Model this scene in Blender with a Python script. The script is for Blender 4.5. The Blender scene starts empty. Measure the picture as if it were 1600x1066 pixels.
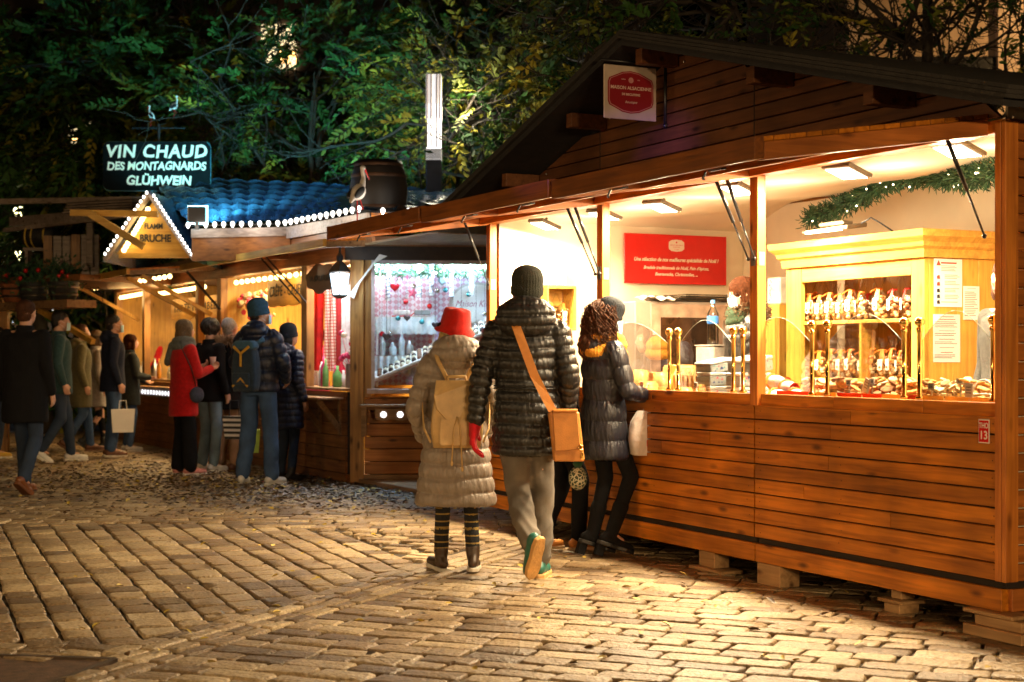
import bpy, bmesh, math, random
import numpy as np
from mathutils import Vector, Matrix, noise
R = math.radians
sc = bpy.context.scene
col = sc.collection
# ------------------------------------------------------------------ camera
CAMH, FPX, HY = 1.32, 2400.0, 556.0
cd = bpy.data.cameras.new('camera'); cam = bpy.data.objects.new('camera', cd); col.objects.link(cam)
cam.location = (0, 0, CAMH); cam.rotation_euler = (R(90), 0, 0)
cd.sensor_width = 36; cd.lens = 54; cd.shift_y = 0.0144; cd.clip_end = 300
cd.dof.use_dof = True; cd.dof.focus_distance = 9.2; cd.dof.aperture_fstop = 3.4
sc.camera = cam
# ------------------------------------------------------------------ night sky
w = bpy.data.worlds.new('World'); sc.world = w; w.use_nodes = True
nt = w.node_tree; bg = nt.nodes['Background']
sky = nt.nodes.new('ShaderNodeTexSky'); sky.sky_type = 'NISHITA'; sky.sun_disc = False
sky.sun_elevation = R(-6); sky.sun_rotation = R(200)
nt.links.new(sky.outputs[0], bg.inputs[0]); bg.inputs[1].default_value = 0.05
sc.view_settings.view_transform = 'Standard'; sc.view_settings.look = 'None'
sc.view_settings.exposure = 0.52; sc.view_settings.gamma = 1.0
sc.cycles.max_bounces = 6; sc.cycles.transparent_max_bounces = 16
sc.cycles.caustics_reflective = False; sc.cycles.caustics_refractive = False
sc.cycles.sample_clamp_indirect = 4.0

def lamp(kind, name, loc, power, color, target=None, size=0.2, sizey=None, spot=None, blend=.5, parent=None, spread=None):
    l = bpy.data.lights.new(name, kind); l.energy = power; l.color = color
    if kind == 'AREA':
        l.size = size
        if sizey: l.shape = 'RECTANGLE'; l.size_y = sizey
        if spread: l.spread = spread
    else: l.shadow_soft_size = size
    if spot: l.spot_size = R(spot); l.spot_blend = blend
    o = bpy.data.objects.new(name, l); col.objects.link(o); o.location = loc
    if target is not None:
        o.rotation_euler = (Vector(target) - Vector(loc)).to_track_quat('-Z', 'Y').to_euler()
    return o
WARM = (1.0, .70, .34); NEUT = (1.0, .82, .56); COLD = (.50, .78, 1.0); SOD = (1.0, .60, .22)
# street lighting of the square, on posts out of the picture (built below); last one added to brighten the stone building
STREET = [((-7.5, 1.0, 5.6), 90, SOD), ((1.2, -5.5, 5.6), 90, SOD), ((-12.0, 13.0, 5.6), 120, SOD), ((8.6, 17.6, 6.4), 1100, SOD)]
for i, (p, e, c) in enumerate(STREET):
    lamp('SPOT', 'street_light_bulb', (p[0], p[1], p[2]-.25), e, c, (p[0]+(2.5 if p[0] < 0 else 0), p[1]+2.5, 0 if i < 3 else 4), .12, spot=150, blend=.6)

# hatch lights of the chalets on the other side of the alley (built below, outside the picture)
OPP = [((-5.2, -1.5, 2.12), (1, 6.5, .6)), ((-5.7, 1.5, 2.12), (1, 8.5, .6)), ((-6.3, 4.5, 2.12), (-.5, 11, .4)), ((-6.9, 7.6, 2.12), (-3, 14, .4)), ((2.7, -4.0, 2.12), (.6, 8, .6)), ((4.2, -4.0, 2.12), (2, 8, .6))]
for p, t in OPP: lamp('AREA', 'hatch_light', p, 195 if p[0] > 0 else (20 if p[1] < 4 else 42), (1, .66, .32), t, .34, .16)
lamp('SPOT', 'violet_beam', (-5.5, .4, 2.75), 2600, (.28, .12, 1.0), (1.0, 9.75, 2.50), .04, spot=4.6, blend=.9)
# ------------------------------------------------------------------ frames
class Frame:
    def __init__(s, x, y, ang): s.o = Vector((x, y, 0)); s.ang = ang; s.c = math.cos(ang); s.s = math.sin(ang)
    def w(s, x, y, z=0): return Vector((s.o.x + s.c*x - s.s*y, s.o.y + s.s*x + s.c*y, z))
    def loc(s, X, Y): dx, dy = X-s.o.x, Y-s.o.y; return (s.c*dx + s.s*dy, -s.s*dx + s.c*dy)
    def hy(s, px, py, y):       # where the sight line through a photo point meets the plane local y
        k = (px-800)/FPX        # X = k*Y
        # world = o + c x - s y ; solve for x
        x = (k*(s.o.y + s.c*y) - (s.o.x - s.s*y)) / (s.c - k*s.s)
        Y = s.o.y + s.s*x + s.c*y
        return x, CAMH + (HY-py)*Y/FPX
    def hx(s, px, py, x):
        k = (px-800)/FPX
        y = (k*(s.o.y + s.s*x) - (s.o.x + s.c*x)) / (-s.s - k*s.c)
        Y = s.o.y + s.s*x + s.c*y
        return y, CAMH + (HY-py)*Y/FPX
W0 = Frame(0, 0, 0)
SR = Frame(1.424, 8.9, math.atan2(-.8974, .4412))          # right stall: x to the right along its front, y inward
SL = Frame(-1.66, 15.76, math.atan2(-.878, .478))          # left stall
SF = Frame(-1.66, 15.76, R(4.0))                           # its chamfered corner front
def GP(px, py): Y = FPX*CAMH/(py-HY); return ((px-800)*Y/FPX, Y)
def PP(px, py, Y): return Vector(((px-800)*Y/FPX, Y, CAMH+(HY-py)*Y/FPX))

# ------------------------------------------------------------------ materials
MATS = {}
def newmat(name):
    m = bpy.data.materials.new(name); m.use_nodes = True; MATS[name] = m
    return m, m.node_tree, m.node_tree.nodes['Principled BSDF']
def N(nt, t, **kw):
    n = nt.nodes.new(t)
    for k, v in kw.items():
        if k.startswith('i'): n.inputs[int(k[1:])].default_value = v
        else: setattr(n, k, v)
    return n
def ramp(nt, fac, stops):
    r = nt.nodes.new('ShaderNodeValToRGB'); e = r.color_ramp.elements
    while len(e) < len(stops): e.new(.5)
    for el, (p, c) in zip(e, stops): el.position = p; el.color = (*c, 1)
    nt.links.new(fac, r.inputs[0]); return r
def mat(name, c, rough=.6, metal=0, var=.25, scale=12, bump=.0, bscale=60, stretch=None, emit=None, es=1, coat=0, spec=None, sheen=0, rvar=0):
    if name in MATS: return MATS[name]
    m, nt, b = newmat(name)
    b.inputs['Roughness'].default_value = rough; b.inputs['Metallic'].default_value = metal
    if coat: b.inputs['Coat Weight'].default_value = coat; b.inputs['Coat Roughness'].default_value = .15
    if spec is not None: b.inputs['Specular IOR Level'].default_value = spec
    if sheen: b.inputs['Sheen Weight'].default_value = sheen
    tc = N(nt, 'ShaderNodeTexCoord'); src = tc.outputs['Object']
    if stretch:
        mp = N(nt, 'ShaderNodeMapping'); mp.inputs['Scale'].default_value = stretch
        nt.links.new(src, mp.inputs[0]); src = mp.outputs[0]
    if var:
        n = N(nt, 'ShaderNodeTexNoise'); n.inputs['Scale'].default_value = scale; n.inputs['Detail'].default_value = 5
        nt.links.new(src, n.inputs[0])
        lo = tuple(max(0, x*(1-var)) for x in c); hi = tuple(min(1, x*(1+var)) for x in c)
        r = ramp(nt, n.outputs[0], [(.3, lo), (.7, hi)]); nt.links.new(r.outputs[0], b.inputs['Base Color'])
        if rvar:
            mr = N(nt, 'ShaderNodeMapRange'); mr.inputs[3].default_value = rough-rvar; mr.inputs[4].default_value = rough+rvar
            nt.links.new(n.outputs[0], mr.inputs[0]); nt.links.new(mr.outputs[0], b.inputs['Roughness'])
    else: b.inputs['Base Color'].default_value = (*c, 1)
    if bump:
        n2 = N(nt, 'ShaderNodeTexNoise'); n2.inputs['Scale'].default_value = bscale; n2.inputs['Detail'].default_value = 4
        nt.links.new(src, n2.inputs[0])
        bp = N(nt, 'ShaderNodeBump'); bp.inputs['Strength'].default_value = bump; bp.inputs['Distance'].default_value = .01
        nt.links.new(n2.outputs[0], bp.inputs['Height']); nt.links.new(bp.outputs[0], b.inputs['Normal'])
    if emit: b.inputs['Emission Color'].default_value = (*emit, 1); b.inputs['Emission Strength'].default_value = es
    return m
def wood(name, axis, dark, light, rough=.45, knots=True, spec=.4):
    if name in MATS: return MATS[name]
    m, nt, b = newmat(name); L = nt.links.new
    tc = N(nt, 'ShaderNodeTexCoord'); ge = N(nt, 'ShaderNodeNewGeometry')
    off = N(nt, 'ShaderNodeVectorMath', operation='SCALE'); off.inputs[0].default_value = (7.3, 5.1, 9.7)
    L(ge.outputs['Random Per Island'], off.inputs['Scale'])
    ad = N(nt, 'ShaderNodeVectorMath', operation='ADD'); L(tc.outputs['Object'], ad.inputs[0]); L(off.outputs[0], ad.inputs[1])
    s = [22, 22, 22]; s['xyz'.index(axis)] = 1.3
    mp = N(nt, 'ShaderNodeMapping'); mp.inputs['Scale'].default_value = s; L(ad.outputs[0], mp.inputs[0])
    n = N(nt, 'ShaderNodeTexNoise'); n.inputs['Scale'].default_value = 1.6; n.inputs['Detail'].default_value = 8; n.inputs['Distortion'].default_value = .6
    L(mp.outputs[0], n.inputs[0])
    r = ramp(nt, n.outputs[0], [(.25, dark), (.65, light)])
    s2 = [9, 9, 9]; s2['xyz'.index(axis)] = 3.2
    mp2 = N(nt, 'ShaderNodeMapping'); mp2.inputs['Scale'].default_value = s2; L(ad.outputs[0], mp2.inputs[0])
    v = N(nt, 'ShaderNodeTexVoronoi'); v.inputs['Scale'].default_value = 1.0; L(mp2.outputs[0], v.inputs[0])
    kr = ramp(nt, v.outputs['Distance'], [(.06, (.10, .04, .015)), (.20, (1, 1, 1))])
    mx = N(nt, 'ShaderNodeMix', data_type='RGBA', blend_type='MULTIPLY'); mx.inputs[0].default_value = .8 if knots else 0
    L(r.outputs[0], mx.inputs[6]); L(kr.outputs[0], mx.inputs[7])
    # board to board tone
    mr = N(nt, 'ShaderNodeMapRange'); mr.inputs[3].default_value = .72; mr.inputs[4].default_value = 1.22
    L(ge.outputs['Random Per Island'], mr.inputs[0])
    n3 = N(nt, 'ShaderNodeTexNoise'); n3.inputs['Scale'].default_value = 2.2; n3.inputs['Detail'].default_value = 3; L(tc.outputs['Object'], n3.inputs[0])
    m3 = N(nt, 'ShaderNodeMapRange'); m3.inputs[1].default_value = .3; m3.inputs[2].default_value = .7; m3.inputs[3].default_value = .58; m3.inputs[4].default_value = 1.2; L(n3.outputs[0], m3.inputs[0])
    mm = N(nt, 'ShaderNodeMath', operation='MULTIPLY'); L(mr.outputs[0], mm.inputs[0]); L(m3.outputs[0], mm.inputs[1])
    hs = N(nt, 'ShaderNodeHueSaturation'); L(mm.outputs[0], hs.inputs['Value']); L(mx.outputs[2], hs.inputs['Color'])
    L(hs.outputs[0], b.inputs['Base Color'])
    rr = N(nt, 'ShaderNodeMapRange'); rr.inputs[3].default_value = rough+.12; rr.inputs[4].default_value = rough-.08; L(n.outputs[0], rr.inputs[0]); L(rr.outputs[0], b.inputs['Roughness'])
    b.inputs['Specular IOR Level'].default_value = spec
    bp = N(nt, 'ShaderNodeBump'); bp.inputs['Strength'].default_value = .35; bp.inputs['Distance'].default_value = .004
    L(n.outputs[0], bp.inputs['Height']); L(bp.outputs[0], b.inputs['Normal'])
    return m
def emis(name, c, s):
    if name in MATS: return MATS[name]
    m, nt, b = newmat(name); b.inputs['Base Color'].default_value = (*[min(1, x) for x in c], 1)
    b.inputs['Emission Color'].default_value = (*c, 1); b.inputs['Emission Strength'].default_value = s; return m
def glass(name, tint=(1, 1, 1), refl=.10, rough=.02, haze=0):
    if name in MATS: return MATS[name]
    m, nt, b = newmat(name); nt.nodes.remove(b); L = nt.links.new
    out = [x for x in nt.nodes if x.type == 'OUTPUT_MATERIAL'][0]
    t = N(nt, 'ShaderNodeBsdfTransparent'); t.inputs[0].default_value = (*tint, 1)
    g = N(nt, 'ShaderNodeBsdfGlossy'); g.inputs['Roughness'].default_value = rough
    lw = N(nt, 'ShaderNodeLayerWeight'); lw.inputs[0].default_value = .25
    mr = N(nt, 'ShaderNodeMapRange'); mr.inputs[3].default_value = refl*.4; mr.inputs[4].default_value = refl*5; L(lw.outputs['Fresnel'], mr.inputs[0])
    mx = N(nt, 'ShaderNodeMixShader'); L(mr.outputs[0], mx.inputs[0]); L(t.outputs[0], mx.inputs[1]); L(g.outputs[0], mx.inputs[2])
    L(mx.outputs[0], out.inputs[0]); return m

M = dict(
 wallx=wood('stained_pine_boards', 'x', (.26, .072, .004), (.60, .20, .012)),
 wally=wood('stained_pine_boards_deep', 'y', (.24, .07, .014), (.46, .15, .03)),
 wallz=wood('stained_pine_post', 'z', (.32, .09, .014), (.58, .20, .03)),
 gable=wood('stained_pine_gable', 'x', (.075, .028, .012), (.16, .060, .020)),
 yelx=wood('honey_pine', 'x', (.46, .22, .032), (.66, .38, .07), knots=False),
 yelz=wood('honey_pine_upright', 'z', (.46, .22, .032), (.66, .38, .07)),
 yely=wood('honey_pine_deep', 'y', (.46, .22, .032), (.66, .38, .07)),
 oldx=wood('weathered_spruce', 'x', (.17, .09, .045), (.33, .19, .09)),
 oldz=wood('weathered_spruce_post', 'z', (.2, .09, .03), (.42, .21, .06)),
 grey=wood('grey_weathered_board', 'x', (.16, .12, .10), (.33, .26, .22)),
 roof=mat('dark_roof_sheet', (.018, .017, .018), .7, bump=.4, bscale=14),
 dark=mat('black_painted_metal', (.012, .012, .014), .35),
 steel=mat('brushed_steel', (.55, .52, .49), .32, 1, var=.1, stretch=(2, 2, 60)),
 steelp=mat('steel_panel', (.50, .42, .36), .4, .6, var=.06),
 brass=mat('polished_brass', (.85, .58, .18), .14, 1, var=.05),
 cream=mat('cream_tent_cloth', (.80, .68, .50), .9, var=.06, scale=3, bump=.15, bscale=3),
 glass=glass('clear_glass'), pane=glass('window_glass', (1, 1, 1), .03), film=glass('cellophane', (1, .99, .98), .08, .18),
 red=mat('red_board', (.62, .015, .012), .25, var=.04), redc=mat('red_cloth', (.55, .012, .015), .8),
 white=mat('white_paint', (.78, .76, .72), .5, var=.05), paper=mat('white_paper', (.80, .78, .74), .7, var=.03),
 black=mat('black_ink', (.012, .012, .014), .6, var=0), gold=mat('gold_ink', (.75, .6, .35), .4, var=0),
 skin=mat('skin', (.55, .30, .20), .5, var=.08, bump=.05), green=mat('fir_needles', (.03, .085, .035), .6, var=.5),
 ledw=emis('led_panel', (1, .86, .62), 7), bulbw=emis('warm_bulb', (1, .80, .48), 9), bulbc=emis('white_bulb', (.95, .95, 1), 8),
)

def hair_bump():
    for m in [x for x in MATS.values() if x.name.endswith('_hair')]:
        nt = m.node_tree; b = nt.nodes['Principled BSDF']; tc = N(nt, 'ShaderNodeTexCoord'); mp = N(nt, 'ShaderNodeMapping'); mp.inputs['Scale'].default_value = (1, 1, .12); n = N(nt, 'ShaderNodeTexNoise'); n.inputs['Scale'].default_value = 170; n.inputs['Detail'].default_value = 4
        nt.links.new(tc.outputs['Object'], mp.inputs[0]); nt.links.new(mp.outputs[0], n.inputs[0]); bp = N(nt, 'ShaderNodeBump'); bp.inputs['Strength'].default_value = .9; bp.inputs['Distance'].default_value = .012
        nt.links.new(n.outputs[0], bp.inputs['Height']); nt.links.new(bp.outputs[0], b.inputs['Normal'])
# ------------------------------------------------------------------ mesh builder
def basis(d):
    d = Vector(d).normalized(); a = Vector((0, 0, 1)) if abs(d.z) < .95 else Vector((1, 0, 0))
    u = d.cross(a).normalized(); return u, u.cross(d).normalized()
class MB:
    def __init__(s): s.v = []; s.f = []; s.m = []
    def add(s, vs, fs, mi=0):
        k = len(s.v); s.v += [tuple(p) for p in vs]; s.f += [tuple(i+k for i in f) for f in fs]; s.m += [mi]*len(fs); return s
    def box(s, x0, x1, y0, y1, z0, z1, mi=0):
        if x0 > x1: x0, x1 = x1, x0
        if y0 > y1: y0, y1 = y1, y0
        if z0 > z1: z0, z1 = z1, z0
        return s.add([(x0,y0,z0),(x1,y0,z0),(x1,y1,z0),(x0,y1,z0),(x0,y0,z1),(x1,y0,z1),(x1,y1,z1),(x0,y1,z1)],
                     [(0,3,2,1),(4,5,6,7),(0,1,5,4),(1,2,6,5),(2,3,7,6),(3,0,4,7)], mi)
    def hexa(s, p, mi=0):   # eight corners, bottom ring then top ring
        return s.add(p, [(0,3,2,1),(4,5,6,7),(0,1,5,4),(1,2,6,5),(2,3,7,6),(3,0,4,7)], mi)
    def bar(s, a, b, wd, ht, up=(0,0,1), mi=0):
        a, b = Vector(a), Vector(b); d = (b-a).normalized(); u = d.cross(Vector(up)).normalized()*wd/2; v = u.cross(d).normalized()*ht/2
        return s.hexa([a-u-v, a+u-v, b+u-v, b-u-v, a-u+v, a+u+v, b+u+v, b-u+v], mi)
    def tube(s, pts, r, n=8, mi=0, caps=True, flat=1.0):
        pts = [Vector(p) for p in pts]; rs = r if isinstance(r, (list, tuple)) else [r]*len(pts)
        k = len(s.v); u = None
        for i, p in enumerate(pts):
            d = (pts[min(i+1, len(pts)-1)] - pts[max(i-1, 0)]).normalized()
            if u is None: u, _ = basis(d)
            u = (u - d*u.dot(d)); u = u.normalized() if u.length > 1e-6 else basis(d)[0]
            v = d.cross(u)
            for j in range(n):
                a = 2*math.pi*j/n; s.v.append(tuple(p + u*math.cos(a)*rs[i]*flat + v*math.sin(a)*rs[i]))
        for i in range(len(pts)-1):
            for j in range(n):
                a, b = k+i*n+j, k+i*n+(j+1) % n; s.f.append((a, b, b+n, a+n)); s.m.append(mi)
        if caps:
            s.f.append(tuple(k+j for j in reversed(range(n)))); s.f.append(tuple(k+(len(pts)-1)*n+j for j in range(n))); s.m += [mi, mi]
        return s
    def cap(s, p0, p1, r0, r1, n=14, mi=0):
        p0, p1 = Vector(p0), Vector(p1); d = (p1-p0); d = d.normalized() if d.length > 1e-6 else Vector((0, 0, 1))
        P, Q = [], []
        for a in (-88, -60, -30): P.append(p0 + d*r0*math.sin(R(a))); Q.append(r0*math.cos(R(a)))
        P += [p0, p1]; Q += [r0, r1]
        for a in (30, 60, 88): P.append(p1 + d*r1*math.sin(R(a))); Q.append(r1*math.cos(R(a)))
        return s.tube(P, Q, n, mi)
    def lathe(s, prof, c=(0, 0, 0), n=24, mi=0, rib=0, nrib=0, ax=None, sx=1, sy=1, capb=True, capt=True):
        k = len(s.v); c = Vector(c); u, v, d = Vector((1, 0, 0)), Vector((0, 1, 0)), Vector((0, 0, 1))
        if ax is not None: d = Vector(ax).normalized(); u, v = basis(d)
        for r, z in prof:
            for j in range(n):
                a = 2*math.pi*j/n; rr = r*(1 + (rib*math.cos(nrib*a) if rib else 0))
                s.v.append(tuple(c + u*math.cos(a)*rr*sx + v*math.sin(a)*rr*sy + d*z))
        fl = u.cross(v).dot(d) < 0
        for i in range(len(prof)-1):
            for j in range(n):
                a, b = k+i*n+j, k+i*n+(j+1) % n; q = (a, b, b+n, a+n); s.f.append(q[::-1] if fl else q); s.m.append(mi)
        if capb: s.f.append(tuple(k+j for j in (range(n) if fl else reversed(range(n))))); s.m.append(mi)
        if capt: s.f.append(tuple(k+(len(prof)-1)*n+j for j in (reversed(range(n)) if fl else range(n)))); s.m.append(mi)
        return s
    def ell(s, c, r, n=16, m=10, mi=0, rot=None):
        k = len(s.v); c = Vector(c)
        for i in range(m+1):
            t = math.pi*(i if 0 < i < m else (.02 if i == 0 else m-.02))/m
            for j in range(n):
                a = 2*math.pi*j/n; p = Vector((r[0]*math.sin(t)*math.cos(a), r[1]*math.sin(t)*math.sin(a), -r[2]*math.cos(t)))
                if rot: p = rot @ p
                s.v.append(tuple(c+p))
        for i in range(m):
            for j in range(n):
                a, b = k+i*n+j, k+i*n+(j+1) % n; s.f.append((a, b, b+n, a+n)); s.m.append(mi)
        s.f.append(tuple(k+j for j in reversed(range(n)))); s.f.append(tuple(k+m*n+j for j in range(n))); s.m += [mi, mi]
        return s
    def loft(s, rings, mi=0, closed=True, caps=True):
        k = len(s.v); n = len(rings[0])
        for r in rings: s.v += [tuple(p) for p in r]
        for i in range(len(rings)-1):
            for j in range(n if closed else n-1):
                a, b = k+i*n+j, k+i*n+(j+1) % n; s.f.append((a, b, b+n, a+n)); s.m.append(mi)
        if caps and closed:
            s.f.append(tuple(k+j for j in reversed(range(n)))); s.f.append(tuple(k+(len(rings)-1)*n+j for j in range(n))); s.m += [mi, mi]
        return s
    def torso(s, lv, n=28):  # lv: (cx, cy, z, rx, ry) from the hem up
        return s.loft([[(cx+rx*math.cos(2*math.pi*j/n), cy+ry*math.sin(2*math.pi*j/n), z) for j in range(n)] for cx, cy, z, rx, ry in lv])
    def prism(s, poly, o, U, V, th, mi=0):   # polygon in plane U,V from o; thickness along U x V
        o, U, V = Vector(o), Vector(U), Vector(V); Nn = U.cross(V).normalized()*th; n = len(poly)
        a = [o+U*x+V*y for x, y in poly]; b = [p+Nn for p in a]; k = len(s.v)
        s.v += [tuple(p) for p in a+b]
        s.f.append(tuple(k+i for i in reversed(range(n)))); s.f.append(tuple(k+n+i for i in range(n))); s.m += [mi, mi]
        for i in range(n): j = (i+1) % n; s.f.append((k+i, k+j, k+n+j, k+n+i)); s.m.append(mi)
        return s
    def grid(s, fn, nu, nv, mi=0):
        k = len(s.v)
        for i in range(nu+1):
            for j in range(nv+1): s.v.append(tuple(fn(i/nu, j/nv)))
        for i in range(nu):
            for j in range(nv):
                a = k+i*(nv+1)+j; s.f.append((a, a+nv+1, a+nv+2, a+1)); s.m.append(mi)
        return s
    def mesh(s, name, mats, bevel=0, smooth=False, seg=1):
        me = bpy.data.meshes.new(name); me.from_pydata(s.v, [], s.f)
        for m in (mats if isinstance(mats, (list, tuple)) else [mats]): me.materials.append(m)
        if any(s.m): me.polygons.foreach_set('material_index', s.m)
        if bevel:
            bm = bmesh.new(); bm.from_mesh(me)
            ed = [e for e in bm.edges if len(e.link_faces) == 2 and e.calc_face_angle(0) > R(35)]
            bmesh.ops.bevel(bm, geom=ed, offset=bevel, segments=seg, affect='EDGES', clamp_overlap=True); bm.to_mesh(me); bm.free()
        if smooth: me.shade_smooth()
        me.update(); return me
    def build(s, name, mats, parent=None, bevel=0, smooth=False, fr=None, loc=None, rz=0, label=None, cat=None, group=None, kind=None, seg=1):
        return link(s.mesh(name, mats, bevel, smooth, seg), name, parent, fr, loc, rz, label, cat, group, kind)
def link(me, name, parent=None, fr=None, loc=None, rz=0, label=None, cat=None, group=None, kind=None):
    o = bpy.data.objects.new(name, me); col.objects.link(o)
    if parent is not None: o.parent = parent
    put(o, fr, loc, rz); tag(o, label, cat, group, kind); return o
def put(o, fr, loc, rz):
    if fr is not None: o.location = fr.w(*(loc or (0, 0, 0))); o.rotation_euler = (0, 0, fr.ang+rz)
    elif loc is not None: o.location = loc; o.rotation_euler = (0, 0, rz)
    elif rz: o.rotation_euler = (0, 0, rz)
def tag(o, label=None, cat=None, group=None, kind=None):
    if label: o['label'] = label
    if cat: o['category'] = cat
    if group: o['group'] = group
    if kind: o['kind'] = kind
def thing(name, label, cat, fr=W0, loc=(0, 0, 0), rz=0, group=None):
    o = bpy.data.objects.new(name, None); col.objects.link(o); o.empty_display_size = .1
    put(o, fr, loc, rz); tag(o, label, cat, group); return o
KIDS = {}
def dup(root, fr=W0, loc=(0, 0, 0), rz=0, label=None, group=None, scale=None):
    r = root.copy(); col.objects.link(r); put(r, fr, loc, rz)
    if label: r['label'] = label
    if group: r['group'] = group
    if scale: r.scale = scale if isinstance(scale, tuple) else (scale,)*3
    def rec(a, b):
        for ch in list(a.children):
            c = ch.copy(); col.objects.link(c); c.parent = b; rec(ch, c)
    rec(root, r); return r
def kid(o, name, me, parent, loc=(0, 0, 0)):
    c = bpy.data.objects.new(name, me); col.objects.link(c); c.parent = parent; c.location = loc; return c
def text_mesh(body, size, U=(1, 0, 0), V=(0, 0, 1), o=(0, 0, 0), th=.002, bold=0, shear=0, align='CENTER', spacing=1.0, arc=0, jit=0, wsc=1.0, fit=None):
    cu = bpy.data.curves.new('text', 'FONT'); cu.body = body; cu.size = size; cu.extrude = th/2; cu.offset = bold
    cu.shear = shear; cu.align_x = align; cu.align_y = 'CENTER'; cu.space_character = spacing; cu.resolution_u = 4
    ob = bpy.data.objects.new('text', cu); col.objects.link(ob)
    dg = bpy.context.evaluated_depsgraph_get(); me = bpy.data.meshes.new_from_object(ob.evaluated_get(dg), depsgraph=dg)
    bpy.data.objects.remove(ob); bpy.data.curves.remove(cu)
    U, V, o = Vector(U).normalized(), Vector(V).normalized(), Vector(o); Nn = U.cross(V)
    if fit:
        xs_ = [v.co.x for v in me.vertices]; wsc = fit/(max(xs_)-min(xs_))
    for v in me.vertices:
        x, y, z = v.co; x *= wsc
        if arc: y += arc*(1-(x*x))*0 - arc*x*x
        if jit: y += jit*math.sin(x*37+size*50)
        v.co = o + U*x + V*y + Nn*(z+th/2)
    me.materials.clear(); return me
def text(body, size, m, parent, name='lettering', **kw):
    me = text_mesh(body, size, **kw); me.materials.append(m); me.name = name
    o = bpy.data.objects.new(name, me); col.objects.link(o); o.parent = parent; return o
def remesh(mb, voxel, smooth=4):
    me = bpy.data.meshes.new('tmp'); me.from_pydata(mb.v, [], mb.f); me.update()
    ob = bpy.data.objects.new('tmp', me); col.objects.link(ob)
    md = ob.modifiers.new('r', 'REMESH'); md.mode = 'VOXEL'; md.voxel_size = voxel; md.use_smooth_shade = True
    if smooth: m2 = ob.modifiers.new('s', 'SMOOTH'); m2.factor = .5; m2.iterations = smooth
    dg = bpy.context.evaluated_depsgraph_get(); out = bpy.data.meshes.new_from_object(ob.evaluated_get(dg), depsgraph=dg)
    bpy.data.objects.remove(ob); bpy.data.meshes.remove(me)
    out.shade_smooth(); return out
def getV(me):
    a = np.empty(len(me.vertices)*3); me.vertices.foreach_get('co', a); b = np.empty(len(me.vertices)*3)
    me.vertices.foreach_get('normal', b); return a.reshape(-1, 3), b.reshape(-1, 3)
def setV(me, a): me.vertices.foreach_set('co', a.ravel()); me.update()
def npmesh(name, V, F, mats, midx=None, smooth=False):
    """V (n,3), F (m,k) with constant k"""
    me = bpy.data.meshes.new(name); me.vertices.add(len(V)); me.vertices.foreach_set('co', np.asarray(V, dtype=np.float32).ravel())
    m, k = F.shape; me.loops.add(m*k); me.loops.foreach_set('vertex_index', F.astype(np.int32).ravel())
    me.polygons.add(m); me.polygons.foreach_set('loop_start', np.arange(0, m*k, k, dtype=np.int32))
    if midx is not None: me.polygons.foreach_set('material_index', np.asarray(midx, dtype=np.int32))
    for x in (mats if isinstance(mats, (list, tuple)) else [mats]): me.materials.append(x)
    me.update(calc_edges=True); me.validate()
    if smooth: me.shade_smooth()
    return me
def boards(mb, x0, x1, z0, z1, h, y0, th, splits=(), ztop=None, mi=0, rnd=None, xl=None):
    """horizontal lapped boards, each with bevelled long edges; xl(z) -> (xa, xb) clips a gable"""
    z = z0; i = 0
    while z < z1-.01:
        zt = min(z+h, z1); cuts = sorted([x0]+[c for c in splits if x0 < c < x1]+[x1])
        if rnd and rnd.random() < .45: cuts = sorted(cuts+[rnd.uniform(x0+.3, x1-.3)])
        for a, b in zip(cuts[:-1], cuts[1:]):
            a2, b2, c2, d2 = a+.002, b-.002, a+.002, b-.002
            if xl:
                la, lb = xl(z); ta, tb = xl(zt); a2 = max(a2, la); b2 = min(b2, lb); c2 = max(c2, ta); d2 = min(d2, tb)
                if d2-c2 < .02 or b2-a2 < .02: continue
            g = .010; yo = y0-th+ (rnd.uniform(-.0015, .0015) if rnd else 0)
            prof = [(y0, z+.007), (yo+.004, z+.007), (yo, z+g), (yo, zt-.003), (yo+.002, zt-.0005), (y0, zt-.0005)]
            n = len(prof); k = len(mb.v)
            for (xa, xb, _) in (((a2), (c2), 0), ((b2), (d2), 0)):
                for (yy, zz) in prof: f = (zz-z)/(zt-z); mb.v.append((xa+(xb-xa)*f, yy, zz))
            for j in range(n): q = (j+1) % n; mb.f.append((k+j, k+q, k+n+q, k+n+j)); mb.m.append(mi)
            mb.f.append(tuple(k+j for j in reversed(range(n)))); mb.f.append(tuple(k+n+j for j in range(n))); mb.m += [mi, mi]
        z = zt; i += 1
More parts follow.
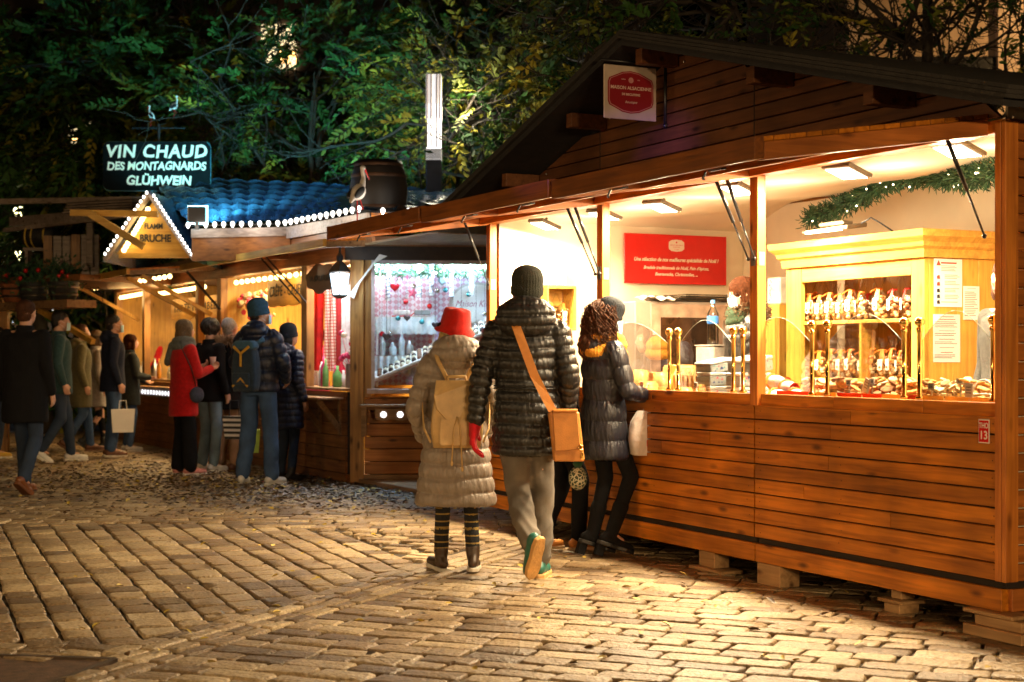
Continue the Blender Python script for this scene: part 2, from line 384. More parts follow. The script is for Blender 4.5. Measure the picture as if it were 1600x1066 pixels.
# ------------------------------------------------------------------ ground
rng = np.random.default_rng(7); rnd = random.Random(5)
def sett_material():
    m, nt, b = newmat('granite_setts'); L = nt.links.new
    ge = N(nt, 'ShaderNodeNewGeometry'); tc = N(nt, 'ShaderNodeTexCoord')
    r = ramp(nt, ge.outputs['Random Per Island'], [(0, (.15, .10, .055)), (.3, (.29, .205, .115)), (.65, (.37, .275, .16)), (1, (.50, .39, .24))])
    n = N(nt, 'ShaderNodeTexNoise'); n.inputs['Scale'].default_value = 48; n.inputs['Detail'].default_value = 8; n.inputs['Roughness'].default_value = .7
    L(tc.outputs['Object'], n.inputs[0])
    r2 = ramp(nt, n.outputs[0], [(.34, (.42, .38, .32)), (.56, (1.1, 1.07, 1.0))])
    n3 = N(nt, 'ShaderNodeTexNoise'); n3.inputs['Scale'].default_value = 1.3; n3.inputs['Detail'].default_value = 5; L(tc.outputs['Object'], n3.inputs[0])
    r3 = ramp(nt, n3.outputs[0], [(.35, (.66, .62, .58)), (.65, (1, 1, 1))])
    mx = N(nt, 'ShaderNodeMix', data_type='RGBA', blend_type='MULTIPLY'); mx.inputs[0].default_value = 1; L(r.outputs[0], mx.inputs[6]); L(r2.outputs[0], mx.inputs[7])
    my = N(nt, 'ShaderNodeMix', data_type='RGBA', blend_type='MULTIPLY'); my.inputs[0].default_value = 1; L(mx.outputs[2], my.inputs[6]); L(r3.outputs[0], my.inputs[7])
    L(my.outputs[2], b.inputs['Base Color'])
    mr = N(nt, 'ShaderNodeMapRange'); mr.inputs[3].default_value = .30; mr.inputs[4].default_value = .62; L(n3.outputs[0], mr.inputs[0]); L(mr.outputs[0], b.inputs['Roughness'])
    n2 = N(nt, 'ShaderNodeTexNoise'); n2.inputs['Scale'].default_value = 45; n2.inputs['Detail'].default_value = 6; L(tc.outputs['Object'], n2.inputs[0])
    bp = N(nt, 'ShaderNodeBump'); bp.inputs['Strength'].default_value = 1.0; bp.inputs['Distance'].default_value = .014
    L(n2.outputs[0], bp.inputs['Height']); L(bp.outputs[0], b.inputs['Normal']); return m
mb = MB(); mb.add([(-60, -20, -.013), (60, -20, -.013), (60, 90, -.013), (-60, 90, -.013)], [(0, 1, 2, 3)])
mb.build('ground', mat('sand_and_dirt', (.050, .036, .022), .95, var=.5, scale=9, bump=.8, bscale=60), kind='structure')
A_ = np.array([.392, .920]); B_ = np.array([.920, -.392]); C_ = np.array([-.365, .931]); D_ = np.array([.931, .365])
B0 = np.array([-1.64, 6.75])
def ytop(x): return np.where(x < -2.2, 12.1, np.where(x < -.2, 12.1-.6*(x+2.2)**1*1.0, 10.9))
def ybot(x): return 7.02 - .07*(x+2.2)
plate = [(-3.6, 6.95), (-1.72, 6.66), (-2.05, 5.4), (-3.9, 5.6)]
def in_plate(x, y): return (y < 6.66-.155*(x+1.72)) & (x < -1.72 + (y-6.66)*.26) & (y > 5.2)
S = []   # cx, cy, ux, uy, half len, half width
def rows(o, u, v, p0, p1, q0, q1, wd, l0, l1, keep, wob=.02, stagger=True, fixed=None):
    q = q0; k = 0
    while q < q1:
        w_ = wd*rng.uniform(.88, 1.12); p = (fixed(q+w_/2) if fixed else p0 + (rng.uniform(0, l1) if stagger else 0)); ln0 = rng.uniform(.45, 1)
        while p < p1:
            ln = rng.uniform(l0, l1)*ln0; ln0 = 1; c = o + u*(p+ln/2) + v*(q+w_/2 + wob*math.sin((p)*.9+1.3))
            if keep(c[0], c[1]): S.append((c[0], c[1], u[0], u[1], ln/2, w_/2))
            p += ln
        q += w_; k += 1
def q_of(x, y): return (x-B0[0])*B_[0] + (y-B0[1])*B_[1]
vis = lambda x, y: (abs(x) < .36*y+.6) and y > 5.2
rows(B0, B_, A_, .19, 9, -4, 14, .150, .19, .34, lambda x, y: vis(x, y) and y < 15.2 and not in_plate(x, y), wob=0, fixed=lambda q: .215)
for kq in (-.21, -.105, .0, .105): rows(B0, A_, B_, -2, 5.6, kq, kq+.05, .106, .18, .3, lambda x, y: vis(x, y) and not in_plate(x, y), wob=0)
rows(B0, C_, D_, -4, 9, -8, 2, .178, .18, .30, lambda x, y: vis(x, y) and ybot(x) < y < ytop(x)-.05 and not in_plate(x, y), wob=0, fixed=lambda q: (-.215-(D_ @ B_)*q)/(C_ @ B_)-.02)
rows(B0, B_, A_, -4, .15, -4, 2, .15, .19, .3, lambda x, y: vis(x, y) and q_of(x, y) < -.2 and y < ybot(x)+.04 and not in_plate(x, y))
ux = np.array([1., -.02]); uy = np.array([.02, 1.])
def keepT(x, y): return vis(x, y) and ((q_of(x, y) < -.27 and y > ytop(x)+.02) or (y > 15.2) or (y > 12.6 and q_of(x, y) < .25))
rows(np.array([0., 10.6]), ux, uy, -11, 9, 0, 16, .15, .17, .26, keepT, wob=.06)
# small make-up stones wherever the patterns leave a hole
occ = np.zeros((520, 560), bool); RES = .03    # x -8..7.6, y 4..20.8
def stamp(c0, c1, u0, u1, hl_, hw_, test=False):
    xs_, ys_ = [], []
    for a in np.linspace(-hl_, hl_, max(3, int(hl_/.012))):
        for b in np.linspace(-hw_, hw_, max(3, int(hw_/.012))): xs_.append(c0+u0*a-u1*b); ys_.append(c1+u1*a+u0*b)
    ix = np.clip(((np.array(xs_)+8)/RES).astype(int), 0, 519); iy = np.clip(((np.array(ys_)-4)/RES).astype(int), 0, 559)
    if test: return occ[ix, iy].mean()
    occ[ix, iy] = True
for r_ in S: stamp(*r_)
for (ln, wd_) in ((.20, .13), (.13, .11), (.09, .08), (.06, .055)):
    for yy in np.arange(5.3, 13.2, wd_*.6):
        for xx in np.arange(-.36*yy-.2, .36*yy+.2, ln*.4):
            if not in_plate(xx, yy) and stamp(xx, yy, B_[0], B_[1], ln/2, wd_/2, True) < .13: S.append((xx, yy, B_[0], B_[1], ln/2, wd_/2)); stamp(*S[-1])
S = np.array(S); n = len(S)
cx, cy, ux_, uy_, hl, hw = S.T
isL = (ux_ < 0) & (uy_ > .9); hl = np.where(isL, hl-.005, hl); hw = np.where(isL, hw-.0045, np.where(cy < 13, hw-.0035, hw)); hl = hl - rng.uniform(.002, .012, n); hw = hw - rng.uniform(.001, .009, n)
ang = rng.normal(0, .018, n); c_, s_ = np.cos(ang), np.sin(ang); ux2, uy2 = ux_*c_-uy_*s_, ux_*s_+uy_*c_
zt = rng.normal(.0, .0022, n); tx = rng.normal(0, .008, n); ty = rng.normal(0, .008, n)
prof8 = np.array([(1, .80), (.90, 1), (-.90, 1), (-1, .80), (-1, -.80), (-.90, -1), (.90, -1), (1, -.80)])
V = np.zeros((n, 33, 3))
for ring, (ins, z) in enumerate([(0, -.05), (.0, -.002), (.004, .0045), (.014, .006)]):
    for j in range(8):
        jx = rng.normal(0, .0035, n) if ring else 0; jy = rng.normal(0, .003, n) if ring else 0
        lx = prof8[j, 0]*hl - np.sign(prof8[j, 0])*ins + jx; ly = prof8[j, 1]*hw - np.sign(prof8[j, 1])*ins*(.8) + jy
        V[:, ring*8+j, 0] = cx + ux2*lx - uy2*ly; V[:, ring*8+j, 1] = cy + uy2*lx + ux2*ly
        V[:, ring*8+j, 2] = z + (zt + lx*tx + ly*ty + rng.normal(0, .0018, n) if ring else 0)
V[:, 32, 0] = cx; V[:, 32, 1] = cy; V[:, 32, 2] = .007+zt + rng.normal(0, .001, n)
base = []
for ring in range(3):
    for j in range(8): q = (j+1) % 8; base.append((ring*8+j, ring*8+q, ring*8+8+q, ring*8+8+j))
for j in range(0, 8, 2): base.append((32, 24+j, 24+(j+1), 24+(j+2) % 8))
Fc = (np.array(base)[None]+ (np.arange(n)*33)[:, None, None]).reshape(-1, 4)
me = npmesh('cobbled_pavement', V.reshape(-1, 3), Fc, sett_material(), smooth=False)
link(me, 'cobbled_pavement', kind='structure')
# inspection cover let into the paving, bottom left
cov = thing('inspection_cover', 'rust brown rectangular steel cover let into the cobbles at the bottom left', 'manhole cover')
mb = MB(); mb.prism(plate, (0, 0, -.012), (1, 0, 0), (0, 1, 0), .012); mb.build('cover_plate', mat('rusty_steel', (.10, .055, .03), .7, .2, var=.4, scale=20, bump=.5, bscale=90), cov)
mb = MB()
for a, b in zip(plate, plate[1:]+plate[:1]): mb.bar((a[0], a[1], .002), (b[0], b[1], .002), .03, .016)
mb.build('cover_frame', mat('worn_iron', (.10, .07, .05), .5, .6), cov)
# fallen leaves
def leaf_mesh(name, P, size, mats, midx, flat=.25, asp=.45):
    n = len(P); th = rng.uniform(0, 2*np.pi, n); d = np.stack([np.cos(th), np.sin(th), rng.normal(0, flat, n)], 1); d /= np.linalg.norm(d, axis=1)[:, None]
    up = np.stack([rng.normal(0, flat*1.3, n), rng.normal(0, flat*1.3, n), np.ones(n)], 1); s = np.cross(d, up); s /= np.linalg.norm(s, axis=1)[:, None]
    return leaves_from(name, P, d, s, size, mats, midx, asp)
def leaves_from(name, P, d, s, size, mats, midx, asp=.45):
    n = len(P); nn = np.cross(s, d); L = size[:, None]; Wd = L*asp/2; f = rng.uniform(.05, .25, n)[:, None]
    V = np.zeros((n, 6, 3)); V[:, 0] = P; V[:, 3] = P+d*L - nn*L*.08
    V[:, 1] = P+d*L*.32+s*Wd+nn*L*f*.5; V[:, 2] = P+d*L*.70+s*Wd*.72+nn*L*f*.3
    V[:, 5] = P+d*L*.32-s*Wd+nn*L*f*.5; V[:, 4] = P+d*L*.70-s*Wd*.72+nn*L*f*.3
    F = (np.array([(0, 1, 2, 3), (0, 3, 4, 5)])[None]+(np.arange(n)*6)[:, None, None]).reshape(-1, 4)
    return npmesh(name, V.reshape(-1, 3), F, mats, np.repeat(midx, 2))
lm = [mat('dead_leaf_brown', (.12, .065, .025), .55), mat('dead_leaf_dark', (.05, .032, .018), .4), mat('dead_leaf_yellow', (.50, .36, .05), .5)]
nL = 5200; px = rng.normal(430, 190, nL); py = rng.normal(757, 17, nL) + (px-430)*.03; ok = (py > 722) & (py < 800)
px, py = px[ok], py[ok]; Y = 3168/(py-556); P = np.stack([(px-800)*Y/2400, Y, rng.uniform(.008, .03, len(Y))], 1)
P2 = np.stack([rng.uniform(-6, -1, 1500), rng.uniform(12.5, 21, 1500), np.full(1500, .016)], 1); P = np.concatenate([P, P2])
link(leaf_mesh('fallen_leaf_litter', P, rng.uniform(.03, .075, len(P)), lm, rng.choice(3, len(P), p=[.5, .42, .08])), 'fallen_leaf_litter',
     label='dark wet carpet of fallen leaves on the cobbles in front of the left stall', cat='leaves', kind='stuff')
P = []
for _ in range(240):
    y = rng.uniform(6.3, 13); x = rng.uniform(-.30*y, .34*y)
    if SR.loc(x, y)[1] < .6 or True: P.append((x, y, .014))
P += [(*GP(a, b), .016) for a, b in [(1000, 942), (1032, 976), (620, 802), (505, 850), (940, 812), (1310, 992), (1330, 965), (880, 905), (850, 965), (1120, 950)]]
P = np.array(P)
link(leaf_mesh('scattered_yellow_leaves', P, rng.uniform(.035, .07, len(P)), lm, rng.choice(3, len(P), p=[.25, .1, .65])), 'scattered_yellow_leaves',
     label='small yellow leaves scattered thinly over the bright cobbles', cat='leaves', kind='stuff')
# ------------------------------------------------------------------ right stall (biscuit chalet)
st = thing('market_stall', 'orange brown pine chalet with pointed gable, open lit hatches and raised flaps', 'market stall', SR)
XL, XR, ZO = -3.63, 1.97, 2.36
br = random.Random(3)
for a, b in ((XL, -1.81), (-1.81, 0), (0, 1.97)):
    mb = MB(); boards(mb, a+.004, b-.004, .265, 1.03, .0855, 0, .024, rnd=br)
    for k in range(9):
        for xx in (a+.05, (a+b)/2-.2, b-.06): mb.lathe([(.0035, 0), (.003, .0008)], (xx+br.uniform(-.012, .012), -.0243, .31+k*.0855+br.uniform(-.012, .012)), 6, ax=(0, -1, 0), mi=1)
    mb.build('board_wall', [M['wallx'], mat('dark_nail', (.03, .02, .015), .5, .5)], st)
    mb = MB(); mb.box(a+.005, b-.005, -.022, .03, .13, .235); mb.build('base_beam', M['wallx'], st, bevel=.003)
    mb = MB(); mb.box(a+.001, b-.001, .0005, .03, .266, 1.02); mb.build('backing_board', mat('black_gap', (.02, .012, .008), .9), st)
    mb = MB(); mb.box(a+.01, b-.01, .0, .03, .235, .265); mb.build('base_gap_strip', mat('black_gap', (.02, .012, .008), .9), st)
    mb = MB(); c1 = a+(b-a)*.36; c2 = a+(b-a)*.72
    for u0, u1 in ((a+.045, c1), (c1, c2), (c2, b-.045)): mb.box(u0+.0015, u1-.0015, -.012, .035, 1.034, 1.10)
    mb.build('sill_rail', M['wallx'], st, bevel=.002)
    mb = MB(); mb.box(a+.004, b-.004, -.028, .05, 1.026, 1.0335); mb.build('sill_edge', M['wallx'], st)
# end wall, facing right
mb = MB(); tmp = MB(); boards(tmp, 0, 2.45, .265, 2.42, .0855, 0, .024, rnd=br)
for (x, y, z) in tmp.v: mb.v.append((XR-y, x, z))
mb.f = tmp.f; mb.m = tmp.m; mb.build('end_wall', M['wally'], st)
mb = MB(); mb.box(XR-.02, XR+.004, .0, 2.4, .236, .30); mb.build('base_gap_strip', MATS['black_gap'], st)
mb = MB(); mb.box(XR-.03, XR+.02, .02, 2.4, .13, .235); mb.build('base_beam', M['wally'], st, bevel=.003)
# posts
for x, w_ in ((XL+.035, .07), (-1.81, .077), (0, .077)):
    mb = MB(); mb.box(x-w_/2, x+w_/2, -.030, .03, 1.034, ZO); mb.build('post', M['wallz'], st, bevel=.003)
    mb = MB(); mb.box(x-.02, x+.02, -.034, -.030, 1.84, 1.93); mb.box(x+w_/2, x+w_/2+.004, -.02, .02, 1.84, 1.92); mb.build('hinge_plate', M['steel'], st)
mb = MB(); mb.box(1.928, 1.968, -.030, .0, .27, ZO+.05); mb.box(1.972, 2.0, -.03, .05, .27, ZO+.05); mb.build('corner_post', M['wallz'], st, bevel=.003)
for z in (.5, 1.15, 1.55, 2.05): mb = MB(); mb.lathe([(.009, 0), (.009, .004), (.004, .006)], (XR+.026, .11, z), 10, ax=(1, 0, 0)); mb.build('coach_screw', M['steel'], st)
# head beam, gable
mb = MB(); mb.box(XL, XR, -.02, .05, ZO, ZO+.06); mb.build('head_beam', M['wallx'], st, bevel=.003)
SLL, SLR, XA, ZA = .30, .262, -.84, 3.235
def gz(x): return ZA - (SLR if x > XA else SLL)*abs(x-XA)
def xl(z): d = (ZA-.02-z); return XA-d/SLL, XA+d/SLR
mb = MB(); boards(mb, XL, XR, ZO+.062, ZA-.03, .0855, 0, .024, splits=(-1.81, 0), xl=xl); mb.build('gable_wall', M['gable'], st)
for x in (-1.81, 0.0): mb = MB(); mb.box(x-.004, x+.004, -.0265, -.02, ZO+.06, gz(x)-.05); mb.build('panel_joint', MATS['black_gap'], st)
# roof
OH, T = .42, .04
for sgn, xe, nm in ((-1, XL-.30, 'left'), (1, XR+.42, 'right')):
    mb = MB(); za = ZA; ze = gz(xe)
    mb.hexa([(XA, -OH, za), (xe, -OH, ze), (xe, 2.7, ze), (XA, 2.7, za), (XA, -OH, za+T), (xe, -OH, ze+T), (xe, 2.7, ze+T), (XA, 2.7, za+T)])
    mb.build('roof', M['roof'], st)
    mb = MB(); n = 26                                     # ribbed roofing sheet over the boards
    for k in range(3):
        y0 = -OH-.03+k*.010
        mb.hexa([(XA, y0, za+T+k*.02), (xe+sgn*.04, y0, ze+T+k*.02-.012), (xe+sgn*.04, 2.72, ze+T+k*.02-.012), (XA, 2.72, za+T+k*.02),
                 (XA, y0, za+T+.018+k*.02), (xe+sgn*.04, y0, ze+T+.018+k*.02-.012), (xe+sgn*.04, 2.72, ze+T+.018+k*.02-.012), (XA, 2.72, za+T+.018+k*.02)])
    mb.build('roofing_sheet', mat('bitumen_sheet', (.03, .027, .024), .85, bump=.8, bscale=30), st)
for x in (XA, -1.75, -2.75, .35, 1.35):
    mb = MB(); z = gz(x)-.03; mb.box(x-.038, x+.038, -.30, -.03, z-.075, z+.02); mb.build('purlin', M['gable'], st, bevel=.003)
for i in range(7):
    x = XL+.1+i*.93; z = min(gz(x)-.06, 3.2)
    mb = MB(); mb.ell((x, -.03, z), (.008, .008, .008), 8, 6); mb.build('roof_screw', M['steel'], st)
# inside: floor, linings, ceiling
mb = MB(); mb.box(XL+.03, XR-.03, .04, 2.4, .2, .23); mb.build('floor', M['oldx'], st)
mb = MB(); mb.box(XL+.02, XR-.04, 2.40, 2.44, .13, 2.6); mb.box(XL, XL+.02, .04, 2.44, .13, 2.6); mb.build('rear_wall', M['wallx'], st)
def cloth(u0, u1, fn, amp, nper, name):
    mb = MB(); mb.grid(lambda a, b: fn(u0+(u1-u0)*a, b, amp*(.6*math.sin(a*nper)+.4*math.sin(a*nper*2.3+b*2))), 90, 14); mb.build(name, M['cream'], st, smooth=True)
cloth(XL+.05, XR-.05, lambda x, b, d: (x, 2.34+d*.5-.02*math.sin(b*5), .2+2.36*b), .03, 46, 'back_curtain')
cloth(.05, 2.36, lambda y, b, d: (XL+.07+d*.5, y, .2+2.36*b), .025, 22, 'side_curtain')
mb = MB(); mb.grid(lambda a, b: (XL+.03+(XR-XL-.08)*a, .06+2.3*b, min(2.40+.17*b-.05*math.sin(b*math.pi), gz(XL+.03+(XR-XL-.08)*a)-.045)+.012*math.sin(a*24+b*3)), 60, 20); mb.build('ceiling_cloth', M['cream'], st, smooth=True)
mb = MB(); mb.box(XR-.055, XR-.04, .05, 2.36, .2, 2.5); mb.build('inner_lining', M['cream'], st)
# flaps hinged above the hatches
FO, ZH, ZF = 1.34, 2.405, 2.235
for i, (a, b) in enumerate(((XL+.01, -1.83), (-1.79, -.02), (.02, 1.90))):
    zo = ZF - .012*i
    sk = lambda y, dz: ZH + (zo-ZH)*(-y/FO) + dz
    def slab(mb, x0, x1, y0, y1, d0, d1): mb.hexa([(x0, y0, sk(y0, d0)), (x1, y0, sk(y0, d0)), (x1, y1, sk(y1, d0)), (x0, y1, sk(y1, d0)), (x0, y0, sk(y0, d1)), (x1, y0, sk(y0, d1)), (x1, y1, sk(y1, d1)), (x0, y1, sk(y1, d1))])
    mb = MB(); nb = 15
    for k in range(nb): y0 = -FO+(FO-.03)*k/nb; slab(mb, a+.01, b-.01, y0+.002, y0+(FO-.03)/nb-.002, .03, .052)
    fo = mb.build('flap', M['wallx'], st, bevel=.002)
    mb = MB(); slab(mb, a, b, -FO-.02, -FO+.03, -.045, .056); mb.build('flap_edge_board', wood('shaded_edge_wood', 'x', (.10, .030, .008), (.24, .075, .012)), fo, bevel=.003)  # shade on the flap's outer face is put into this darker wood colour
    for xx in (a+.0, b-.06): mb = MB(); slab(mb, xx, xx+.06, -FO+.032, -.04, -.05, .028); mb.build('flap_side_batten', M['wally'], fo, bevel=.003)
    for yy in (-FO+.5, -.12): mb = MB(); slab(mb, a+.062, b-.062, yy, yy+.05, -.045, .028); mb.build('flap_cross_batten', M['wallx'], fo, bevel=.003)
    for xx in (a+.5, b-.5): mb = MB(); slab(mb, xx, xx+.11, -FO+.07, -FO+.10, -.055, -.045); mb.tube([(xx, -FO+.06, sk(-FO+.06, -.05)), (xx+.02, -FO+.03, sk(-FO, -.08)), (xx+.05, -FO+.02, sk(-FO, -.085))], .006, 6); mb.build('latch', M['dark'], fo)
for x, s_ in ((XL+.05, (1,)), (-1.81, (-1, 1)), (0, (-1, 1)), (1.91, (-1,))):
    for sg in s_:
        a = Vector((x+sg*.03, -.045, 1.88)); b = Vector((x+sg*.055, -.26, 2.345)); m_ = a.lerp(b, .45)
        mb = MB(); mb.tube([m_, b], .0105, 10); mb.tube([a, m_], .0055, 8); mb.ell(a, (.012, .012, .012), 8, 6); mb.ell(b, (.012, .012, .012), 8, 6)
        mb.build('gas_strut', mat('gas_strut_black', (.02, .02, .022), .3, .3), st, smooth=True)
# led floodlights under the hatch heads, tipped towards the counter
for k, (px_, py_) in enumerate([(1495, 237), (1322, 271), (1033, 325), (850, 353), (1152, 298), (943, 338)]):
    yl = .27; x, z = SR.hy(px_, py_, yl); z = min(z, 2.37)
    mb = MB(); mb.box(-.15, .15, -.11, .11, 0, .028); mb.box(-.05, .05, -.06, .06, .028, .045); mb.box(-.012, .012, -.012, .012, .045, .07)
    f = mb.build('floodlight', mat('bronze_housing', (.12, .09, .06), .45, .3), st, bevel=.006); f.location = (x, yl, z); f.rotation_euler = (R(-20), R(3), 0); f.scale = (.82, .82, 1)
    mb = MB(); mb.box(-.125, .125, -.085, .085, -.004, -.001); mb.build('lamp_panel', M['ledw'], f)
    p = SR.w(x, yl, z-.02); t = SR.w(x, yl-.16, z-1)
    lamp('AREA', 'floodlight_beam', p, 80, (1, .77, .46), t, .24, .16); lamp('POINT', 'added_ceiling_fill', SR.w(x, yl+.35, z-.16), 7, (1, .82, .55), size=.12)  # the point light is added fill for the ceiling above the lamps
# blocks and chocks the chalet stands on
def chock(x, y, parts, label):
    mb = MB()
    for (dx0, dx1, dy0, dy1, z0, z1) in parts: mb.box(dx0, dx1, dy0, dy1, z0, z1)
    mb.build('wooden_block', M['yelx'] if 0 else wood('rough_sawn_block', 'x', (.26, .14, .06), (.46, .28, .13)), fr=SR, loc=(x, y, 0.006), bevel=.004, label=label, cat='wood block', group='blocks under the chalet')
chock(.14, .06, [(-.12, .10, -.08, .06, 0, .122)], 'plain squared wood block under the seam of the right chalet')
chock(-.53, .06, [(-.16, .20, -.09, .07, 0, .022), (-.09, .08, -.06, .05, .024, .122)], 'wood block standing on a thin flat board under the chalet, beside the woman in boots')
chock(1.18, .07, [(-.07, .05, -.07, .06, .0, .05), (-.10, .09, -.09, .07, .052, .07), (-.04, .04, -.05, .04, .072, .122)], 'stack of three short wood offcuts wedged under the right part of the chalet')
chock(1.93, .02, [(-.16, .22, -.10, .12, 0, .05), (-.10, .20, -.08, .10, .052, .10), (-.17, .15, -.09, .06, .102, .122)], 'tall pile of wood blocks under the right front corner of the chalet')
chock(-2.2, .07, [(-.09, .08, -.06, .05, 0, .122)], 'wood block under the chalet behind the walking couple')
# red number plate
pl = thing('number_plate', 'small red enamel plate reading THO 13 on the right chalet wall', 'number plate', SR, (1.86, -.028, .965))
mb = MB(); mb.box(-.036, .036, -.003, 0, -.056, .056); mb.build('plate', M['white'], pl, bevel=.002)
mb = MB(); mb.box(-.031, .031, -.0042, -.003, -.051, .051); mb.build('red_field', M['red'], pl)
text('THO', .036, M['white'], pl, o=(0, -.0045, .026), th=.0005, bold=.0006, wsc=.8); text('13', .055, M['white'], pl, o=(0, -.0045, -.02), th=.0005, bold=.001)
# hanging sign, square to the gable
sg = thing('hanging_sign', 'cream square board with a dark red crest hanging from the gable of the right chalet', 'sign', SR, (-.96, 0, .20))
mb = MB(); mb.tube([(0, -.03, 2.56), (0, -.03, 2.99)], .011, 8); mb.tube([(0, -.03, 2.96), (0, -.50, 2.96)], .010, 8); mb.ell((0, -.03, 2.99), (.016,)*3); mb.ell((0, -.03, 2.58), (.018,)*3)
mb.build('bracket', M['dark'], sg, smooth=True)
mb = MB(); mb.box(-.007, .007, -.48, -.10, 2.60, 2.935); mb.build('board', mat('cream_board', (.50, .40, .32), .6, var=.1), sg, bevel=.004)
cres = [(-.165, .06), (-.155, .085), (-.06, .125), (0, .133), (.06, .125), (.155, .085), (.165, .06), (.165, -.06), (.155, -.085), (.06, -.125), (0, -.133), (-.06, -.125), (-.155, -.085), (-.165, -.06)]
U, V, o = (0, 1, 0), (0, 0, 1), Vector((.0075, -.29, 2.77))
ruby = mat('ruby_crest', (.26, .012, .02), .35, var=0)
mb = MB(); mb.prism(cres, o, U, V, .002); mb.build('crest', ruby, sg)
mb = MB(); mb.prism([(x*.955, y*.95) for x, y in cres], o+Vector((.0022, 0, 0)), U, V, .001); mb.build('crest_line', mat('pink_line', (.55, .25, .25), .4, var=0), sg)
mb = MB(); mb.prism([(x*.93, y*.92) for x, y in cres], o+Vector((.0034, 0, 0)), U, V, .001); mb.build('crest_field', ruby, sg)
mb = MB(); mb.prism([(.018*math.cos(a*math.pi/8), .018*math.sin(a*math.pi/8)) for a in range(16)], o+Vector((.0046, 0, .075)), U, V, .001); mb.build('rosette', mat('pink_line', (1, 1, 1)), sg)
pk = mat('pale_lettering', (.75, .55, .50), .5, var=0)
text('MAISON ALSACIENNE', .030, pk, sg, U=U, V=V, o=o+Vector((.005, 0, .025)), th=.0006, bold=.0004)
text('DE BISCUITERIE', .019, pk, sg, U=U, V=V, o=o+Vector((.005, 0, -.015)), th=.0006, bold=.0004)
text('boutique', .024, pk, sg, U=U, V=V, o=o+Vector((.005, 0, -.062)), th=.0006, shear=.4)
text('DEPUIS', .010, pk, sg, U=U, V=V, o=o+Vector((.005, -.055, .078)), th=.0006); text('1996', .010, pk, sg, U=U, V=V, o=o+Vector((.005, .055, .078)), th=.0006)
# ------------------------------------------------------------------ inside the biscuit chalet
ZC = 1.045
ct = thing('counter', 'pale serving counter with white top running behind the hatches of the right chalet', 'counter', SR)
mb = MB(); mb.box(XL+.1, XR-.07, .065, .72, 1.0, 1.04); mb.build('counter_top', M['white'], ct, bevel=.004)
mb = MB(); mb.box(XL+.12, XR-.09, .10, .68, .23, .998); mb.build('counter_front', M['yelx'], ct)
# brass posts with arched glass guards
def guard(xa, xb, ya, yb, label):
    g = thing('glass_guard', label, 'glass guard', SR, group='arched glass guards along the counter')
    for x in (xa, xb):
        h = .345 + (0.02 if x > .4 else 0)
        mb = MB(); mb.lathe([(.022, 0), (.022, .012), (.0125, .02), (.0125, h-.03), (.017, h-.025), (.017, h-.005), (.008, h), (.010, h+.006)], (x, .035, 1.10), 16)
        p_ = mb.build('brass_post', M['brass'], g, smooth=True)
        mb = MB(); mb.ell((x, .035, 1.10+h+.026), (.026,)*3, 16, 10); mb.build('brass_ball', M['brass'], p_, smooth=True)
    pts = [(xa+.02, 1.12), (xb-.02, 1.12)]; m_ = 18
    arc = [(xb-.02-(xb-xa-.04)*k/m_, 1.40+.14*math.sin(math.pi*k/m_)) for k in range(m_+1)]
    mb = MB(); mb.prism(pts+arc, (0, .032, 0), (1, 0, 0), (0, 0, 1), -.006); mb.build('glass_pane', M['glass'], g)
    mb = MB(); mb.tube([(x, .035, z) for x, z in arc], .0016, 6); mb.build('glass_edge', mat('glass_edge', (.45, .5, .42), .15, var=0), g, smooth=True)
xs = [SR.hy(p, 600, .035)[0] for p in (930, 1046, 1060, 1146, 1161, 1269, 1293, 1413, 1437, 1552)]
guard(xs[0], xs[1], 0, 0, 'arched glass guard on brass posts, partly behind the woman in the navy coat')
guard(xs[2], xs[3], 0, 0, 'arched glass guard on brass posts in front of the loaf cakes and grey tins')
guard(xs[4], xs[5], 0, 0, 'arched glass guard on brass posts crossing the tall pine hatch post')
guard(xs[6], xs[7], 0, 0, 'arched glass guard on brass posts in front of the biscuit cabinet')
guard(xs[8], xs[9], 0, 0, 'arched glass guard on a brass post beside the right corner of the hatch')
# cabinet
HX0, HX1, HY0, HZ = -1.08, .33, .95, 2.06
hu = thing('display_cabinet', 'honey pine cabinet with a heavy cornice holding bags of biscuits', 'cabinet', SR)
sx0, sx1, oz1 = -.86, .215, 1.80
mb = MB(); mb.box(HX0+.06, sx0, HY0, HY0+.035, 1.0, oz1+.1); mb.build('stile', M['yelz'], hu, bevel=.003)
mb = MB(); mb.box(sx1, HX1, HY0, HY0+.035, 1.0, oz1+.1); mb.build('stile', M['yelz'], hu, bevel=.003)
mb = MB(); mb.box(sx0+.002, sx1-.002, HY0+.003, HY0+.035, oz1, oz1+.1); mb.build('top_rail', M['yelx'], hu, bevel=.003)
mb = MB(); mb.box(sx0-.05, HX1-.01, HY0+.40, HY0+.42, 1.0, 1.95); mb.build('back_panel', M['yelz'], hu)
mb = MB(); mb.box(HX0+.06, HX0+.09, HY0+.04, HY0+.4, 1.0, 1.95); mb.build('side_panel', M['yelz'], hu)
mb = MB()
for k in range(7): mb.box(HX1-.03, HX1, HY0+.037+k*.19, HY0+.225+k*.19, 1.0, 1.9)
mb.build('side_panel', M['yelz'], hu, bevel=.003)
for z, nm in ((1.545, 1), (1.175, 2)):
    mb = MB(); mb.box(sx0-.04, HX1-.035, HY0+.02, HY0+.4, z-.022, z); mb.build('shelf', M['yelx'], hu, bevel=.002)
xm = SR.hy(1340, 540, HY0)[0]
mb = MB(); mb.box(xm-.01, xm+.01, HY0+.02, HY0+.4, 1.176, 1.522); mb.build('divider', M['yelz'], hu)
mb = MB()
prof = [(0, 1.90), (-.02, 1.90), (-.025, 1.95), (-.045, 1.965), (-.05, 1.99), (-.085, 2.02), (-.09, 2.06), (0, 2.06)]
rg = []
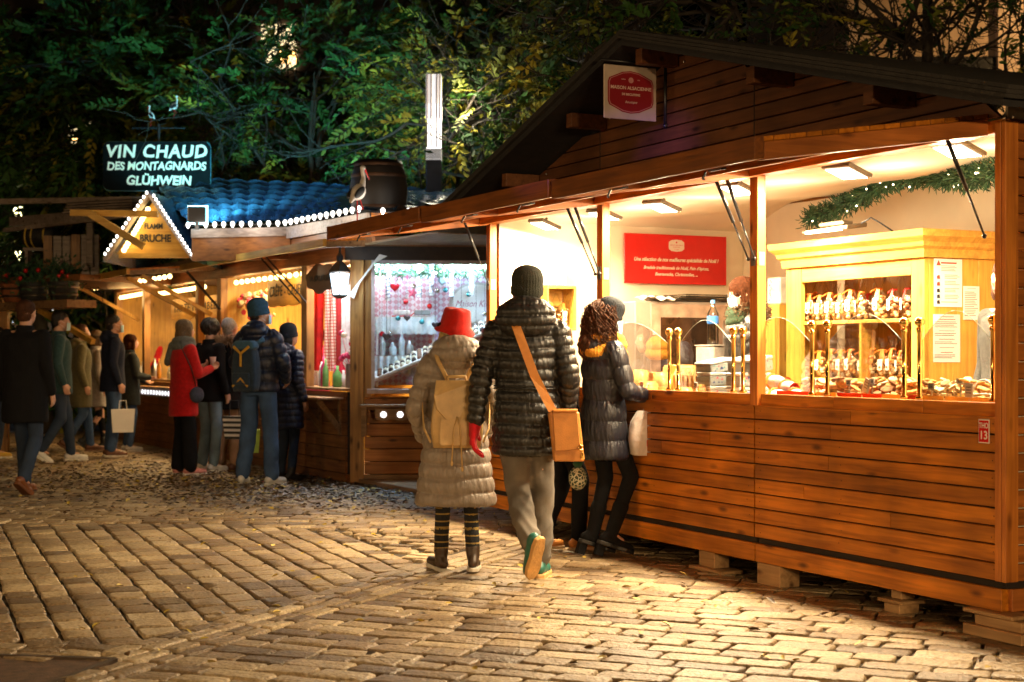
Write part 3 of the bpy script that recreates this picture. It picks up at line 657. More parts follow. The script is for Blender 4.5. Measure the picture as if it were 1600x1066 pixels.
for (x, sgn) in ((HX0+.06, -1), (HX1, 1)): rg.append([(x+sgn*(-d), HY0+d, z) for d, z in prof])
rg.append([(HX1-d, HY0+1.35, z) for d, z in prof])
mb.loft(rg, closed=True); mb.box(HX0+.05, HX1, HY0, HY0+1.35, 2.045, 2.058); mb.build('cornice', M['yelx'], hu)
# lamp lying on the cornice
lf = thing('work_light', 'flat bronze LED work light lying on top of the pine cabinet', 'lamp', SR, (-.42, HY0-.10, 2.10))
mb = MB(); mb.hexa([(-.26, -.03, 0), (.20, -.03, .0), (.20, .13, .02), (-.26, .13, .02), (-.26, -.03, .018), (.20, -.03, .028), (.20, .13, .05), (-.26, .13, .04)]); mb.box(-.15, .1, .02, .10, .04, .065)
mb.build('housing', MATS['bronze_housing'], lf, bevel=.006)
mb = MB(); mb.box(-.2, .16, -.045, -.032, -.004, .014); mb.build('lamp_panel', M['ledw'], lf)
mb = MB(); mb.tube([(.2, .08, .04), (.27, .1, .07), (.33, .13, .03), (.38, .2, -.03)], .005, 6); mb.build('cable', M['black'], lf, smooth=True)
lamp('AREA', 'work_light_beam', SR.w(-.42, HY0-.24, 2.16), 22, (1, .82, .5), SR.w(-.42, HY0+.05, 1.6), .3, .05)
# biscuit bags
cook = [mat('biscuit_golden', (.62, .33, .10), .8, var=.35, scale=50), mat('biscuit_brown', (.30, .13, .045), .8, var=.3, scale=50), mat('biscuit_sugared', (.68, .50, .28), .7, var=.2, scale=60)]
rib = [mat('orange_ribbon', (.85, .22, .03), .45), mat('red_ribbon', (.75, .03, .02), .45)]
def bag_proto(ri, ck, label, group, grp_shape=0):
    b = thing('biscuit_bag', label, 'biscuit bag', SR, (0, 0, -5), group=group); r_ = random.Random(ri*7+ck)
    mb = MB()
    for k in range(26): mb.ell((r_.uniform(-.03, .03), r_.uniform(-.02, .02), .015+.112*k/26), (r_.uniform(.012, .018), r_.uniform(.012, .017), r_.uniform(.008, .014)), 8, 5, mi=r_.choice([0, 0, 1, 2]))
    mb.build('biscuits', [cook[ck], cook[(ck+1) % 3], cook[2]], b, smooth=True)
    prof = [(.046, 0), (.050, .03), (.050, .09), (.044, .125), (.022, .155), (.012, .170), (.020, .19), (.036, .225), (.042, .24)]
    mb = MB(); mb.lathe(prof, (0, 0, 0), 22, rib=.10, nrib=7, sy=.72, capt=False); mb.build('cellophane_wrap', M['film'], b, smooth=True)
    mb = MB(); mb.tube([(.014*math.cos(a), .012*math.sin(a), .168) for a in np.linspace(0, 6.28, 12)], .006, 6)
    mb.hexa([(-.010, -.016, .165), (.014, -.016, .165), (.022, -.036, .10), (-.012, -.036, .10), (-.010, -.012, .168), (.014, -.012, .168), (.022, -.033, .10), (-.012, -.033, .10)])
    mb.hexa([(-.012, -.014, .168), (-.006, -.014, .176), (-.05, -.016, .155), (-.052, -.016, .147), (-.012, -.010, .168), (-.006, -.010, .176), (-.05, -.012, .155), (-.052, -.012, .147)])
    mb.build('ribbon', rib[ri], b)
    mb = MB(); mb.prism([(-.018, 0), (.014, 0), (.010, -.062), (-.005, -.068), (-.020, -.060)], (.004, -.045, .115), (1, 0, .12), (0, -.05, 1), .0015); t_ = mb.build('tag', M['paper'], b)
    mb = MB(); mb.prism([(.007*math.cos(a*math.pi/5), .007*math.sin(a*math.pi/5)) for a in range(10)], (0, -.0475, .068), (1, 0, .12), (0, -.05, 1), .001); mb.build('tag_seal', rib[0], t_)
    return b
def bag_row(proto, pxs, y, z, base, label, group):
    for k, p in enumerate(pxs):
        x = SR.hy(p, 480, y)[0]; o = proto if k == 0 and proto.location.z < -1 else dup(proto)
        put(o, SR, (x, y, z), br.uniform(-.5, .5)); s_ = br.uniform(.92, 1.08)*base; o.scale = (s_, s_, s_); o['label'] = label; o['group'] = group
pa = bag_proto(0, 2, 'x', 'x'); pb = bag_proto(0, 0, 'x', 'x'); pc = bag_proto(1, 1, 'x', 'x')
bag_row(pa, (1266, 1282, 1298, 1315, 1331, 1347), HY0+.10, 1.547, 1.06, 'bag of pale biscuits with orange ribbon, front row of the upper cabinet shelf', 'pale biscuit bags on the upper cabinet shelf')
bag_row(pb, (1275, 1306, 1340), HY0+.22, 1.547, 1.1, 'cellophane bag of biscuits in the back row of the upper shelf', 'back row biscuit bags on the upper shelf')
bag_row(pb, (1374,), HY0+.11, 1.547, 1.15, 'largest golden biscuit bag with orange ribbon on the upper shelf', 'single golden bag')
bag_row(pc, (1359,), HY0+.2, 1.547, 1.0, 'small dark biscuit bag behind the golden one on the upper shelf', 'single dark bag')
bag_row(pc, (1398, 1419), HY0+.12, 1.547, 1.08, 'bag of dark biscuits with red ribbon at the end of the upper shelf', 'red ribboned bags on the upper shelf')
bag_row(pb, (1254, 1282), HY0+.12, 1.177, 1.08, 'golden biscuit bag with orange ribbon in the narrow lower compartment', 'golden bags in the lower left compartment')
bag_row(pa, (1301, 1316, 1331), HY0+.14, 1.177, 1.05, 'bag of pale sugared biscuits in the narrow lower compartment', 'pale bags in the lower left compartment')
bag_row(pb, (1348, 1364, 1380, 1396, 1410), HY0+.11, 1.177, 1.06, 'golden biscuit bag with orange ribbon in the wide lower compartment', 'golden bags in the lower right compartment')
for p in (pa, pb, pc): assert p.location.z > 0
# trays and loose biscuits
def disc(name, r, h, m, kindn):
    mb = MB()
    if kindn == 0: mb.lathe([(r*.75, 0), (r, h*.35), (r*.95, h*.8), (r*.6, h)], n=14)
    elif kindn == 1: mb.lathe([(r*.8, 0), (r, h*.4), (r*.85, h)], n=10, sx=1.4, sy=.75)
    else:
        n = 10; mb.prism([(r*(1 if i % 2 else .62)*math.cos(i*math.pi/n*2), r*(1 if i % 2 else .62)*math.sin(i*math.pi/n*2)) for i in range(n)], (0, 0, 0), (1, 0, 0), (0, 1, 0), h)
    return mb.mesh(name, m, smooth=(kindn < 2))
cm = [disc('biscuit', .030, .012, cook[0], 0), disc('biscuit', .026, .012, cook[0], 1), disc('biscuit', .03, .012, cook[1], 0), disc('biscuit', .03, .011, cook[2], 2), disc('biscuit', .026, .013, cook[2], 0)]
trayc = [M['red'], mat('gold_tray', (.70, .50, .16), .3, .5)]
def tray(x0, x1, ci, kinds, n, look, place):
    t = thing('biscuit_tray', f'{"red" if ci == 0 else "gold"} tray {place}', 'tray', SR, ((x0+x1)/2, .22, ZC)); hw = (x1-x0)/2-.006
    mb = MB(); mb.box(-hw, hw, -.13, .15, 0, .01); mb.build('tray_bottom', trayc[ci], t)
    mb = MB(); mb.hexa([(-hw, -.13, .01), (hw, -.13, .01), (hw, -.125, .01), (-hw, -.125, .01), (-hw, -.145, .075), (hw, -.145, .075), (hw, -.14, .075), (-hw, -.14, .075)]); mb.build('tray_front', trayc[ci], t)
    for k in range(n):
        f = k/n; R_ = 1-f*.45; o = bpy.data.objects.new('biscuit', cm[br.choice(kinds)]); col.objects.link(o)
        o.location = SR.w((x0+x1)/2+br.uniform(-hw+.02, hw-.02)*R_**.3, .22+br.uniform(-.11, .13)*R_, ZC+.022+f*.125)
        o.rotation_euler = (br.uniform(-.6, .6), br.uniform(-.6, .6), br.uniform(0, 6)); o.scale = (br.uniform(.85, 1.15),)*3
        tag(o, look + ' ' + place, 'biscuit', 'loose biscuits '+place)
tx = [SR.hy(p, 620, .09)[0] for p in (1215, 1277, 1310, 1345, 1380, 1414, 1442, 1478, 1552)]
tray(tx[0], tx[1], 0, (2, 4), 38, 'dark gingerbread biscuit', 'beside the wrapped stollen')
tray(tx[1], tx[2], 1, (0, 1, 2), 42, 'golden brown shortbread biscuit', 'behind the first pair of brass posts of the cabinet hatch')
tray(tx[2], tx[4], 0, (0, 4, 2), 56, 'round mixed biscuit', 'in the middle of the big hatch behind a price card')
tray(tx[4], tx[5], 1, (1, 1, 0), 42, 'oval golden biscuit', 'between the leaning price card and the second pair of brass posts')
tray(tx[5], tx[6], 0, (1, 4), 30, 'pale small biscuit', 'between the two posts of the second brass pair')
tray(tx[6], tx[7], 1, (3, 4, 2), 40, 'star shaped sugared biscuit', 'just past the last brass post under the white notices')
tray(tx[7], tx[8], 1, (1, 0), 46, 'golden biscuit', 'next to the clear basket at the hatch end')
def card(px_, py_, y, w_, h_, label, tilt=0):
    x, z = SR.hy(px_, py_, y); c = thing('price_card', label, 'price card', SR, (x, y, ZC))
    mb = MB(); mb.box(-w_/2, w_/2, -.002, .002, z-ZC-h_/2, z-ZC+h_/2); a = mb.build('card', M['paper'], c); a.rotation_euler = (0, tilt, 0)
    mb = MB(); mb.box(-.004, .004, .002, .006, 0, z-ZC); mb.build('card_stick', M['steel'], c)
    mb = MB()
    for k in range(3): mb.box(-w_*.33, w_*.3, -.0032, -.002, z-ZC+h_*(.22-.2*k)-.002, z-ZC+h_*(.22-.2*k)+.002)
    b = mb.build('card_text', M['black'], c); b.rotation_euler = (0, tilt, 0)
for a in ((1346, 600, .075, .05, .075, 'white leaning price card in front of the round mixed biscuits', .35), (1326, 598, .08, .04, .03, 'small white price tag between gold and red trays', 0), (1362, 596, .08, .04, .03, 'small white price tag just right of the leaning card', 0),
          (1455, 604, .08, .045, .035, 'small price tag beside the last brass post', 0), (1514, 610, .075, .055, .07, 'white price card in front of the clear basket at the right', 0),
          (1057, 604, .075, .035, .06, 'price card in front of the loaf cakes', .3), (1083, 604, .075, .035, .065, 'leaning white price card under the sliced brioches', .3), (1003, 606, .08, .035, .05, 'price card beside the navy coat woman', 0),
          (1272, 597, .08, .03, .03, 'tiny price tag on the gingerbread tray', 0), (1500, 596, .15, .05, .03, 'white tag stuck in the star biscuits', 0)): card(*a)
x = SR.hy(1537, 600, .16)[0]
bk = thing('basket', 'clear plastic basket at the right end of the hatch', 'basket', SR, (x, .16, ZC))
mb = MB(); mb.lathe([(.055, .003), (.07, .09)], n=20, capt=False, sy=.8); mb.build('basket_wall', glass('clear_plastic', (.85, .85, .95), .3, .1), bk, smooth=True)
mb = MB(); mb.tube([(.07*math.cos(a), .056*math.sin(a), .09) for a in np.linspace(0, 6.28, 20)], .004, 6); mb.tube([(.07*math.cos(a), 0, .09+.07*math.sin(a)) for a in np.linspace(0, 3.14, 12)], .003, 6); mb.build('basket_rim', M['white'], bk, smooth=True)
# wrapped stollen at left of the big hatch
stm = mat('printed_wrapper', (.80, .76, .72), .3, var=.15, coat=.5)
for k, (px_, y, z, lb) in enumerate([(1216, .14, .04, 'front'), (1232, .2, .09, 'topmost'), (1212, .26, .12, 'rear'), (1245, .15, .045, 'right hand')]):
    x = SR.hy(px_, 600, y)[0]; s = thing('wrapped_stollen', f'{lb} white and red wrapped stollen in the heap beside the pine hatch post', 'stollen', SR, (x, y, ZC+z), br.uniform(-.4, .4))
    mb = MB(); mb.ell((0, 0, 0), (.085, .045, .04), 16, 10); mb.build('wrapped_loaf', stm, s, smooth=True)
    mb = MB(); mb.lathe([(.01, .075), (.03, .11)], ax=(1, 0, 0), n=10, capt=False); mb.lathe([(.01, .075), (.03, .11)], ax=(-1, 0, 0), n=10, capt=False); mb.build('wrapper_end', rib[1], s)
    mb = MB(); mb.tube([(-.03, .047*math.cos(a), .042*math.sin(a)) for a in np.linspace(0, 6.28, 14)], .006, 6, flat=1.5); mb.build('wrapper_band', rib[0], s)
# loaf cakes, sliced brioches, left hatch
loafm = mat('golden_loaf', (.62, .30, .07), .6, var=.35, scale=25, coat=.3)
def loaf(px_, py_, y, w_, h_, d_, label, z=None, m=loafm):
    x, zz = SR.hy(px_, py_, y); z = ZC if z is None else z; s = thing('loaf_cake', label, 'cake', SR, (x, y, z), br.uniform(-.12, .12))
    mb = MB(); mb.box(-w_/2, w_/2, -d_/2, d_/2, 0, h_); mb.build('cake', m, s, bevel=.012, seg=2, smooth=True)
    mb = MB(); mb.box(-w_*.18, w_*.18, -d_/2-.003, d_/2+.003, -.0, h_+.003); mb.build('paper_band', mat('amber_band', (.8, .42, .08), .4), s, bevel=.002)
loaf(1012, 595, .18, .12, .10, .1, 'small golden loaf nearest the navy coat woman'); loaf(1030, 570, .3, .18, .16, .12, 'tall golden loaf behind the first brass pair')
loaf(1068, 600, .15, .14, .07, .08, 'low golden loaf under the sliced brioches'); loaf(1065, 555, .42, .3, .21, .12, 'long golden loaf lying at the back above the brioches')
loaf(1097, 603, .12, .05, .09, .05, 'narrow brown loaf beside the grey tins', m=cook[1])
loaf(993, 560, .5, .26, .17, .1, 'golden loaf crate at the far back left of the cakes')
for k in range(6):
    x = SR.hy(1068+7*k, 570, .26)[0]; s = thing('brioche_slice', 'cream coated upright brioche slice in the row behind the low loaf', 'brioche', SR, (x, .24, ZC+.065), .15, group='brioche slices in a row')
    mb = MB(); mb.prism([(-.05, 0), (.05, 0), (.055, .08), (.03, .125), (-.03, .125), (-.055, .08)], (-.008, 0, 0), (0, 1, 0), (0, 0, 1), .016); mb.build('slice', cook[2], s, bevel=.004, smooth=False)
    mb = MB(); mb.prism([(-.053, .0), (-.05, 0), (-.055, .08), (-.03, .125), (.03, .125), (.055, .08), (.05, 0), (.053, 0), (.06, .083), (.032, .131), (-.032, .131), (-.06, .083)], (-.009, 0, 0), (0, 1, 0), (0, 0, 1), .018); mb.build('crust', cook[0], s)
# pastel tins stacked
tinm = mat('pale_blue_tin', (.42, .46, .46), .35, .2, var=.08); deco = [mat('teal_print', (.05, .35, .38), .5, var=0), mat('rose_print', (.65, .15, .2), .5, var=0), mat('ink_print', (.05, .08, .25), .5, var=0)]
def tin(x, y, z, w_, d_, h_, label, rz=0, tip=0):
    s = thing('biscuit_tin', label, 'tin', SR, (x, y, z), rz)
    mb = MB(); mb.box(-w_/2, w_/2, -d_/2, d_/2, 0, h_*.74); a = mb.build('tin_body', tinm, s, bevel=.006); mb = MB(); mb.box(-w_/2-.003, w_/2+.003, -d_/2-.003, d_/2+.003, h_*.75, h_); b = mb.build('lid', mat('white_tin_lid', (.72, .73, .70), .35, .1), s, bevel=.006)
    r_ = random.Random(int(x*100)); mb = MB()
    for k in range(9):
        u, v = r_.uniform(-d_*.4, d_*.4), r_.uniform(.01, h_*.66); e = r_.uniform(.006, .012)
        mb.prism([(-e, 0), (e, 0), (0, e*1.5)], (w_/2+.0008, u, v), (0, 1, 0), (0, 0, 1), .0006, mi=k % 3)
    mb.build('triangle_print', deco, s)
    if tip: s.rotation_euler[0] = tip
x0 = SR.hy(1130, 600, .25)[0]; x1 = SR.hy(1160, 600, .25)[0]
tin(x0-.06, .25, ZC, .16, .22, .085, 'bottom left pale tin in the stack behind the brass pair'); tin(x0-.06, .25, ZC+.087, .16, .22, .085, 'upper left pale tin in the stack behind the brass pair')
tin(x1+.06, .25, ZC, .16, .22, .085, 'bottom right pale tin with triangle print beside the pine hatch post'); tin(x1+.06, .25, ZC+.087, .16, .22, .085, 'upper right pale tin with triangle print beside the pine hatch post')
tin(x0-.07, .25, ZC+.176, .18, .2, .075, 'open white lidded tin tilted on the left of the tin stack', tip=R(10)); tin(x1+.06, .27, ZC+.176, .2, .2, .09, 'white triangle printed tin on top right of the tin stack', rz=.3, tip=R(8))
tin(SR.hy(1222, 580, .5)[0], .5, ZC, .18, .12, .10, 'white printed tin behind the wrapped stollen')
# oven with trays, towel, bottle
ov = thing('oven', 'steel bake-off oven with dark window behind the cakes', 'oven', SR, (-2.9, 0, 0))
mb = MB(); mb.box(-.5, 0, .90, 1.98, 1.10, 1.745); mb.build('oven_body', M['steelp'], ov, bevel=.01)
mb = MB(); mb.box(.0, .022, 1.03, 1.72, 1.13, 1.725); d_ = mb.build('door', mat('warm_steel_door', (.50, .36, .28), .35, .5), ov, bevel=.006)
mb = MB(); mb.box(.0225, .028, 1.12, 1.63, 1.20, 1.62); mb.build('oven_window', mat('dark_oven_glass', (.035, .016, .008), .05, var=.6, scale=9), d_)
mb = MB(); mb.tube([(.05, 1.69, 1.2), (.05, 1.69, 1.6)], .010, 8); mb.build('door_handle', M['steel'], d_, smooth=True)
mb = MB(); mb.box(0, .006, 1.80, 1.93, 1.2, 1.68); cp = mb.build('control_panel', M['dark'], ov)
mb = MB(); mb.box(.0062, .009, 1.81, 1.92, 1.62, 1.665); mb.box(.0062, .009, 1.815, 1.915, 1.20, 1.23); mb.build('red_display', emis('red_display', (1, .08, .03), 1.2), cp)
mb = MB(); mb.box(.0062, .009, 1.82, 1.91, 1.54, 1.60); mb.build('panel_label', M['paper'], cp)
tb = thing('oven_table', 'dark table carrying the steel oven', 'table', SR, (-2.9, 0, 0))
mb = MB(); mb.box(-.55, .03, .85, 2.05, 1.05, 1.095); mb.build('table_top', M['oldx'], tb)
for x, y in ((-.5, .9), (0, .9), (-.5, 2.0), (0, 2.0)): mb = MB(); mb.box(x-.02, x+.02, y-.02, y+.02, .235, 1.05); mb.build('leg', M['oldz'], tb)
for k in range(3):
    s = thing('baking_tray', ['lowest', 'middle', 'topmost'][k]+' dark baking tray in the stack on the oven', 'baking tray', SR, (-3.15+.02*k, 1.58+.02*k, 1.748+.02*k), .03*k)
    mb = MB(); mb.box(-.2, .2, -.27, .27, 0, .006); mb.build('tray_floor', M['dark'], s); mb = MB(); mb.tube([(-.21, -.28, .014), (.21, -.28, .014), (.21, .28, .014), (-.21, .28, .014), (-.21, -.28, .014)], .006, 6); mb.build('tray_rim', mat('worn_dark_steel', (.12, .09, .06), .4, .7), s)
s = thing('towel', 'folded white towel on the left of the oven top', 'towel', SR, (-3.0, 1.13, 1.75))
mb = MB(); mb.grid(lambda a, b: (-.12+.28*a, -.12+.26*b, .018+.012*math.sin(a*9+b*4)+.01*math.sin(b*14)), 20, 20); mb.tube([(.02*math.sin(t*9), -.12+.26*t, .02+.008*math.sin(t*20)) for t in np.linspace(0, 1, 16)], .018, 8); mb.build('towel_cloth', mat('terry_cloth', (.8, .74, .66), .95, bump=.8, bscale=150), s, smooth=True)
x, z = SR.hy(1114, 500, .95)
bt = thing('water_bottle', 'clear plastic water bottle with blue label standing near the seller', 'bottle', SR, (x, .95, 1.40))
mb = MB(); mb.lathe([(.030, 0), (.042, .01), (.042, .06), (.038, .07), (.042, .08), (.042, .13), (.038, .14), (.042, .15), (.042, .22), (.016, .27), (.014, .30)], n=20); mb.build('bottle_body', glass('pet_plastic', (.96, .98, .98), .25, .05), bt, smooth=True)
mb = MB(); mb.lathe([(.043, .15), (.043, .205)], n=20, capb=False, capt=False); mb.build('label_band', mat('blue_label', (.05, .2, .6), .4), bt, smooth=True); mb = MB(); mb.lathe([(.017, .295), (.017, .32)], n=14); mb.build('bottle_cap', mat('blue_cap', (.1, .3, .7), .4), bt)
bx = thing('storage_box', 'pale storage box under the water bottle', 'box', SR, (x, .98, 1.0)); mb = MB(); mb.box(-.12, .12, -.1, .1, .0, .39); mb.build('box_body', mat('grey_crate', (.55, .5, .45), .6), bx, bevel=.008); mb = MB(); mb.box(-.125, .125, -.105, .105, .392, .399); mb.build('lid', M['white'], bx)
# red banner on the side curtain
bn = thing('banner_sign', 'glossy red banner board with cream script hung on the cloth wall behind the oven', 'sign', SR, (-3.5, 0, 0))
ya, _ = SR.hx(976, 400, -3.5); yb, _ = SR.hx(1135, 400, -3.5); zt_, zb_ = 2.325, 1.915; ym = (ya+yb)/2
mb = MB(); mb.box(-.012, 0, ya, yb, zb_, zt_); mb.build('board', M['red'], bn, bevel=.002)
U = (0, 1, 0); crm = mat('cream_script', (.85, .72, .55), .4, var=0)
text('Une sélection de nos meilleures spécialités de Noël !', .043, crm, bn, U=U, o=(.001, ym, 2.115), th=.001, shear=.35, bold=.0012, fit=(yb-ya)*.83)
text('Bredele traditionnels de Noël, Pain d\u2019épices,', .037, crm, bn, U=U, o=(.001, ym, 2.048), th=.001, shear=.35, bold=.001, fit=(yb-ya)*.64)
text('Beerawecka, Christstollen, ...', .037, crm, bn, U=U, o=(.001, ym, 1.995), th=.001, shear=.35, bold=.001, fit=(yb-ya)*.42)
hexp = [(-.075, 0), (-.075, .028), (-.05, .045), (0, .05), (.05, .045), (.075, .028), (.075, -.028), (.05, -.045), (0, -.05), (-.05, -.045), (-.075, -.028)]
mb = MB(); mb.prism(hexp, (.001, ym, 2.235), U, (0, 0, 1), .001); mb.build('crest', mat('pale_crest', (.82, .66, .55), .4, var=0), bn)
text('MAISON ALSACIENNE', .013, M['red'], bn, U=U, o=(.0025, ym, 2.238), th=.0004); text('DE BISCUITERIE', .010, M['red'], bn, U=U, o=(.0025, ym, 2.222), th=.0004); text('boutique', .012, M['red'], bn, U=U, o=(.0025, ym, 2.203), th=.0004, shear=.4)
mb = MB(); mb.prism([(.008*math.cos(a*math.pi/5), .008*math.sin(a*math.pi/5)) for a in range(10)], (.0025, ym, 2.262), U, (0, 0, 1), .0004); mb.build('rosette', M['red'], bn)
# small wall shelf with bag and printed tin on it
yc, _ = SR.hx(862, 450, -3.5)
sh = thing('wall_shelf', 'small open pine box shelf on the left cloth wall of the right chalet', 'shelf', SR, (-3.55, yc, 0))
for nm, a in (('shelf_top', (0, .22, -.13, .13, 1.85, 1.87)), ('shelf_bottom', (0, .22, -.13, .13, 1.52, 1.54)), ('shelf_side', (0, .22, -.13, -.115, 1.541, 1.849)), ('shelf_side', (0, .22, .115, .13, 1.541, 1.849)), ('shelf_back', (0, .012, -.114, .114, 1.541, 1.849))):
    mb = MB(); mb.box(*a); mb.build(nm, M['yely'], sh)
for k, dy in enumerate((-.05, .055)):
    o = dup(pb, SR, (-3.43, yc+dy, 1.542), 1.57, label=['left', 'right'][k]+' biscuit bag inside the small wall shelf beside the beanie', group='bags on the wall shelf', scale=1.15)
s = thing('biscuit_tin', 'white square tin with dark triangle print standing on the wall shelf', 'tin', SR, (-3.44, yc-.03, 1.872))
mb = MB(); mb.box(-.05, .05, -.11, .11, 0, .215); mb.build('tin_body', mat('white_tin_lid', (1, 1, 1)), s, bevel=.01); mb = MB(); r_ = random.Random(4)
for k in range(22): e = r_.uniform(.006, .014); mb.prism([(-e, 0), (e, 0), (0, e*1.5)], (.0505, r_.uniform(-.04, .03), .015+.18*k/22), (0, 1, 0), (0, 0, 1), .0006, mi=k % 3)
mb.build('triangle_print', deco, s)
x, z = SR.hy(1217, 425, 1.6)
s = thing('biscuit_tin', 'pale printed tin on the shelf behind the pine hatch post', 'tin', SR, (x, 1.6, 1.70)); mb = MB(); mb.box(-.08, .08, -.05, .05, 0, .2); mb.build('tin_body', MATS['white_tin_lid'], s, bevel=.01); mb = MB()
for k in range(14): e = r_.uniform(.006, .012); mb.prism([(-e, 0), (e, 0), (0, e*1.5)], (-.03+r_.uniform(-.02, .02), -.0505, .015+.17*k/14), (1, 0, 0), (0, 0, 1), .0006, mi=k % 3)
mb.build('triangle_print', deco, s)
s = thing('side_cupboard', 'low pine cupboard behind the seller holding a printed tin', 'cupboard', SR, (x-.02, 1.6, 0))
mb = MB(); mb.box(-.16, .16, -.1, .15, 1.0, 1.695); mb.build('cupboard_body', M['yelz'], s, bevel=.004); mb = MB(); mb.box(-.13, .13, -.106, -.10, 1.05, 1.6); mb.build('door', M['yelz'], s, bevel=.003)
# notices on the cabinet side
def notice(px0, py0, px1, py1, label, spec):
    xx = HX1+.003; ya, zt_ = SR.hx(px0, py0, xx); yb, zb_ = SR.hx(px1, py1, xx); zb_ = min(zb_, zt_-.1)
    s = thing('notice', label, 'paper notice', SR, (xx, (ya+yb)/2, (zt_+zb_)/2)); w_, h_ = yb-ya, zt_-zb_
    mb = MB(); mb.box(0, .0015, -w_/2, w_/2, -h_/2, h_/2); mb.build('sheet', M['paper'], s)
    mb = MB(); ml = MB(); rr = random.Random(int(px0))
    for (a, b, c, n, mi, cen) in spec:      # top, bottom fraction, left fraction, lines
        for k in range(n):
            z = h_*(.5 - a - (b-a)*(k+.5)/n); t_ = h_*(b-a)/n*.22; L_ = w_*(1-c-.08)*rr.uniform(.7, 1)
            y0 = -L_/2 if cen else w_*(c-.5); mb.box(.0016, .0022, y0, y0+L_, z-t_, z+t_, mi)
    mb.build('printed_text', [mat('grey_print', (.25, .24, .23), .7, var=0), mat('red_print', (.6, .05, .03), .7, var=0)], s)
    return s, w_, h_
s, w_, h_ = notice(1459, 404, 1503, 480, 'tall notice with red heading and small pictograms pinned on the pine side panel', [(.05, .12, .25, 1, 1, 0), (.13, .26, .25, 4, 0, 0), (.32, .42, .38, 3, 0, 0), (.45, .55, .38, 3, 0, 0), (.60, .70, .38, 3, 0, 0), (.74, .84, .38, 3, 0, 0), (.88, .92, .25, 1, 0, 0)])
mb = MB(); mb.prism([(-.018, 0), (.018, 0), (0, .032)], (.0022, -w_*.34, h_*.36), (0, 1, 0), (0, 0, 1), .0006, 0)
for k, z in enumerate((.12, -.02, -.16, -.28, -.40)):
    e = .012; mb.prism([(-e, -e), (e, -e), (e*.6, e), (-e, e*.6)], (.0022, -w_*.34, h_*z), (0, 1, 0), (0, 0, 1), .0006, 0 if k < 2 else 1)
mb.build('pictogram', [MATS['red_print'], M['black']], s)
notice(1458, 491, 1500, 566, 'notice with centred blocks of text below the pictogram sheet', [(.03, .07, .2, 1, 0, 1), (.09, .12, .2, 1, 1, 1), (.14, .28, .05, 4, 0, 0), (.33, .36, .3, 1, 0, 1), (.38, .46, .05, 2, 0, 0), (.5, .54, .2, 1, 0, 1), (.56, .63, .05, 2, 0, 0), (.68, .71, .2, 1, 0, 1), (.78, .81, .3, 1, 1, 1), (.83, .92, .05, 3, 0, 0)])
notice(1505, 447, 1530, 500, 'white table sheet partly hidden by the seller in grey', [(.05, .08, .2, 1, 0, 1), (.15, .9, .08, 14, 0, 0)])
# fir garland
gl = thing('fir_garland', 'dark fir garland with tiny lights draped along the ceiling above the cabinet', 'garland', SR)
path = []
for t in np.linspace(0, 1, 40):
    px_ = 1262+300*t; py_ = 345-58*min(1, t*2.4)**.8 - 22*max(0, t-.35)/.65 + 6*math.sin(t*9); yl = 1.9-.9*t; x, z = SR.hy(px_, py_, yl); path.append(Vector((x, yl, z)))
nd = []; gr = np.random.default_rng(3)
for k in range(5200):
    t = gr.uniform(0, 38.99); i = int(t); p = path[i].lerp(path[i+1], t-i); d = Vector(gr.normal(0, 1, 3)).normalized(); b0 = p+d*gr.uniform(0, .07); e = (d+Vector(gr.normal(0, .4, 3))).normalized()
    nd.append((b0, e))
P_ = np.array([a for a, b in nd]); D_2 = np.array([b for a, b in nd]); sd = np.cross(D_2, gr.normal(0, 1, (len(nd), 3))); sd /= np.linalg.norm(sd, axis=1)[:, None]
kid(None, 'needles', leaves_from('needles', P_, D_2, sd, gr.uniform(.035, .07, len(nd)), [M['green'], mat('fir_needles_light', (.06, .14, .06), .6)], gr.integers(0, 2, len(nd)), .16), gl)
mb = MB(); mb.tube(path, .008, 6); mb.build('garland_wire', M['dark'], gl)
lb = MB().ell((0, 0, 0), (.006,)*3, 8, 6).mesh('tiny_light', M['bulbw'])
for k in range(40): t = gr.uniform(0, 38.9); i = int(t); kid(None, 'tiny_light', lb, gl, tuple(path[i].lerp(path[i+1], t-i)+Vector(gr.normal(0, .045, 3))))
# ------------------------------------------------------------------ left stalls
ls = thing('market_stall', 'long wooden crêpe chalet with strings of amber and white bulbs behind the queue', 'market stall', SL)
KX = -9.5; kr = random.Random(11)
mats_dk = wood('dark_pine_boards', 'x', (.15, .055, .018), (.30, .12, .035))
hd, zs = 2.30, .965
lposts = [(-.0, .10), (-1.22, .16), (-4.22, .16), (-5.15, .12), (-7.8, .12), (-9.42, .16)]
mb = MB(); boards(mb, KX, -.07, .10, zs-.02, .13, 0, .024, splits=(-1.22, -4.22, -5.15, -7.8), rnd=kr); mb.build('board_wall', mats_dk, ls)
mb = MB(); mb.box(KX, -.02, .0005, .03, .099, zs-.02); mb.build('backing_board', MATS['black_gap'], ls)
mb = MB(); mb.box(KX, -.06, -.02, .03, .02, .098); mb.build('base_beam', mats_dk, ls)
mb = MB(); mb.box(KX, -.04, -.05, .35, zs-.01, zs+.02); mb.build('counter_board', M['oldx'], ls, bevel=.004)
for x, w_ in lposts[1:]:
    mb = MB(); mb.box(x-w_/2, x+w_/2, -.04, .05, zs+.021, hd); mb.build('post', M['oldz'], ls, bevel=.004)
mb = MB(); mb.box(KX, -.02, -.05, .06, hd, hd+.16); mb.build('head_beam', mats_dk, ls, bevel=.004)
mb = MB(); mb.box(KX, -.04, -.02, .04, hd+.162, 2.62); mb.build('upper_wall', mats_dk, ls)
mb = MB(); mb.box(KX, 2.2, 2.1, 2.14, .1, 2.62); mb.build('back_wall', M['yelx'], ls)
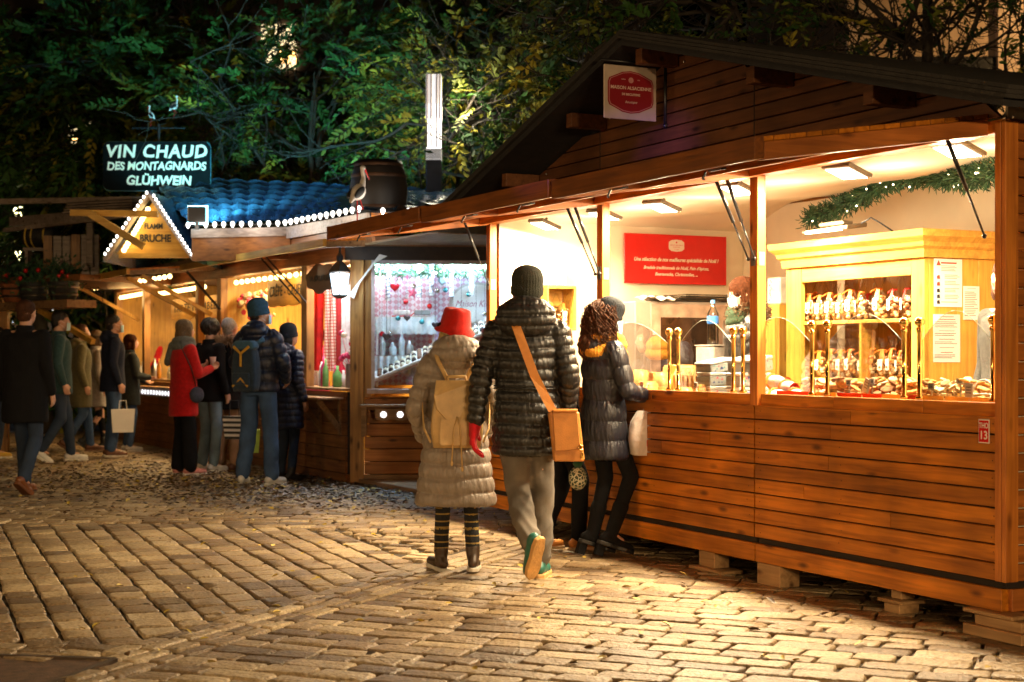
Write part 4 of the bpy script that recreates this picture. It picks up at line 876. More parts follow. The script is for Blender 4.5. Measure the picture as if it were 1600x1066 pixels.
mb = MB(); mb.box(KX, 1.9, .08, 2.09, 2.45, 2.47); mb.build('ceiling', M['oldx'], ls)
mb = MB(); mb.box(KX, 1.5, .06, 2.09, .02, .06); mb.build('floor', M['oldx'], ls)
mb = MB(); mb.box(KX-.02, KX+.02, .0, 2.1, .02, 2.6); mb.build('end_wall', M['yelz'], ls)
mb = MB(); mb.box(-4.24, -4.20, .06, 2.09, .07, 2.44); mb.build('partition', M['yelz'], ls)
# shelf with scalloped light fringe below the counter
def fringe(parent, x0, x1, z, y, n, bulb, name='scalloped_fringe'):
    pts = [(x0, z+.10), (x0, z)]; m_ = n*6
    for k in range(m_+1): pts.append((x0+(x1-x0)*k/m_, z-.018*abs(math.sin(math.pi*n*k/m_))))
    pts.append((x1, z+.10)); pts = pts[::-1]
    mb = MB(); mb.prism(pts, (0, y, 0), (1, 0, 0), (0, 0, 1), .012); f = mb.build(name, M['oldx'], parent)
    for k in range(n): kid(None, 'bulb', bulb, f, (x0+(x1-x0)*(k+.5)/n, y-.016, z+.045))
ovb = MB().ell((0, 0, 0), (.022, .010, .032), 12, 8).mesh('bulb', emis('fringe_bulb', (.95, .96, 1), 1.8), smooth=True)
rdb = MB().ell((0, 0, 0), (.032, .012, .032), 12, 8).mesh('bulb', emis('fringe_bulb', (.95, .96, 1), 5), smooth=True)
mb = MB(); mb.box(-2.6, -.12, -.30, -.02, .865, .89); shf = mb.build('side_shelf', M['oldx'], ls, bevel=.004)
fringe(shf, -2.58, -1.15, .765, -.27, 9, ovb)
for x in (-2.5, -.75, -.2): mb = MB(); mb.bar((x, -.27, .855), (x, -.03, .55), .05, .05); mb.box(x-.025, x+.025, -.05, -.026, .5, .86); mb.build('shelf_bracket', M['oldx'], shf)
mb = MB(); mb.box(-7.6, -5.0, -.26, -.02, .865, .89); shf = mb.build('side_shelf', M['oldx'], ls, bevel=.004)
fringe(shf, -7.58, -5.1, .765, -.23, 17, ovb)
# fringe light falling on the boards
# corner facet
fc = thing('corner_kiosk', 'corner kiosk with a cold lit confectionery window full of hanging ornaments', 'kiosk', SF)
mb = MB(); boards(mb, .145, 2.0, .10, .90, .13, 0, .024, rnd=kr); mb.build('board_wall', wood('corner_pine_boards', 'x', (.22, .075, .02), (.42, .16, .04)), fc)
mb = MB(); mb.box(.06, 2.0, -.03, .03, .02, .098); mb.build('base_beam', M['oldx'], fc)
mb = MB(); mb.box(.2, 2.0, .0005, .03, .10, .90); mb.build('backing_board', MATS['black_gap'], fc)
mb = MB(); mb.box(.0, .14, -.045, .06, .02, hd+.12); mb.build('corner_post', M['oldz'], fc, bevel=.004)
mb = MB(); mb.box(.142, .215, -.02, .05, .90, hd); mb.build('window_post', M['oldz'], fc)
mb = MB(); mb.box(.172, 2.0, -.05, .35, .93, .98); mb.build('window_sill', mat('pale_sill', (.42, .30, .28), .5), fc, bevel=.004)
mb = MB(); mb.box(.217, .25, -.03, .03, .982, 2.26); mb.box(.217, 2., -.03, .03, 2.262, hd); mb.build('window_frame', mat('pale_frame', (.5, .42, .42), .5), fc)
mb = MB(); mb.box(-.05, 2.0, -.06, .06, hd+.0, hd+.14); mb.build('head_beam', mat('nearly_black_wood', (.03, .018, .012), .7), fc)
mb = MB(); mb.box(-.02, 2.0, -.08, -.02, hd+.142, hd+.24); mb.build('fascia_board', mats_dk, fc)
mb = MB(); mb.box(.216, 1.98, .0, .004, .985, 2.26); mb.build('window_pane', M['pane'], fc)
mb = MB(); mb.box(.10, .60, -.26, -.02, .80, .825); sh2 = mb.build('side_shelf', M['oldx'], fc, bevel=.004)
mb = MB(); mb.box(.60, 1.0, -.26, -.02, .80, .825); mb.build('side_shelf', M['oldx'], fc, bevel=.004)
fringe(sh2, .26, 1.1, .68, -.24, 5, rdb); mb = MB(); mb.box(.12, .17, -.25, -.03, .5, .80); mb.build('shelf_bracket', M['oldx'], sh2)
mb = MB(); mb.box(-.1, .26, -.05, .02, hd+.241, 2.66); mb.build('upper_post', M['oldz'], fc)
# backdrop lattice cloth
latm, nt, b = newmat('red_white_lattice'); tc = N(nt, 'ShaderNodeTexCoord'); mp = N(nt, 'ShaderNodeMapping'); mp.inputs['Rotation'].default_value = (0, R(45), 0); mp.inputs['Scale'].default_value = (23, 23, 23)
nt.links.new(tc.outputs['Object'], mp.inputs[0]); ck = N(nt, 'ShaderNodeTexChecker'); ck.inputs['Scale'].default_value = 1.0
ck.inputs[1].default_value = (.72, .72, .84, 1); ck.inputs[2].default_value = (.60, .34, .46, 1); nt.links.new(mp.outputs[0], ck.inputs[0]); nt.links.new(ck.outputs[0], b.inputs[0]); b.inputs['Roughness'].default_value = .8
mb = MB(); mb.grid(lambda a, b_: (.1+1.9*a, .95+.02*math.sin(a*30), 1.0+1.25*b_), 60, 2); mb.build('lattice_backdrop', latm, fc, smooth=True)
mb = MB(); mb.box(.02, .06, .04, .96, .98, 2.3); mb.build('side_lining', M['white'], fc)
for k, (x, y, e, c) in enumerate([(.5, .45, 26, COLD), (1.2, .45, 26, COLD)]): lamp('AREA', 'display_light', SF.w(x, .16, 2.285), e*1.9, c, SF.w(x, .75, 1.5), .5, .06)
# confectionery window contents
dsw = thing('display_stand', 'tiered white stand with lace cloths in the confectionery window', 'display stand', SF)
mb = MB(); mb.box(.24, .90, .72, .92, 1.72, 1.74); mb.build('shelf', M['white'], dsw); mb = MB(); mb.grid(lambda a, b_: (.24+.66*a, .71+.012*math.sin(a*40), 1.735-.19*b_*(1-.08*abs(math.sin(a*28)))), 70, 4); mb.build('lace_cloth', mat('lace', (.72, .78, .82), .8, bump=.6, bscale=80), dsw)
mb = MB(); mb.box(.24, .72, .40, .90, 1.30, 1.32); mb.build('shelf', M['white'], dsw); mb = MB(); mb.grid(lambda a, b_: (.24+.48*a, .39+.012*math.sin(a*40), 1.315-.20*b_*(1-.08*abs(math.sin(a*28)))), 50, 4); mb.build('lace_cloth', MATS['lace'], dsw)
mb = MB(); mb.box(.25, .27, .75, .9, 1.33, 1.72); mb.box(.86, .88, .75, .9, .99, 1.715); mb.box(.25, .27, .6, .88, .99, 1.295); mb.build('support', M['white'], dsw)
tr = thing('slanted_tray', 'long pine tray sloping up behind the confectionery window pane', 'tray', SF)
mb = MB(); mb.bar((.24, .10, 1.04), (1.6, .10, 1.62), .02, .115, up=(0, 1, 0)); mb.build('tray_rim', mat('pale_rim_wood', (.42, .27, .22), .5, stretch=(2, 14, 14)), tr)
mb = MB(); mb.bar((.24, .28, 1.07), (1.6, .28, 1.65), .34, .02, up=(0, 1, 0)) if 0 else mb.hexa([(.24, .12, 1.06), (1.6, .12, 1.64), (1.6, .5, 1.74), (.24, .5, 1.16), (.24, .12, 1.08), (1.6, .12, 1.66), (1.6, .5, 1.76), (.24, .5, 1.18)]); mb.build('tray_board', M['white'], tr)
mcol = [mat('dark_chocolate', (.035, .016, .012), .4), mat('white_chocolate', (.75, .66, .48), .5), mat('milk_chocolate', (.2, .08, .04), .5)]
mk = [MB().lathe([(.024, 0), (.027, .02), (.022, .04), (.008, .05)], n=12).mesh('marshmallow_cake', m, smooth=True) for m in mcol]
for r_ in range(4):
    for k in range(22):
        f = (k+.5)/22; o = bpy.data.objects.new('marshmallow_cake', mk[(k//3+r_) % 2 if k % 7 else 2]); col.objects.link(o)
        o.location = SF.w(.27+1.3*f, .17+r_*.085, 1.085+.58*f*1.0+.022*r_); tag(o, 'small chocolate domed cake standing in rows on the slanted tray', 'cake', 'chocolate cakes on the slanted tray')
def cane(x, z, label, half=False):
    pts = [(x, .3, z-.36)]+[(x, .3, z-.05)]+[(x+(.05-.05*math.cos(a)) if not half else x, .3, z-.05+.055*math.sin(a)) for a in np.linspace(.3, 2.9 if not half else .6, 8)]
    L = MB(); n = 60; P_ = []
    cum = [0]
    for i in range(1, len(pts)): cum.append(cum[-1]+(Vector(pts[i])-Vector(pts[i-1])).length)
    for k in range(n+1):
        s_ = cum[-1]*k/n; i = max(j for j in range(len(cum)-1) if cum[j] <= s_+1e-9); P_.append(Vector(pts[i]).lerp(Vector(pts[i+1]), (s_-cum[i])/(cum[i+1]-cum[i])))
    L.tube(P_, [.024+.004*math.sin(k*1.05*2) for k in range(n+1)], 10); o = L.build('candy_cane', mat('candy_white', (.88, .88, .9), .3, var=.1), fr=SF, smooth=True, label=label, cat='candy cane', group=None)
    L = MB(); L.tube([P_[k]+Vector((.0245*math.cos(k*.9), .0245*math.sin(k*.9), 0)) for k in range(n+1)], .007, 5); L.build('stripe', mat('cane_stripe', (.30, .33, .42), .4), o, smooth=True)
def fx(px_, py_, y): return SF.hy(px_, py_, y)
for px_, py_, lb in ((606, 424, 'leftmost'), (655, 418, 'second from left'), (674, 416, 'hooked, third from left'), (705, 417, 'fourth'), (736, 415, 'rightmost, above the oval sign,')):
    x, z = fx(px_, py_, .3); cane(x, z+.05, f'{lb} white candy cane hanging in the confectionery window', half=('hooked' not in lb and 'fourth' not in lb))
hm = [mat('red_glass_heart', (.5, .01, .02), .15, .3), mat('grey_blue_heart', (.25, .36, .40), .4, .2), mat('dark_metal_heart', (.07, .06, .07), .4, .6)]
def heart(px_, py_, y, s_, mi, label):
    x, z = fx(px_, py_, y); h = thing('hanging_heart', label, 'ornament', SF, (x, y, z)); poly = []
    for k in range(28): a = 2*math.pi*k/28; poly.append((s_*math.sin(a)**3, s_*(.81*math.cos(a)-.32*math.cos(2*a)-.13*math.cos(3*a)-.06*math.cos(4*a))))
    mb = MB(); mb.loft([[(p[0]*f, yy, p[1]*f) for p in poly] for yy, f in ((.02, .6), (.012, .95), (-.012, .95), (-.02, .6))]); mb.build('heart', hm[mi], h, smooth=False)
    mb = MB(); mb.tube([(0, 0, s_*.4), (0, 0, 2.22-z)], .002, 4); mb.build('thread', M['dark'], h)
heart(617, 449, .2, .052, 0, 'shiny red glass heart hanging at the left of the confectionery window'); heart(691, 440, .25, .050, 1, 'grey blue heart hanging between the candy canes')
heart(636, 497, .22, .038, 2, 'plain dark heart hanging in the middle of the window'); heart(604, 526, .2, .048, 2, 'low dark heart with red core hanging bottom left'); heart(680, 508, .2, .040, 2, 'dark openwork drop ornament hanging right of the plain heart')
def star(px_, py_, y, r0, label):
    x, z = fx(px_, py_, y); s = thing('paper_star', label, 'ornament', SF, (x, y, z)); n = 5
    mb = MB(); pl_ = [((r0 if i % 2 == 0 else r0*.42)*math.sin(i*math.pi/n+.2), (r0 if i % 2 == 0 else r0*.42)*math.cos(i*math.pi/n+.2)) for i in range(2*n)]
    mb.loft([[(p[0]*f, yy, p[1]*f) for p in pl_] for yy, f in ((.02, .1), (0, 1), (-.02, .1))]); mb.build('star', mat('pink_paper', (.75, .12, .25), .6), s); mb = MB(); mb.tube([(0, 0, 0), (0, 0, 2.24-z)], .002, 4); mb.build('thread', M['dark'], s)
star(632, 425, .35, .10, 'large pink paper star at the top left of the window'); star(692, 422, .4, .06, 'small pink paper star above the grey blue heart'); star(645, 458, .65, .07, 'red star among the toys on the lace shelf')
x, z = fx(742, 478, .75)
os_ = thing('oval_sign', 'oval white sign with thin rose script in the confectionery window', 'sign', SF, (x+.02, .75, z+.02))
mb = MB(); mb.lathe([(.30, 0), (.30, .02)], n=40, ax=(0, -1, 0), sx=1, sy=.78); mb.build('rim', M['steel'], os_); mb = MB(); mb.lathe([(.27, .021), (.27, .026)], n=40, ax=(0, -1, 0), sx=1, sy=.78); mb.build('face', M['white'], os_)
text('Maison Kiener', .10, mat('rose_script', (.45, .12, .18), .5, var=0), os_, o=(0, -.028, .0), th=.002, shear=.4, wsc=.8)
def bottle(x, y, z, h, r, m, label, fr=SF, group=None):
    mb = MB(); mb.lathe([(r*.9, 0), (r, h*.05), (r, h*.6), (r*.35, h*.78), (r*.32, h)], (0, 0, 0), 14); mb.build('bottle', m, fr=fr, loc=(x, y, z), smooth=True, label=label, cat='bottle', group=group)
for k, (px_, h, r, m) in enumerate([(598, .22, .03, 'milky'), (628, .26, .035, 'milky'), (640, .16, .045, 'silver'), (614, .14, .04, 'milky')]):
    x, _ = fx(px_, 540, .6); bottle(x, .6, 1.322, h, r, mat('silver_jar', (.5, .52, .55), .3, .7) if m == 'silver' else mat('milky_glass', (.6, .7, .75), .2), ['tall milky bottle at the left of the lower lace shelf', 'tallest milky bottle beneath the upper lace cloth', 'squat silver jar on the lower lace shelf', 'short milky jar behind the low dark heart'][k])
for k, (px_, c) in enumerate([(628, (.8, .8, .85)), (660, (.3, .35, .38))]):
    x, _ = fx(px_, 460, .8); s = thing('toy_sleigh', ['white and red toy sleigh', 'grey tin box toy'][k]+' on the upper lace shelf', 'toy', SF, (x, .8, 1.742))
    mb = MB(); mb.box(-.09, .09, -.04, .04, .02, .07); mb.build('sleigh_body', mat('toy%d' % k, c, .5), s, bevel=.01); mb = MB()
    for q in (-.035, .035): mb.tube([(-.11, q, .006), (.09, q, .006), (.13, q, .04)], .006, 6)
    mb.build('runner', M['red'] if k == 0 else M['steel'], s)
# fir strip on top of the window
P_ = []; D3 = []
for k in range(1500): P_.append((gr.uniform(.22, 1.9), gr.uniform(.15, .4), gr.uniform(2.17, 2.25))); D3.append(gr.normal(0, 1, 3))
P_ = np.array(P_); D3 = np.array(D3); D3 /= np.linalg.norm(D3, axis=1)[:, None]; sd = np.cross(D3, gr.normal(0, 1, (1500, 3))); sd /= np.linalg.norm(sd, axis=1)[:, None]
ft = thing('fir_garland', 'teal lit fir garland along the top of the confectionery window', 'garland', SF)
kid(None, 'needles', leaves_from('needles', P_, D3, sd, gr.uniform(.05, .1, 1500), [M['green'], MATS['fir_needles_light']], gr.integers(0, 2, 1500), .14), ft)
lbc = MB().ell((0, 0, 0), (.010,)*3, 8, 6).mesh('tiny_light', M['bulbc'])
for k in range(14): kid(None, 'tiny_light', lbc, ft, (gr.uniform(.25, 1.5), .14, gr.uniform(2.16, 2.24)))
# lantern on the corner
lx, ly = -.10, -.16
ln = thing('lantern', 'black coach lantern with cold white light on the corner of the left chalet', 'lantern', SF, (lx, ly, 0))
mb = MB(); mb.tube([(0, .12, 2.40), (0, .03, 2.44), (-.0, 0, 2.36)], .012, 6); mb.build('bracket', M['dark'], ln, smooth=True)
mb = MB(); mb.lathe([(.115, 2.17), (.06, 2.25), (.03, 2.28), (.035, 2.33), (.01, 2.37)], n=4); mb.build('lantern_roof', M['dark'], ln)
mb = MB(); mb.lathe([(.065, 1.94), (.098, 2.155)], n=4); mb.build('lantern_glass', emis('lantern_glow', (.80, .93, 1), 3.2), ln)
mb = MB()
for a in (0, 90, 180, 270): c_, s_ = math.cos(R(a)), math.sin(R(a)); mb.tube([(.07*c_, .07*s_, 1.93), (.103*c_, .103*s_, 2.165)], .007, 6)
mb.build('lantern_frame', M['dark'], ln); mb = MB(); mb.lathe([(.03, 1.90), (.078, 1.925), (.078, 1.94)], n=4); mb.build('lantern_base', M['dark'], ln)
lamp('POINT', 'lantern_light', SF.w(lx-.0, ly-.16, 2.05), 9, COLD, size=.1)
# white scalloped valance on the corner
mb = MB(); mb.loft([[(.30, -.06, 2.36), (.0, -.10, 1.96), (.0, -.10, 1.93), (.04, -.10, 1.90), (.10, -.09, 2.06), (.18, -.08, 2.17), (.26, -.07, 2.27), (.38, -.06, 2.34)], [(.30, -.05, 2.36), (.0, -.09, 1.96), (.0, -.09, 1.93), (.04, -.09, 1.90), (.10, -.08, 2.06), (.18, -.07, 2.17), (.26, -.06, 2.27), (.38, -.05, 2.34)]]); mb.build('corner_valance', M['white'], fc)
# dark wooden name board beside the lantern
nb = thing('name_board', 'dark scalloped wooden name board hanging beside the lantern', 'sign', SL, (-.62, -.03, 2.14))
pts = [(.42*math.cos(a)*(1+.05*math.sin(a*9)), .15*math.sin(a)*(1+.12*math.sin(a*7+1))) for a in np.linspace(0, 2*math.pi, 40, endpoint=False)]
mb = MB(); mb.prism(pts, (0, -.03, 0), (1, 0, 0), (0, 0, 1), .025); mb.build('board', mat('dark_carved_wood', (.10, .05, .025), .6, stretch=(2, 20, 20)), nb)
text('LA BISCUITERIE', .085, M['black'], nb, o=(0, -.060, .0), th=.004, jit=.006)
# flaps of the left stall
def lflap(xa, xb, fo, zo, label=None):
    sk = lambda y, d: 2.45+(zo-2.45)*(-y/fo)+d
    def slab(mb, x0, x1, y0, y1, d0, d1): mb.hexa([(x0, y0, sk(y0, d0)), (x1, y0, sk(y0, d0)), (x1, y1, sk(y1, d0)), (x0, y1, sk(y1, d0)), (x0, y0, sk(y0, d1)), (x1, y0, sk(y0, d1)), (x1, y1, sk(y1, d1)), (x0, y1, sk(y1, d1))])
    mb = MB(); n = max(4, int(fo/.1))
    for k in range(n): y0 = -fo+(fo-.06)*k/n; slab(mb, xa, xb, y0+.003, y0+(fo-.06)/n-.003, .02, .04)
    f = mb.build('flap', M['wallx'], ls); mb = MB(); slab(mb, xa-.005, xb+.005, -fo-.02, -fo+.02, -.03, .045); mb.build('flap_edge_board', M['yelx'], f)
    mb = MB(); slab(mb, xa, xa+.05, -fo+.022, -.07, -.04, .018); mb.build('flap_side_batten', M['oldx'], f); mb = MB(); slab(mb, xb-.05, xb, -fo+.022, -.07, -.04, .018); mb.build('flap_side_batten', M['oldx'], f)
lflap(-4.3, .55, .5, 2.42); lflap(-8.9, -4.38, 1.15, 2.36)
for xa in (-8.0, -5.2, -4.5):
    mb = MB(); mb.bar((xa, -.95, 2.33), (xa-.0, -.05, 1.85), .05, .05); mb.build('flap_prop', M['yelz'], ls)
for xa, sg_ in ((-1.30, -1), (-1.12, -1), (-4.1, 1), (-4.15, -1)):
    mb = MB(); mb.tube([(xa, -.05, 1.9), (xa-.25, -.42, 2.40)], .010, 8); mb.build('gas_strut', MATS['gas_strut_black'], ls)
# roof of blue glazed tiles
tilem = mat('blue_slate_tile', (.03, .06, .10), .25, .1, var=.4, scale=6, bump=.2, bscale=40)
E1, E2, E3 = Vector((-1.42, 15.5, 2.76)), Vector((-2.48, 17.22, 2.76)), Vector((-3.64, 17.5, 2.76)); R1, R2 = Vector((.4, 18.6, 3.22)), Vector((-4.85, 20.6, 3.66))
R12 = R1.lerp(R2, .52)
def tiles(name, a, b, c, d, nu, nv):   # a,b eave; d,c ridge
    nrm = (b-a).cross(d-a).normalized(); nrm = nrm if nrm.z > 0 else -nrm
    def fn(u, v):
        p = a.lerp(b, u).lerp(d.lerp(c, u), v); return p + nrm*(.032*abs(math.sin(u*nu*math.pi)) + .055*(1-(v*nv) % 1.0))
    mb = MB(); mb.grid(fn, nu*6, nv*6); return mb.build(name, tilem, rf, smooth=True)
rf = thing('tiled_roof', 'blue lit wavy tiled roof with dark fascia over the left chalet', 'roof')
tiles('tile_slope', E2, E1, R1, R12, 11, 7); tiles('tile_slope', E3, E2, R12, R2, 9, 8)
mb = MB(); mb.add([E1, Vector((1.0, 15.6, 2.76)), R1, R1], [(0, 1, 2)]); mb.build('tile_slope', tilem, rf)
def fascia(a, b, z0, z1, m, nm='fascia_board', th=.04): mb = MB(); mb.bar(a+Vector((0, 0, (z0+z1)/2-a.z)), b+Vector((0, 0, (z0+z1)/2-b.z)), th, z1-z0); return mb.build(nm, m, rf)
gw = M['grey']
fascia(E1+Vector((-.03, -.03, 0)), E2+Vector((-.03, -.03, 0)), 2.63, 2.76, gw); fascia(E2+Vector((0, -.04, 0)), E3+Vector((0, -.04, 0)), 2.66, 2.76, gw)
fascia(E1+Vector((.02, .02, 0)), E2+Vector((.02, .02, 0)), 2.47, 2.63, mats_dk); fascia(E2, E3, 2.40, 2.66, mats_dk)
fascia(Vector((-1.42, 15.5, 2.7)), Vector((-.4, 15.58, 2.7)), 2.60, 2.76, M['wallx'])
mb = MB(); mb.hexa([tuple(E1+Vector((.06, .06, -.03))), tuple(E2+Vector((.06, .06, -.03))), tuple(R12-Vector((0, 0, .05))), tuple(R1-Vector((0, 0, .05)))]+[tuple(E1+Vector((.06, .06, -.01))), tuple(E2+Vector((.06, .06, -.01))), tuple(R12-Vector((0, 0, .03))), tuple(R1-Vector((0, 0, .03)))]); mb.build('roof_deck', M['dark'], rf)
# strings of bulbs
bulb = MB().lathe([(.009, -.026), (.012, -.015), (.021, .0), (.024, .015), (.017, .032), (.005, .04)], n=12).mesh('bulb', emis('string_bulb', (1, .95, .86), 3.5), smooth=True)
sbulb = MB().ell((0, 0, 0), (.015, .015, .020), 8, 6).mesh('bulb', emis('string_bulb', (1, .97, .92), 4), smooth=True)
bulby = MB().ell((0, 0, 0), (.030,)*3, 10, 8).mesh('bulb', emis('string_bulb_amber', (1, .72, .26), 6), smooth=True)
def string(label, pts, n, mesh, lampc=None, e=0, sag=0, group='strings of bulbs on the left chalet'):
    pts = [Vector(p) for p in pts]; cum = [0]
    for i in range(1, len(pts)): cum.append(cum[-1]+(pts[i]-pts[i-1]).length)
    t = thing('string_light', label, 'string lights', W0, pts[0], group=group)
    def at(s_):
        i = max(j for j in range(len(cum)-1) if cum[j] <= s_+1e-9); return pts[i].lerp(pts[i+1], (s_-cum[i])/(cum[i+1]-cum[i]))
    mb = MB(); mb.tube([at(cum[-1]*k/40)-pts[0] for k in range(41)], .005, 5); mb.build('cable', M['dark'], t)
    for k in range(n): kid(None, 'bulb', mesh, t, tuple(at(cum[-1]*(k+.5)/n)-pts[0]+Vector((0, -.02, -.0))))
    if lampc:
        for k in range(2): lamp('POINT', 'bulb_glow', at(cum[-1]*(k*.5+.25))+Vector((-.08, -.15, -.05)), e, lampc, size=.15)
up = Vector((0, 0, .03)); off = Vector((-.08, -.08, 0))
string('row of round white bulbs along the slanting front eave next to the barrel', [E1+off+up, E2+off+up], 13, bulb, (1, .9, .75), 5)
string('row of white bulbs along the straight eave of the blue roof', [E2+off+up, E3+off+up], 11, bulb, (1, .9, .75), 4)
string('three widely spaced white bulbs at the foot of the barrel', [(-1.42, 15.38, 2.76), (-.4, 15.46, 2.76)], 4, bulb, (1, .9, .75), 5)
# little front gable with sign
G0 = Vector((-4.16, 17.75, 0)); gx, gz0, gz1 = .43, 2.50, 3.17
gb = thing('front_gable', 'small gable outlined in bulbs with a yellow lettered board above the left chalet', 'gable', W0, G0, 0)
mb = MB(); mb.prism([(-gx, gz0), (gx, gz0), (0, gz1-.05)], (0, .12, 0), (1, 0, 0), (0, 0, 1), .04); mb.build('gable_board', M['yelx'], gb)
for sgn in (-1, 1):
    mb = MB(); mb.bar((sgn*(gx+.08), -.12, gz0-.08), (0, -.12, gz1), .03, .14, up=(0, 1, 0)); mb.build('barge_board', M['grey'], gb)
    mb = MB(); mb.hexa([(sgn*(gx+.1), -.14, gz0-.10), (0, -.14, gz1+.02), (0, 2.0, gz1+.02), (sgn*(gx+.1), 2.0, gz0-.10), (sgn*(gx+.1), -.14, gz0-.07), (0, -.14, gz1+.05), (0, 2.0, gz1+.05), (sgn*(gx+.1), 2.0, gz0-.07)]); mb.build('gable_roof', tilem, gb)
text('FLAMM', .085, M['black'], gb, o=(0, .075, 2.82), th=.004, jit=.002, bold=.003, wsc=.8); text('BRUCHE', .12, M['black'], gb, o=(.02, .075, 2.68), th=.004, jit=.002, bold=.004, wsc=.8)
mb = MB(); mb.box(-gx+.05, gx, -.02, .05, gz0-.05, gz0); mb.build('tie_beam', M['yelx'], gb)
string('bulbs up the left slope of the little front gable', [G0+Vector((-gx-.08, -.17, gz0-.04)), G0+Vector((0, -.17, gz1+.04))], 15, sbulb); string('bulbs down the right slope of the little front gable', [G0+Vector((0.05, -.17, gz1+.0)), G0+Vector((gx+.08, -.17, gz0-.04))], 17, sbulb)
string('inner row of bulbs under the left slope of the little gable', [G0+Vector((-gx+.10, .0, gz0+.02)), G0+Vector((-.03, .0, gz1-.14))], 13, bulby)
lamp('POINT', 'bulb_glow', G0+Vector((-.1, -.35, 2.95)), 7, (1, .75, .35), size=.2)
# props holding the gable: diagonal brace and beam
mb = MB(); mb.bar((-5.0, 17.4, 2.94), (-4.0, 17.35, 2.92), .05, .07); mb.bar((-4.75, 17.3, 2.92), (-4.15, 17.3, 2.55), .06, .08); mb.build('brace', M['yelx'], rf)
# interiors ---------------------------------------------------
lamp('AREA', 'stall_lamp', SL.w(-2.6, .5, 2.44), 150, (1, .70, .34), SL.w(-2.6, .9, 0), 1.6, .4)
lamp('AREA', 'stall_lamp', SL.w(-.75, .3, 2.44), 55, (1, .90, .82), SL.w(-.65, .9, 0), .8, .4)
lamp('AREA', 'stall_lamp', SL.w(-6.4, .5, 2.44), 150, (1, .66, .28), SL.w(-6.4, .9, 0), 2.0, .4)
string('amber bulbs inside the crêpe hatch under the head beam', [SL.w(-4.1, .12, 2.24), SL.w(-1.35, .12, 2.24)], 13, bulby, (1, .6, .2), 5)
string('amber bulbs inside the hatch above the seller in red', [SL.w(-7.7, .12, 2.22), SL.w(-5.25, .12, 2.24)], 18, bulby, (1, .6, .2), 5)
string('amber bulbs along the outermost hatch head past the seller in red', [SL.w(-9.3, .0, 2.22), SL.w(-7.9, .0, 2.24)], 10, bulby, (1, .6, .2), 5)
string('amber bulbs outside under the long awning edge', [SL.w(-8.8, -.55, 2.33), SL.w(-4.5, -.55, 2.33)], 18, bulby)
string('amber bulbs at the top of the towel hatch', [SL.w(-1.1, .12, 2.26), SL.w(-.1, .12, 2.26)], 4, bulby, (1,.7,.4), 3)
def yboard(x0, x1, z0, z1, y, txt, size, label, m=M['yelx']):
    s = thing('shop_sign', label, 'sign', SL, ((x0+x1)/2, y, (z0+z1)/2)); w2, h2 = (x1-x0)/2, (z1-z0)/2; pts = []
    for k in range(16): pts.append((-w2+2*w2*k/15, -h2-.03*abs(math.sin(k*.9))))
    for k in range(16): pts.append((w2-2*w2*k/15, h2))
    mb = MB(); mb.prism(pts, (0, 0, 0), (1, 0, 0), (0, 0, 1), .03); mb.build('board', m, s); text(txt, size, M['black'], s, o=(0, -.032, -.0), th=.004, jit=.004, bold=.001, spacing=1.15, fit=(x1-x0)*.88)
yboard(-2.85, -1.4, 1.92, 2.22, .15, 'CRÊPE - GAUFRE -', .17, 'yellow wooden board lettered CRÊPE - GAUFRE in the crêpe hatch')
yboard(-7.6, -5.3, 1.86, 2.14, .35, 'TARTE FLAMBÉE', .15, 'long amber board with dark lettering above the seller in red')
# hanging flowers
s = thing('dried_flower_swag', 'swag of orange and pink dried flowers in the crêpe hatch', 'flower swag', SL, (-3.5, .2, 2.0))
mb = MB()
for k in range(90): mb.ell((gr.uniform(-.5, .5), gr.uniform(-.08, .08), gr.uniform(-.22, .1)), (gr.uniform(.02, .045),)*3, 8, 5, mi=int(gr.integers(0, 3)))
mb.build('flowers', [mat('orange_petals', (.6, .22, .08), .8), mat('pink_petals', (.7, .06, .12), .8), mat('straw', (.5, .4, .25), .8)], s, smooth=True)
# towels on a rail
def towel(x0, x1, c, label, chk=False):
    m = c; x0, x1 = SL.hy(x0, 500, .34)[0], SL.hy(x1, 500, .34)[0]
    if chk:
        m, nt, b = newmat('red_gingham') if 'red_gingham' not in MATS else (MATS['red_gingham'], None, None)
        if nt:
            tc = N(nt, 'ShaderNodeTexCoord'); ck1 = N(nt, 'ShaderNodeTexBrick'); ck1.offset = 0; ck1.inputs['Scale'].default_value = 14; ck1.inputs['Color1'].default_value = (.8, .7, .68, 1); ck1.inputs['Color2'].default_value = (.85, .78, .75, 1); ck1.inputs['Mortar'].default_value = (.6, .08, .08, 1); ck1.inputs['Mortar Size'].default_value = .07; ck1.inputs['Row Height'].default_value = .5; ck1.inputs['Brick Width'].default_value = .5
            mp = N(nt, 'ShaderNodeMapping'); mp.inputs['Rotation'].default_value = (R(90), 0, 0); nt.links.new(tc.outputs['Object'], mp.inputs[0]); nt.links.new(mp.outputs[0], ck1.inputs[0]); nt.links.new(ck1.outputs[0], b.inputs[0])
    mb = MB(); mb.grid(lambda a, b_: (x0+(x1-x0)*a, .34+.025*math.sin(a*14+b_*2), 2.10-.95*b_), 30, 10); mb.build('hanging_towel', m, fr=SL, smooth=True, label=label, cat='towel')
towel(486, 503, M['redc'], 'plain bright red towel at the left of the towel hatch'); towel(505, 526, None, 'pale red gingham towel next to the red one', True)
towel(527, 532, mat('wine_cloth', (.3, .01, .015), .8), 'narrow wine red towel in the middle'); towel(533, 547, mat('pale_blue_cloth', (.62, .66, .75), .8), 'pale blue white towel at the right'); towel(548, 556, MATS['red_gingham'], 'gingham towel at the far right by the corner post')
mb = MB(); mb.tube([(-1.4, .34, 2.115), (-.28, .34, 2.115)], .012, 8); mb.build('towel_rail', M['steel'], ls)
